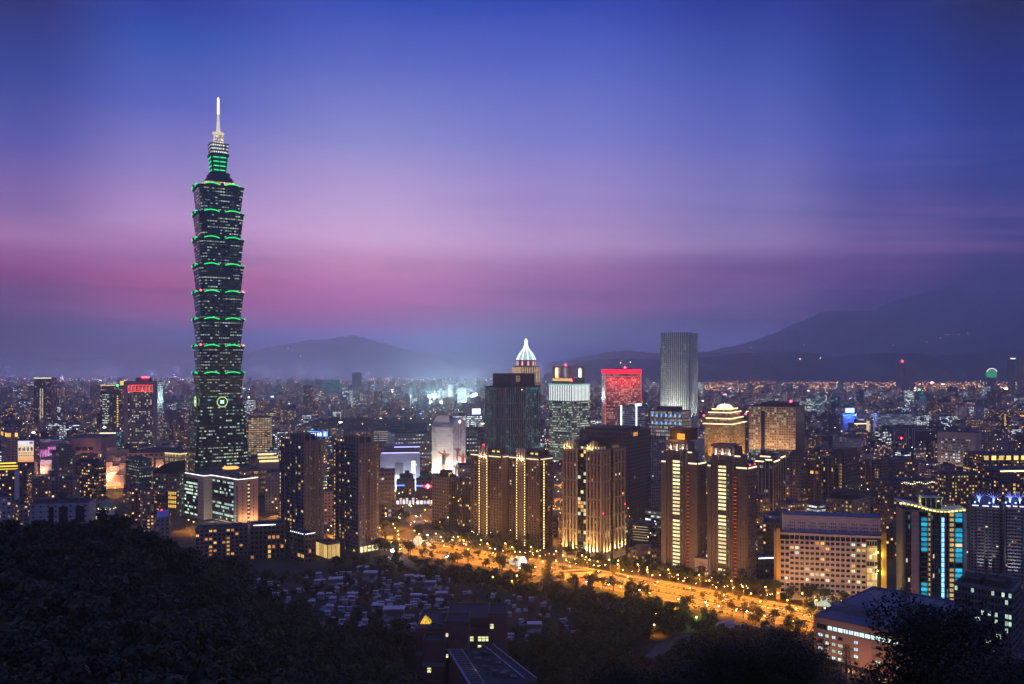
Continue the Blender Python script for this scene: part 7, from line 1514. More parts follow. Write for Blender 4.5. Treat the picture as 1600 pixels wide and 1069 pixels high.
# ---------------------------------------------------------------- the rest of the city
FARF = FAC
def clear(x, y, r):
    for fx, fy, fr in FOOT:
        if (x - fx) ** 2 + (y - fy) ** 2 < (r + fr) ** 2: return False
    return True
def zmax(px0, px1, D):
    m = 1e9
    for x0, x1, Dh, vb, ph, mid in HEROES:
        if Dh > D and px1 > x0 and px0 < x1: m = min(m, Z(vb, D))
    return m
def in_street(x, y):
    if abs(near(x, y)) < 42 or near(x, y) > 0: return True
    px, py = PX(x, y), PY(0, y)
    if 606 < px < 712 and 778 < py < 866: return True
    if 690 < px < 800 and 824 < py < 870: return True
    if 852 < px < 898 and 720 < py: return True
    return 512 < px < 690 and 656 < py < 692
cand = []; rr = random.Random(77)
y = 700.
while y < 2600:
    stp = 34 + (y - 700) * .012; x = -.66 * y
    while x < .66 * y:
        X_, Y_ = x + rr.uniform(-9, 9), y + rr.uniform(-9, 9); x += stp; w_, d_ = rr.uniform(13, 26) * (1 + (y - 700) / 4000), rr.uniform(13, 24)
        if in_street(X_, Y_) or not clear(X_, Y_, .42 * (w_ + d_) / 2 + 2): continue
        if X_ < -170 and Y_ < 620: continue
        h = rr.choice((13, 15, 17, 20, 22, 26, 30, 34)) * rr.uniform(.85, 1.15)
        if rr.random() < .1: h = rr.uniform(38, 62)
        p0, p1 = PX(X_ - w_ / 2, Y_), PX(X_ + w_ / 2, Y_)
        if p1 < -15 or p0 > 1615: continue
        h = min(h, zmax(p0 - 2, p1 + 2, Y_ - 10))
        if h < 5: continue
        cand.append((((p1 - p0) * h * F / Y_), X_, Y_, w_, d_, h, rr.choice((29, 29, 29, 12, 50, 70)) , rr.randrange(len(FAC) - 1)))
    y += stp
cand.sort(reverse=True)
TONE = ['dark', 'dark, nearly unlit', 'grey', 'pale', 'tan', 'pinkish', 'brown', 'glassy']
LMS = [(x0, x1, D, vb, ph, mid) for x0, x1, D, vb, ph, mid in HEROES if ph]
used = set()
def where(px, py, k):
    s_ = sorted(LMS, key=lambda l: math.hypot((px - (l[0] + l[1]) / 2) * 1.0, (py - l[5]) * 1.3))
    l = s_[k]; dx = px - (l[0] + l[1]) / 2
    rel = ('below' if py > l[5] + 25 else 'above') if abs(dx) < (l[1] - l[0]) * .55 else ('left of' if dx < 0 else 'right of')
    return rel + ' ' + l[4]
def slab_mesh(mb, X_, Y_, w_, d_, h, th, bay, fl, rb, roofi=1, boxes=True):
    T = Matrix.Translation((X_, Y_, 0)) @ Matrix.Rotation(R_(th), 4, 'Z'); mb.seed = (rb.random(), rb.random())
    mb.box(-w_ / 2, w_ / 2, -d_ / 2, d_ / 2, 0, h, 0 if roofi == 1 else mb._m, roofi, (bay, fl), False, T)
    if boxes:
        a, b = rb.uniform(-.35, 0) * w_, rb.uniform(-.35, .05) * d_; mb.box(a, a + w_ * .34, b, b + d_ * .34, h, h + rb.uniform(2, 4.5), roofi, roofi, None, False, T)
NIND = 178
for i, (sz, X_, Y_, w_, d_, h, th, fi) in enumerate(cand[:NIND]):
    px, py = PX(X_, Y_), PY(h * .6, Y_)
    size = ('slim ' if w_ < 17 else 'broad ' if w_ > 25 else '') + ('tower' if h > 36 else 'mid-rise block' if h > 19 else 'low block')
    for tr in range(60):
        k = tr // 6; wh = where(px, py, min(k, 5)); nr = ('', 'nearer ', 'farther ', 'taller ', 'lower ', 'second ')[tr % 6]
        lab = f'{nr}{TONE[fi]} {size} {wh}'
        if k > 1: lab = f'{TONE[fi]} {size} {wh}, beyond {where(px, py, 0).split(" ", 1)[1]}'
        if lab not in used and len(lab.split()) <= 16: break
    used.add(lab); o = empty('apartment_block' if fi not in (7,) else 'office_block', (X_, Y_, 0), R_(th), lab, 'building', 'ordinary blocks between the landmarks')
    mb = MB(); mb.seed = (rr.random(), rr.random()); mb.box(-w_ / 2, w_ / 2, -d_ / 2, d_ / 2, 0, h, 0, 1, (3.3, 3.3), False); mb.build('wall', [FAC[fi], ROOF], o)
    mb = MB(); t_ = .4
    for a in ((-w_ / 2, w_ / 2, -d_ / 2, -d_ / 2 + t_), (-w_ / 2, w_ / 2, d_ / 2 - t_, d_ / 2), (-w_ / 2, -w_ / 2 + t_, -d_ / 2 + t_, d_ / 2 - t_), (w_ / 2 - t_, w_ / 2, -d_ / 2 + t_, d_ / 2 - t_)): mb.box(*a, h + .002, h + 1.0, bottom=False)
    mb.build('parapet', TRIM, o)
    a, b = rr.uniform(-.35, 0) * w_, rr.uniform(-.35, 0) * d_; mb = MB(); mb.box(a, a + w_ * .35, b, b + d_ * .35, h + .002, h + rr.uniform(2.4, 4.6)); mb.build('roof_house', TRIM, o)
    if rr.random() < .6: mb = MB(); x_, y_ = rr.uniform(-.3, .4) * w_, rr.uniform(-.45, -.38) * d_; mb.lathe([(1, h), (1, h + 2.2), (.3, h + 2.5), (0, h + 2.5)], 8, (x_, y_, 0)); mb.build('water_tank', GREYW, o)
    if h > 15 and rr.random() < .7:                       # balconies or bay strips in relief
        mb = MB(); c_ = rr.uniform(-.25, .1) * w_
        for r in range(1, int(h / 3.3)): mb.box(c_, c_ + w_ * .28, -d_ / 2 - 1.1, -d_ / 2 - .01, r * 3.3, r * 3.3 + .95)
        mb.build('balcony_stack', BRN if fi in (4, 6) else GREYW, o)
# everything smaller or farther as one mass
far = MB(); rb = random.Random(5)
for sz, X_, Y_, w_, d_, h, th, fi in cand[NIND:]:
    far._m = fi; slab_mesh(far, X_, Y_, w_, d_, h, th, 3.4, 3.3, rb, len(FAC))
y = 2600.
while y < 9200:
    stp = 46 + (y - 2600) * .011; x = -.66 * y
    while x < .66 * y:
        X_, Y_ = x + rb.uniform(-.4, .4) * stp, y + rb.uniform(-.4, .4) * stp; x += stp
        p_ = PX(X_, Y_)
        if p_ < -10 or p_ > 1610 or rb.random() < .12: continue
        if not clear(X_, Y_, 14): continue
        w_, d_ = rb.uniform(16, 40), rb.uniform(16, 34); h = rb.choice((14, 16, 20, 24, 30)) * rb.uniform(.8, 1.2)
        if rb.random() < .08: h = rb.uniform(40, 82) * (1.0 if y < 6500 else .75)
        if p_ > 1050 and 4500 < Y_ < 7300: h = min(h, rb.uniform(9, 17))
        if p_ > 1050 and (abs(Y_ - 5600) < 260 or abs(Y_ - 6900) < 240): continue
        h = min(h, zmax(p_ - 5, p_ + 5, Y_ - 10))
        if h < 6: continue
        far._m = rb.randrange(len(FAC)); slab_mesh(far, X_, Y_, w_, d_, h, rb.choice((0, 29, 29, 60)), 4.2, 4.2, rb, len(FAC), y < 5000)
    y += stp
o = far.build1('distant_buildings', FAC + [ROOF]); stuff(o)
# street lamps, signs and car parks glinting all over the plain
M_BULB = lamps_mat('distant_bulbs', 26.0)
lt = MB(); rl = random.Random(12)
def bulb_at(x, y, z, r, cx_, s_): lt.octa((x, y, z), r, 0, (cx_, s_))
for k in range(10500):
    y = 760 + 8600 * rl.random() ** 1.35; x = rl.uniform(-.63, .63) * y; z = rl.uniform(5, 16) if rl.random() < .75 else rl.uniform(16, 40)
    if (near(x, y) > -40) or 512 < PX(x, y) < 690 and 655 < PY(0, y) < 690: continue
    bulb_at(x, y, z, .22 + y / 6500 * rl.uniform(.5, 1.1), rl.random() * .97, rl.uniform(.25, 1.1) ** 2)
for k in range(130):                                       # avenues: strings of orange lamps
    y0 = rl.uniform(1500, 8500); x0 = rl.uniform(-.6, .6) * y0; a = rl.choice((R_(29), R_(119), R_(5), R_(95), R_(-20))); n = rl.randrange(8, 26)
    for j in range(n):
        x, y = x0 + math.cos(a) * 34 * j, y0 + math.sin(a) * 34 * j
        if y > 700 and near(x, y) < -60: bulb_at(x, y, 9, .25 + y / 5200, rl.uniform(0, .45), rl.uniform(.6, 1.5))
for D0, p0, p1, n, sp in ((5600, 1090, 1620, 330, 700), (6900, 1060, 1620, 330, 600), (8600, 560, 800, 110, 500), (8200, 0, 300, 90, 700), (7600, 900, 1100, 60, 400), (8900, 820, 1620, 160, 300)):
    for k in range(n):                                    # riverside expressways
        px = p0 + (p1 - p0) * (k + rl.uniform(-.8, .8)) / n; y = D0 + rl.gauss(0, sp / 2.5); bulb_at(X(px, y), y, rl.uniform(16, 34), y / 5600 * rl.uniform(.55, 1.25), rl.uniform(0, .52), rl.uniform(.6, 2.2))
for k in range(120):                                      # lit signs
    y = 1500 + 6500 * rl.random() ** 1.2; x = rl.uniform(-.62, .62) * y; z = rl.uniform(18, 34); w_ = rl.uniform(2, 7) * y / 3000; lt.seed = (0, 0)
    zz = min(z, max(4, zmax(PX(x, y) - 3, PX(x, y) + 3, y)))
    i0 = len(lt.uv); lt.box(x - w_, x + w_, y - 1, y + 1, zz - w_ * .3, zz + w_ * .3); uv = (rl.uniform(.6, .999), rl.uniform(.12, .5))
    for q in range(i0, len(lt.uv)): lt.uv[q] = uv
o = lt.build1('distant_lamps', M_BULB); stuff(o)
for k in range(56):                                       # unseen point lights added to brighten the haze over the far city
    D = rl.uniform(7600, 12300); px = -60 + 1180 * (k + rl.random()) / 56 if k % 4 else rl.uniform(1100, 1650); point((X(px, D), D, rl.uniform(40, 120)), (.55, .52, 1), 1.7e6 if px < 960 else 2.5e5, 12, o)
sl = MB()                                                 # cottages on the far slopes
for px, py, D in ((1440, 532, 9700), (1448, 535, 9700), (1470, 528, 9800), (1478, 522, 9900), (1482, 523, 9900), (1512, 521, 9900), (1498, 523, 9900), (1256, 539, 11500), (1250, 561, 7050), (1282, 560, 7050), (450, 545, 12200), (456, 548, 12200), (470, 556, 12200), (985, 566, 7050), (970, 567, 7050), (1173, 543, 9500), (1395, 540, 9500)):
    sl.octa(P(px, py, D), 4.5, 0, (.5, .6))
stuff(sl.build1('hillside_lamps', M_BULB))

# ---------------------------------------------------------------- trees
def leafmat(name, c1, c2):
    m = bpy.data.materials.new(name); m.use_nodes = True; t = NT(m.node_tree)
    g = t.n('ShaderNodeNewGeometry'); oi = t.n('ShaderNodeObjectInfo')
    f = t.m('FRACT', t.m('ADD', g.outputs['Random Per Island'], oi.outputs['Random']))
    c = t.mix(f, c1, c2); c = t.mix(t.m('MULTIPLY', oi.outputs['Random'], .85), c, tuple(v * .45 for v in c1))
    b = t.n('ShaderNodeBsdfPrincipled'); t.l(c, b.inputs[0]); b.inputs['Roughness'].default_value = .65; b.inputs['Specular IOR Level'].default_value = .25
    o = t.n('ShaderNodeOutputMaterial'); t.l(b.outputs[0], o.inputs[0]); return m
LEAF = leafmat('leaf_green', (.022, .03, .014), (.07, .075, .03)); LEAF2 = leafmat('leaf_olive', (.035, .04, .016), (.11, .1, .04)); BARK = mat('bark', (.06, .045, .035), .9)
def crown(seed, H, R, n, leaf, zc=.62, lobes=9):
    r = random.Random(seed); mb = MB(); L = []
    for k in range(lobes):
        a = r.uniform(0, 6.283); q = r.uniform(.15, .75) * R; L.append((q * math.cos(a), q * math.sin(a), H * r.uniform(zc - .2, .9), R * r.uniform(.32, .58)))
    for i in range(n):
        x, y, z, s_ = r.choice(L); v = Vector((r.gauss(0, 1), r.gauss(0, 1), r.gauss(0, 1))).normalized() * s_ * r.uniform(.55, 1.08) ** .6
        p = Vector((x + v.x, y + v.y, z + v.z * .75)); e = leaf * r.uniform(.6, 1.3)
        nrm = (v.normalized() + Vector((r.gauss(0, .6), r.gauss(0, .6), r.gauss(.3, .6)))).normalized(); a = nrm.orthogonal().normalized(); b = nrm.cross(a); t = r.uniform(0, 6.283)
        a, b = a * math.cos(t) + b * math.sin(t), b * math.cos(t) - a * math.sin(t)
        mb.face((p - a * e, p - b * e * .55, p + a * e, p + b * e * .55))
    return mb, L
def trunk(seed, H, L, r0):
    r = random.Random(seed); mb = MB(); mb.tube([(0, 0, -.8), (r.uniform(-.1, .1), .1, H * .25), (r.uniform(-.3, .3), r.uniform(-.3, .3), H * .55)], [r0 * 1.25, r0, r0 * .6], 6)
    for x, y, z, s_ in L[:6]: mb.tube([(0, 0, H * r.uniform(.25, .45)), (x * .5, y * .5, z * .75), (x, y, z)], [r0 * .5, r0 * .32, r0 * .12], 5)
    return mb
def near_frame(x, y, m=40): return -m < PX(x, y) < 1600 + m
# forest on the spur and slope: one mass, scattered with geometry nodes
lib = bpy.data.collections.new('forest_crowns')
for k in range(4):
    mb, L = crown(200 + k, 8.6 + .8 * (k % 2), 4.2, 330, .78, .5, 8); mb.tube([(0, 0, -1), (0, 0, 5)], .25, 4, 1); ob = bpy.data.objects.new('forest_crown', mb.mesh('forest_crown', [LEAF if k % 2 else LEAF2, BARK])); lib.objects.link(ob)
rf = random.Random(8); pts = []; scl = []
def in_cem(x, y):
    px, py = PX(x, y), PY(tz(x, y), y); return (382 < px < 660 and 893 + max(0, (px - 560) * .0) < py < 990 - max(0, (520 - px) * .5)) or (640 < px < 905 and 905 + max(0, (px - 700) * .25) < py < 1010)
xs, ys = [], []
y = 92.
while y < 700:
    s_ = 3.7 + y * .0085; x = -.66 * y
    while x < .66 * y: xs.append(x + rf.uniform(-.45, .45) * s_); ys.append(y + rf.uniform(-.45, .45) * s_); x += s_
    y += s_
zs = terrain(xs, ys)
NOF = [(X(725, 372), 378, 31, 0), (X(1428, 430) + 5, 470, 52, 0), (X(1540, 470), 490, 52, 0)]
for x, y, z in zip(xs, ys, zs):
    if near(x, y) < 31 or z < .4 and near(x, y) < 40: continue
    if any((x - a) ** 2 + (y - b) ** 2 < r * r for a, b, r, _ in NOF) or not near_frame(x, y, 60): continue
    px, py = PX(x, y), PY(z, y)
    if x < -150 and y > 560: continue
    if px > 1300 and y > 380: continue
    if in_cem(x, y) and rf.random() < .68: continue
    if any((p.x - x) ** 2 + (p.y - y) ** 2 < 64 for p in pth) or 1070 < px < 1190 and 968 < py < 1000 and rf.random() < .8: continue
    if 640 < px < 850 and 1010 < py and y < 385 and x > -55: continue
    if near(x, y) < 48 and px > 885 and rf.random() < .6: continue
    pts.append((x, y, z - .3)); scl.append(rf.uniform(.55, 1.25) * (.55 if in_cem(x, y) else 1) * (.8 if y < 150 else 1))
me = bpy.data.meshes.new('forest'); me.from_pydata(pts, [], []); at = me.attributes.new('tree_scale', 'FLOAT', 'POINT'); at.data.foreach_set('value', scl)
fo = bpy.data.objects.new('forest', me); col.objects.link(fo); stuff(fo)
def scatter(fo, lib):
    ng = bpy.data.node_groups.new('forest_scatter', 'GeometryNodeTree'); ng.interface.new_socket(name='Geometry', in_out='INPUT', socket_type='NodeSocketGeometry'); ng.interface.new_socket(name='Geometry', in_out='OUTPUT', socket_type='NodeSocketGeometry')
    N = ng.nodes; gi = N.new('NodeGroupInput'); go = N.new('NodeGroupOutput'); ip = N.new('GeometryNodeInstanceOnPoints'); ci = N.new('GeometryNodeCollectionInfo'); ci.inputs[0].default_value = lib; ci.inputs[1].default_value = True; ci.inputs[2].default_value = True
    rv = N.new('FunctionNodeRandomValue'); rv.data_type = 'FLOAT_VECTOR'; rv.inputs[1].default_value = (.12, .12, 6.283); na = N.new('GeometryNodeInputNamedAttribute'); na.data_type = 'FLOAT'; na.inputs[0].default_value = 'tree_scale'
    ln_ = ng.links.new; ln_(gi.outputs[0], ip.inputs['Points']); ln_(ci.outputs[0], ip.inputs['Instance']); ip.inputs['Pick Instance'].default_value = True; ln_(rv.outputs[0], ip.inputs['Rotation']); ln_(na.outputs[0], ip.inputs['Scale']); ln_(ip.outputs[0], go.inputs[0])
    md = fo.modifiers.new('scatter', 'NODES'); md.node_group = ng
scatter(fo, lib)
# parks and street greenery farther out
pts = []; scl = []
for k in range(2600):
    y = 760 + 2400 * rf.random() ** 1.3; x = rf.uniform(-.62, .62) * y; inpark = 512 < PX(x, y) < 690 and 655 < PY(0, y) < 690
    if (rf.random() < .55 and not inpark) or near(x, y) > -36 or not clear(x, y, 1): continue
    pts.append((x, y, -.2)); scl.append(rf.uniform(.7, 1.5))
for k in range(900): px = rf.uniform(512, 690); D = rf.uniform(1800, 2500); pts.append((X(px, D), D, -.2)); scl.append(rf.uniform(1, 1.8))
me = bpy.data.meshes.new('city_greenery'); me.from_pydata(pts, [], []); at = me.attributes.new('tree_scale', 'FLOAT', 'POINT'); at.data.foreach_set('value', scl)
f2_ = bpy.data.objects.new('city_greenery', me); col.objects.link(f2_); stuff(f2_); scatter(f2_, lib)
# hedges on the medians
hb = MB(); rh = random.Random(4)
for d, n in ((-5.5, 420), (10.5, 360), (-26, 300)):
    q = off(RV, d)
    for k in range(n):
        i = rh.randrange(len(q) - 1); p = q[i] + (q[i + 1] - q[i]) * rh.random() + Vector((rh.uniform(-1.2, 1.2), rh.uniform(-1.2, 1.2), rh.uniform(.2, 1.3)))
        for j in range(5): a = Vector((rh.gauss(0, .6), rh.gauss(0, .6), rh.gauss(0, .4))); b = Vector((rh.gauss(0, .6), rh.gauss(0, .6), rh.gauss(0, .4))); hb.face((p - a, p - b, p + a, p + b))
stuff(hb.build1('hedge', LEAF2))
# single trees along the boulevard
KIND = []
for k in range(4):
    mb, L = crown(300 + k, 9 + k * .7, 3.4 + .3 * k, 420, .55, .58, 9); KIND.append((mb.mesh('crown', LEAF if k % 2 else LEAF2), trunk(300 + k, 9, L, .22).mesh('trunk', BARK)))
def tree(kd, x, y, z, s, label, group, rz=None, cat='tree', name='tree'):
    o = empty(name, (x, y, z), rf.uniform(0, 6.28) if rz is None else rz, label, cat, group); o.scale = (s, s, s)
    put('trunk', kd[1], (0, 0, 0), 0, o); put('crown', kd[0], (0, 0, 0), 0, o); return o
RLEN = [0]
for a, b in zip(RV, RV[1:]): RLEN.append(RLEN[-1] + (b - a).length)
def along(d, s_):
    q = off(RV, d)
    for i in range(len(RV) - 1):
        if RLEN[i + 1] >= s_: t_ = (s_ - RLEN[i]) / (RLEN[i + 1] - RLEN[i]); return q[i] + (q[i + 1] - q[i]) * t_
    return q[-1]
s_ = 330.
while s_ < 900:
    for d, pr in ((26, .95), (34, .85), (43, .6), (10.5, .3), (-5.5, .3), (-26, .5), (-33, .5)):
        p = along(d + rf.uniform(-2, 2), s_ + rf.uniform(-4, 4)); px = PX(p.x, p.y)
        if rf.random() > pr or not 585 < px < 1330 or (680 < px < 690) or 852 < px < 884 and d > 20: continue
        if d > 20 and 600 < px < 690: continue
        if abs(d) > 20: tree(rf.choice(KIND), p.x, p.y, .0, rf.uniform(.75, 1.3), 'leafy street tree on the pavement along the orange boulevard', 'street trees along the boulevard')
        else: tree(rf.choice(KIND), p.x, p.y, .1, rf.uniform(.55, .95), 'small tree on the planted strip in the middle of the orange boulevard', 'trees on the boulevard medians')
    s_ += 9
for px, py, s in ((608, 868, 1.5), (602, 862, 1.2)): tree(KIND[1], X(px, DG(py)), DG(py), 0, s, ('broad' if s > 1.3 else 'smaller') + ' dark tree at the corner below the right dark apartment tower', None)
# dark conifers by the red plaza
mb = MB(); rc_ = random.Random(2)
for k in range(700): t_ = rc_.random() ** 1.3; a = rc_.uniform(0, 6.28); R1 = 2.3 * (1 - t_) ** .8 * rc_.uniform(.6, 1.05); p = Vector((R1 * math.cos(a), R1 * math.sin(a), .8 + 12.5 * t_)); u = Vector((math.cos(a), math.sin(a), -.5)) * .6; v = Vector((-math.sin(a), math.cos(a), .2)) * .35; mb.face((p - u, p - v, p + u, p + v))
cm = mb.mesh('crown', LEAF); mb = MB(); mb.tube([(0, 0, -.5), (0, 0, 11)], [.25, .05], 5); ct_ = mb.mesh('trunk', BARK)
for px, sd_ in ((900.5, 'left'), (920.5, 'right')): tree((cm, ct_), X(px, DG(931)), DG(931), 0, 1.05, f'{sd_} of two dark conifers flanking the red-paved plaza', None, None, 'conifer', 'conifer_tree')
# big trees near the viewer
BIG = []
for k in range(3):
    mb, L = crown(400 + k, 20, 6.6, 15000, .2, .5, 26); BIG.append((mb.mesh('crown', LEAF), trunk(400 + k, 20, L, .45).mesh('trunk', BARK)))
for px, top, D, s, lb in ((1452, 940, 84, 1.0, 'tallest dark tree in front of the salmon office, its top below the pylon'), (1525, 992, 78, .9, 'dark tree in the right foreground, below the dark grey office'), (1575, 1025, 70, .8, 'low dark tree at the lower right corner'), (1238, 990, 112, .8, 'dark tree left of the salmon office corner'), (1178, 992, 120, .85, 'wide dark tree in the lower right, below the green-lit trees'), (1120, 1000, 116, .9, 'dark tree right of the orange footpath'), (1050, 1030, 110, .8, 'low dark tree below the orange footpath'), (960, 1048, 104, .75, 'low dark tree at the bottom, left of the orange footpath')):
    z = Z(top, D) - 19 * s; k = rf.randrange(3); tree(BIG[k], X(px, D), D, z, s, lb, None, None, 'tree', 'tree'); 
# trees catching coloured light
for px, py, s, lb in ((1068, 975, 1.5, 'tree lit green from below, left of the green lamp'), (1105, 978, 1.3, 'tree lit green from below, right of the green lamp'), (1035, 970, 1.4, 'dark round tree left of the green-lit trees'), (1048, 1003, .9, 'small tree glowing amber beside the orange footpath'), (990, 1012, 1.2, 'tree glowing amber over the orange footpath lamp')):
    D = DG(py); x = X(px, D); tree(KIND[0], x, D, tz(x, D), s, lb, None)

# ---------------------------------------------------------------- street lamps
SOD = (1.0, .32, .01); GLOBE = emis('sodium_globe', (1, .5, .12), 18); GLOBEW = emis('white_globe', (.9, .97, 1), 30)
def lamp_kind(h, arm):
    mb = MB(); mb.tube([(0, 0, 0), (0, 0, h * .6), (0, 0, h)], [.16, .12, .09], 6)
    if arm: mb.tube([(0, 0, h - .1), (arm * .5, 0, h + .35), (arm, 0, h + .4)], .07, 5)
    mb.lathe([(.3, 0), (.3, .5), (.16, .6)], 8); p = mb.mesh('pole', mat('lamp_pole', (.2, .2, .2), .5, .5))
    mb = MB(); mb.lathe([(0, h - .1), (.34, h + .05), (.42, h + .3), (.3, h + .55), (0, h + .62)], 8, (arm, 0, 0)); return p, mb
PL, hm_ = lamp_kind(10, 1.6); HL = hm_.mesh('lamp_head', GLOBE); PS, hs_ = lamp_kind(5.5, 0); HS = hs_.mesh('lamp_head', GLOBE); HW_ = hs_.mesh('lamp_head', GLOBEW)
def lamp(x, y, z, rz, label, group, tall=True, pw=20000, white=False):
    o = empty('street_lamp', (x, y, z), rz, label, 'street lamp', group); put('pole', PL if tall else PS, (0, 0, 0), 0, o); put('lamp_head', (HL if tall else (HW_ if white else HS)), (0, 0, 0), 0, o)
    spot((1.6 if tall else 0, 0, 9.7 if tall else 5.2), (0, 0, -1), (.9, .95, 1) if white else SOD, pw, 152, o, .4)
    if tall: point((1.6, 0, 9.7), (1, .47, .12), pw * .17, .4, o)
    return o
RA = R_(-39)
s_ = 345.
while s_ < 900:
    for d, lb, tall, rot in ((-19.8, 'tall orange street lamp on the near kerb of the boulevard', True, 90), (19.8, 'tall orange street lamp on the far kerb of the boulevard', True, -90), (-5.5, 'orange lamp on the near planted strip in the boulevard', True, 90), (10.5, 'orange lamp on the far planted strip in the boulevard', True, -90)):
        p = along(d, s_ + (12 if d in (19.8, -5.5) else 0)); px = PX(p.x, p.y)
        if 560 < px < 1340: lamp(p.x, p.y, .1, RA + R_(rot) if True else 0, lb, 'lamps along the boulevard', tall, 38000)
    s_ += 25
for k in range(2, len(SL3) - 1, 4): p = SL3[k]; lamp(p.x + 4, p.y + 3, p.z, 2.2, 'orange street lamp on the curved slip road', 'lamps on the slip road', True, 26000)
for px, py in ((970, 930), (1015, 940), (1060, 950), (1105, 960), (1150, 968), (1195, 977), (1240, 986)): D = DG(py); lamp(X(px, D), D, 0, 1, 'short orange lamp along the lower service road', 'lamps on the service road', False, 12000)
for px, py in ((600, 818), (622, 826), (640, 806), (662, 812), (672, 797), (690, 803), (612, 836), (645, 832)): D = DG(py); lamp(X(px, D), D, 0, 0, 'orange lamp along the side road by the car park', 'lamps on the side road', True, 26000)
for px, py, w_ in ((640, 797, 1), (650, 815, 1), (625, 812, 1), (668, 846, 1), (612, 858, 1)): D = DG(py); lamp(X(px, D), D, 0, 0, 'short white lamp near the car park', 'white lamps near the car park', False, 5000, True)
for k in range(9): D = 770 + 62 * k; lamp(X(858 + 3.6 * k + (16 if k % 2 else 0), D), D, 0, R_(90), 'orange street lamp in the cross street left of the uplit tower', 'lamps in the cross street', True, 45000)
for k in range(7): D = 960 + 55 * k; lamp(X(612 + 9 * k, D), D, 0, 0, 'orange street lamp between the neon-edged store and the car park', 'lamps near the store', True, 32000)
for px, D in ((178, 1050), (185, 1080), (150, 1000), (120, 1100), (60, 1020), (230, 860), (292, 830), (300, 820), (20, 720), (32, 735), (1290, 900), (1230, 850), (1400, 1000), (1310, 1080), (1500, 1000), (1450, 1080), (515, 800), (510, 780), (430, 900), (1000, 900), (1010, 820)): lamp(X(px, D), D, 0, 0, 'orange street lamp in a side street between the blocks', 'lamps in side streets', True, 36000)
_n = 0
for k in range(900):                                      # the street glow between ordinary blocks
    px, D = (rf.uniform(0, 440) if k % 2 else rf.uniform(1190, 1600)), rf.uniform(690, 1250); x = X(px, D)
    if _n >= 46 or not clear(x, D, 3) or near(x, D) > -45 or any((x - c_[1]) ** 2 + (D - c_[2]) ** 2 < 196 for c_ in cand): continue
    _n += 1; lamp(x, D, 0, rf.uniform(0, 6), 'orange street lamp in a side street between the blocks', 'lamps in side streets', True, 34000)
for px, py, lb in ((1022, 1028, 'amber lamp at the bend of the footpath, lowest of its lamps'), (1024, 990, 'amber lamp half hidden by trees above the footpath'), (1365, 936, 'bright amber lamp behind the blue-roofed office'), (800, 928, 'amber lamp among shrubs below the slip road, left one'), (770, 925, 'amber lamp among shrubs left of the slip road end')): D = DG(py); z = tz(X(px, D), D); lamp(X(px, D), D, z, 0, lb, None, False, 12000)
D = DG(985); x = X(1088, D); o = empty('flood_lamp', (x, D, tz(x, D)), 0, 'bright green lamp under the trees, right of the temple roof', 'lamp'); put('pole', PS, (0, 0, 0), 0, o); put('lamp_head', hs_.mesh('lamp_head', emis('green_globe', (.3, 1, .15), 26)), (0, 0, 0), 0, o); point((0, 0, 4.8), (.25, 1, .12), 6500, .4, o); 
D = DG(872); x = X(613, D); o = empty('flood_lamp', (x, D, 0), 0, 'dazzling white lamp at the forest edge below the right dark apartment tower', 'lamp'); put('pole', PS, (0, 0, 0), 0, o); mb = MB(); mb.lathe([(0, 5), (.9, 5.4), (1.1, 6.2), (.7, 7), (0, 7.2)], 10); put('lamp_head', mb.mesh('lamp_head', emis('white_glare', (.9, .95, 1), 45)), (0, 0, 0), 0, o); point((0, -.5, 4.6), (.9, .95, 1), 9000, .4, o)
# small lamps at the feet of the towers
ls = MB()
for k in range(170):
    s_ = rf.uniform(400, 880); p = along(rf.uniform(23, 46), s_)
    if 700 < PX(p.x, p.y) < 1210: ls.octa((p.x, p.y, rf.uniform(.8, 4)), .22, 0, (rf.uniform(.0, .72), rf.uniform(.5, 1.6)))
stuff(ls.build1('garden_lamps', M_BULB))

# ---------------------------------------------------------------- station canopies
def canopy(px, py, lb, s, rz):
    D = DG(py); o = empty('station_entrance', (X(px, D), D, .1), rz, lb, 'station entrance'); mb = MB(); n, m_ = 12, 8; ms = MB()
    def pt(i, j): u = i / n; a = math.pi * j / m_; w_ = 4.6 * (1 - .75 * u ** 2); h = 5.6 * (1 - u ** 1.6) + .3; return ((-6 + 15 * u) * s, w_ * math.cos(a) * s, h * math.sin(a) * s)
    for i in range(n):
        for j in range(m_): mb.face((pt(i, j), pt(i + 1, j), pt(i + 1, j + 1), pt(i, j + 1)))
    mb.build('glass_shell', emis('shell_glow', (1, .95, .75), .62, True, vary=.3), o)
    for i in range(0, n + 1, 2): q = MB(); q.tube([(x, y * 1.01, z + .06) for x, y, z in [pt(i, j) for j in range(m_ + 1)]], .12, 4); q.build('rib', WHITEW, o)
    mb = MB(); mb.face([pt(0, j) for j in range(m_ + 1)][::-1]); mb.build('entrance_light', emis('entrance_white', (.95, 1, 1), 2.2, True), o); return o
canopy(660, 851, 'white glowing station canopy at the edge of the car park', 1.15, RA); canopy(806, 881, 'white glowing station canopy with bright mouth beside the boulevard', 1.15, RA + math.pi)
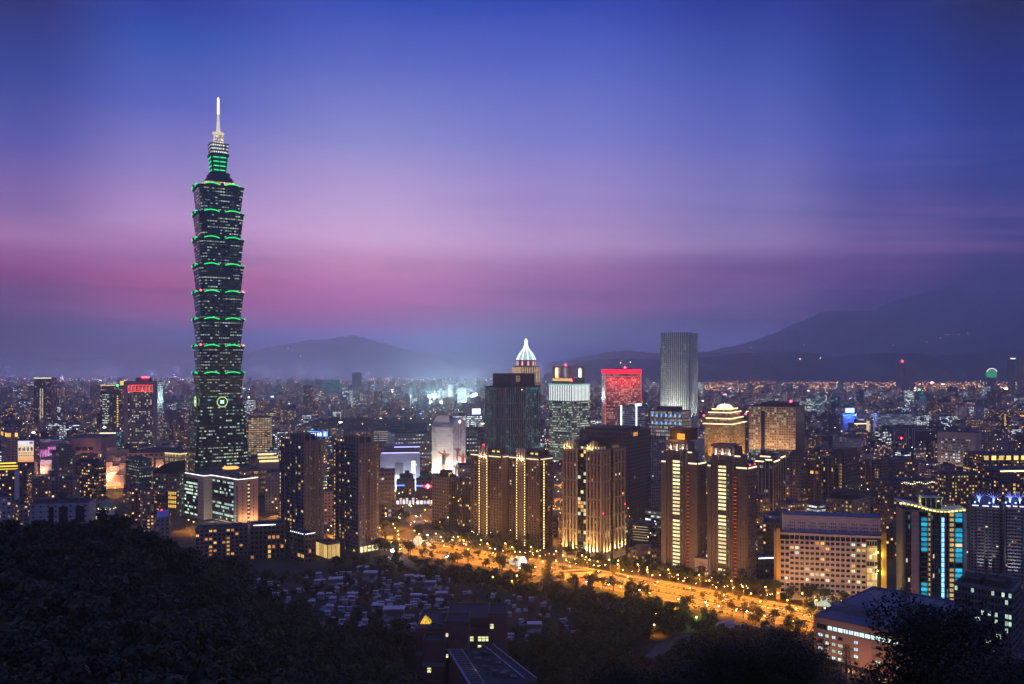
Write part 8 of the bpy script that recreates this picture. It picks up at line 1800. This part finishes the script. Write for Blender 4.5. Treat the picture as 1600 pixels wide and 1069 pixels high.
# ---------------------------------------------------------------- cars
def carmesh(name, c, lit=False):
    mb = MB(); mb.prism([(-2.2, -.88), (2.2, -.88), (2.2, .88), (-2.2, .88)], [(-2.1, -.84), (2.1, -.84), (2.1, .84), (-2.1, .84)], .32, .86); mb.prism([(-1.7, -.8), (1.0, -.8), (1.0, .8), (-1.7, .8)], [(-1.3, -.66), (.45, -.66), (.45, .66), (-1.3, .66)], .861, 1.42, 1, 0)
    for x in (-1.35, 1.35):
        for y in (-.86, .7): mb.tube([(x, y, .33), (x, y + .17, .33)], .33, 10, 2)
    for y in (-.6, .6): mb.box(2.08, 2.18, y - .2, y + .2, .55, .74, 3); mb.box(-2.2, -2.12, y - .2, y + .2, .6, .78, 4)
    return mb.mesh(name, [mat('car_paint_' + name, c, .3, .2), GLASS, TRIMD, emis('headlight', (1, .95, .8), 60) if lit else WHITEW, emis('taillight', (1, .03, .02), 40) if lit else MATS.get('print_red')])
cars = [carmesh('parked_car', c) for c in ((.5, .5, .5), (.04, .04, .05), (.3, .31, .34), (.25, .03, .03), (.05, .08, .2))]
rcx = random.Random(6); pu = Vector((math.cos(RA), math.sin(RA), 0)); pvv = Vector((-pu.y, pu.x, 0)); c0 = Vector((X(700, DG(846)), DG(846), .04)); nm = ('silver', 'black', 'grey', 'red', 'blue')
for r in range(7):
    for k in range(17):
        p = c0 + pu * (k - 9) * 3.0 + pvv * (r - 2) * 8.5; px, py = PX(p.x, p.y), PY(0, p.y)
        if rcx.random() < .3 or not 618 < px < 768 or py > 856 - max(0, 690 - px) * .15 or py < 826: continue
        ci = rcx.randrange(5); o = put('parked_car', cars[ci], p, RA + R_(90)); tag(o, f'{nm[ci]} car parked in rows in the dark open car park', 'car', 'cars parked in the open car park')
lit = [carmesh('car', c, True) for c in ((.5, .5, .5), (.06, .06, .07), (.6, .45, .05))]
for k in range(26):
    d = rcx.choice((-16.6, -13, -9.4, 1.2, 4.2, 7.2)); p = along(d, rcx.uniform(380, 860)); 
    if 590 < PX(p.x, p.y) < 1300: o = put('car', rcx.choice(lit), (p.x, p.y, .02), RA + (math.pi if d > 0 else 0)); tag(o, 'car with lit lamps driving on the orange boulevard', 'car', 'cars driving on the boulevard')
# ---------------------------------------------------------------- graves on the slope
TW = mat('tomb_white', (.66, .52, .56), .7, var=.35, scale=.5); TG = mat('tomb_grey', (.3, .27, .29), .8, var=.3, scale=.5); TR = mat('tomb_red', (.25, .1, .09), .8)
def tomb(kind):
    b = MB(); b.box(-2.6, 2.6, -3, 2.4, -1.5, .3); b.box(-2.5, 2.5, 1.8, 2.3, .301, 2.0)
    for x in (-2.5, 2.1): b.box(x, x + .4, -2.6, 1.79, .301, .9)
    rf_ = MB()
    if kind == 0: rf_.box(-2.7, 2.7, -.6, 2.6, 2.3, 2.6); [b.box(x, x + .25, -.4, -.15, .301, 2.29) for x in (-2.4, 2.15)]
    elif kind == 1: q = [(-2.8, -.9), (2.8, -.9), (2.8, 2.7), (-2.8, 2.7)]; rf_.prism(q, [(x * .8, y * .4 + .7) for x, y in q], 2.2, 3.2); [b.box(x, x + .25, -.5, -.25, .301, 2.19) for x in (-2.4, 2.15)]
    else: rf_.box(-1.2, 1.2, 1.2, 1.75, .31, 1.9)
    return b.mesh('base', TG), rf_.mesh('roof' if kind < 2 else 'headstone', TW), 'roof' if kind < 2 else 'headstone'
TK = [tomb(0), tomb(0), tomb(1), tomb(2)]; rt = random.Random(19); done = []
spots_ = [(615, 968, 2.1), (566, 892, 1.6), (578, 904, 1.7), (524, 915, 1.6), (640, 906, 1.3), (655, 909, 1.3), (672, 917, 1.4), (550, 936, 1.1), (590, 953, 1.2), (650, 938, 1.3), (690, 934, 1.4), (735, 960, 1.4), (760, 972, 1.2), (835, 985, 1.5)]
for k in range(900):
    px, py = (rt.uniform(384, 700), rt.uniform(893, 985)) if rt.random() < .6 else (rt.uniform(640, 950), rt.uniform(912, 1020)); spots_.append((px, py, rt.uniform(.4, .75)))
for i, (px, py, s) in enumerate(spots_):
    if len(done) > 240: break
    D = None
    for q in range(60):                                   # where the line of sight meets the slope
        d = 640 - q * 5.; 
        if PY(tz(X(px, d), d), d) > py: D = d; break
    if not D or near(X(px, D), D) < 36: continue
    x = X(px, D)
    if (i > 13 and not in_cem(x, D)) or any((x - a) ** 2 + (D - b) ** 2 < 20 for a, b in done): continue
    done.append((x, D)); kd = TK[rt.randrange(4)] if i > 13 else TK[0]
    lb = 'small pale-roofed grave among dark shrubs on the cemetery slope'
    if i < 14: lb = ('largest pale pink grave roof, lowest in the middle of the cemetery slope', 'big white grave roof at the top of the cemetery slope', 'wide white grave roof just below the big top one', 'long white grave roof left of the big top ones', 'left of a trio of white grave roofs by the upper shrubs', 'right of a trio of white grave roofs by the upper shrubs', 'single white grave roof alone right of the trio', 'white grave roof with a dotted rim in mid slope', 'mauve grave roof just left of the largest pink roof', 'pale grave roof in mid slope above the brick school', 'wide mauve grave roof right of the mid-slope one', 'pale grave roof above the brick school east tower', 'pale grave roof right of the brick school, at the forest', 'isolated pale grave roof in the lower right graves')[i]
    o = empty('grave', (x, D, tz(x, D) + .5), R_(rt.uniform(-6, 6)), lb, 'grave', 'graves on the wooded slope' if i > 13 else None); o.scale = (s, s, s)
    put('base', kd[0], (0, 0, 0), 0, o); put(kd[2], kd[1], (0, 0, 0), 0, o)
# temple roof and sheds by the green lamp
D = DG(968); x = X(965, D); o = empty('temple', (x, D, tz(x, D)), .3, 'small temple with dark flared roof among trees, a green lamp under its eave', 'temple'); mb = MB(); mb.box(-7, 7, -4, 4, -1, 4); mb.build('wall', BRN, o)
mb = MB(); q = [(-9, -6), (9, -6), (9, 6), (-9, 6)]; mb.prism(q, [(x_ * .75, y_ * .45) for x_, y_ in q], 4.01, 6); mb.prism([(x_ * .75, y_ * .45) for x_, y_ in q], [(x_ * .7, 0 if y_ else 0) for x_, y_ in q], 6.01, 8); mb.build('roof', mat('temple_roof', (.05, .08, .08), .6), o); point((4, -7, 3), (.4, 1, .3), 900, .2, o)
for k, (px, py) in enumerate(((1150, 988), (1170, 992), (1192, 986), (1130, 982))):
    D = DG(py); x = X(px, D); o = empty('shed', (x, D, tz(x, D)), .6, ('mauve tin-roofed shed right of the green lamp', 'lower mauve tin-roofed shed beside the service road', 'rightmost mauve tin-roofed shed beside the service road', 'mauve tin-roofed shed nearest the green lamp')[k], 'shed'); mb = MB(); mb.box(-7, 7, -3, 3, -1, 2.6); mb.build('wall', TG, o); mb = MB(); mb.hexa([(-7.5, -3.5, 2.61), (7.5, -3.5, 2.61), (7.5, 3.5, 2.61), (-7.5, 3.5, 2.61), (-7.5, -.2, 4), (7.5, -.2, 4), (7.5, .2, 4), (-7.5, .2, 4)]); mb.build('roof', mat('tin_mauve', (.3, .24, .28), .5), o)
# ---------------------------------------------------------------- power pylons
def pylon(px, top, D, H, w_, lb):
    o = empty('power_pylon', (X(px, D), D, Z(top, D) - H), .5, lb, 'pylon'); mb = MB(); n = 11; st_ = mat('pylon_steel', (.12, .11, .11), .5, .6); L = []
    for k in range(n + 1): t_ = k / n; h_ = w_ * (1 - .8 * t_ ** .8) / 2; L.append([(h_ * a, h_ * b, H * t_) for a, b in ((-1, -1), (1, -1), (1, 1), (-1, 1))])
    for c in range(4): mb.tube([l[c] for l in L], .13, 4)
    for k in range(n):
        for c in range(4): e = (c + 1) % 4; mb.tube([L[k][c], L[k + 1][e]], .07, 4); mb.tube([L[k][e], L[k + 1][c]], .07, 4); mb.tube([L[k + 1][c], L[k + 1][e]], .07, 4)
    mb.build1('lattice_tower', st_, o)
    for zz, a in ((.72, 5.5), (.83, 4.6), (.93, 3.6)):
        q = MB(); h_ = w_ * (1 - .8 * zz ** .8) / 2
        for s_ in (-1, 1): q.tube([(0, -h_, H * zz), (s_ * a, 0, H * zz + .3)], .08, 4); q.tube([(0, h_, H * zz), (s_ * a, 0, H * zz + .3)], .08, 4); q.tube([(0, 0, H * zz + 1.6), (s_ * a, 0, H * zz + .3)], .07, 4); q.lathe([(.12, H * zz - 1.2), (.16, H * zz - .6), (.1, H * zz + .2)], 6, (s_ * a, 0, 0))
        q.build1('cross_arm', st_, o)
    return o
pylon(1414, 918, 250, 44, 7.5, 'dark lattice power pylon in front of the blue-roofed office'); pylon(1322, 1008, 300, 34, 6.5, 'fainter lattice power pylon against the salmon office wall')
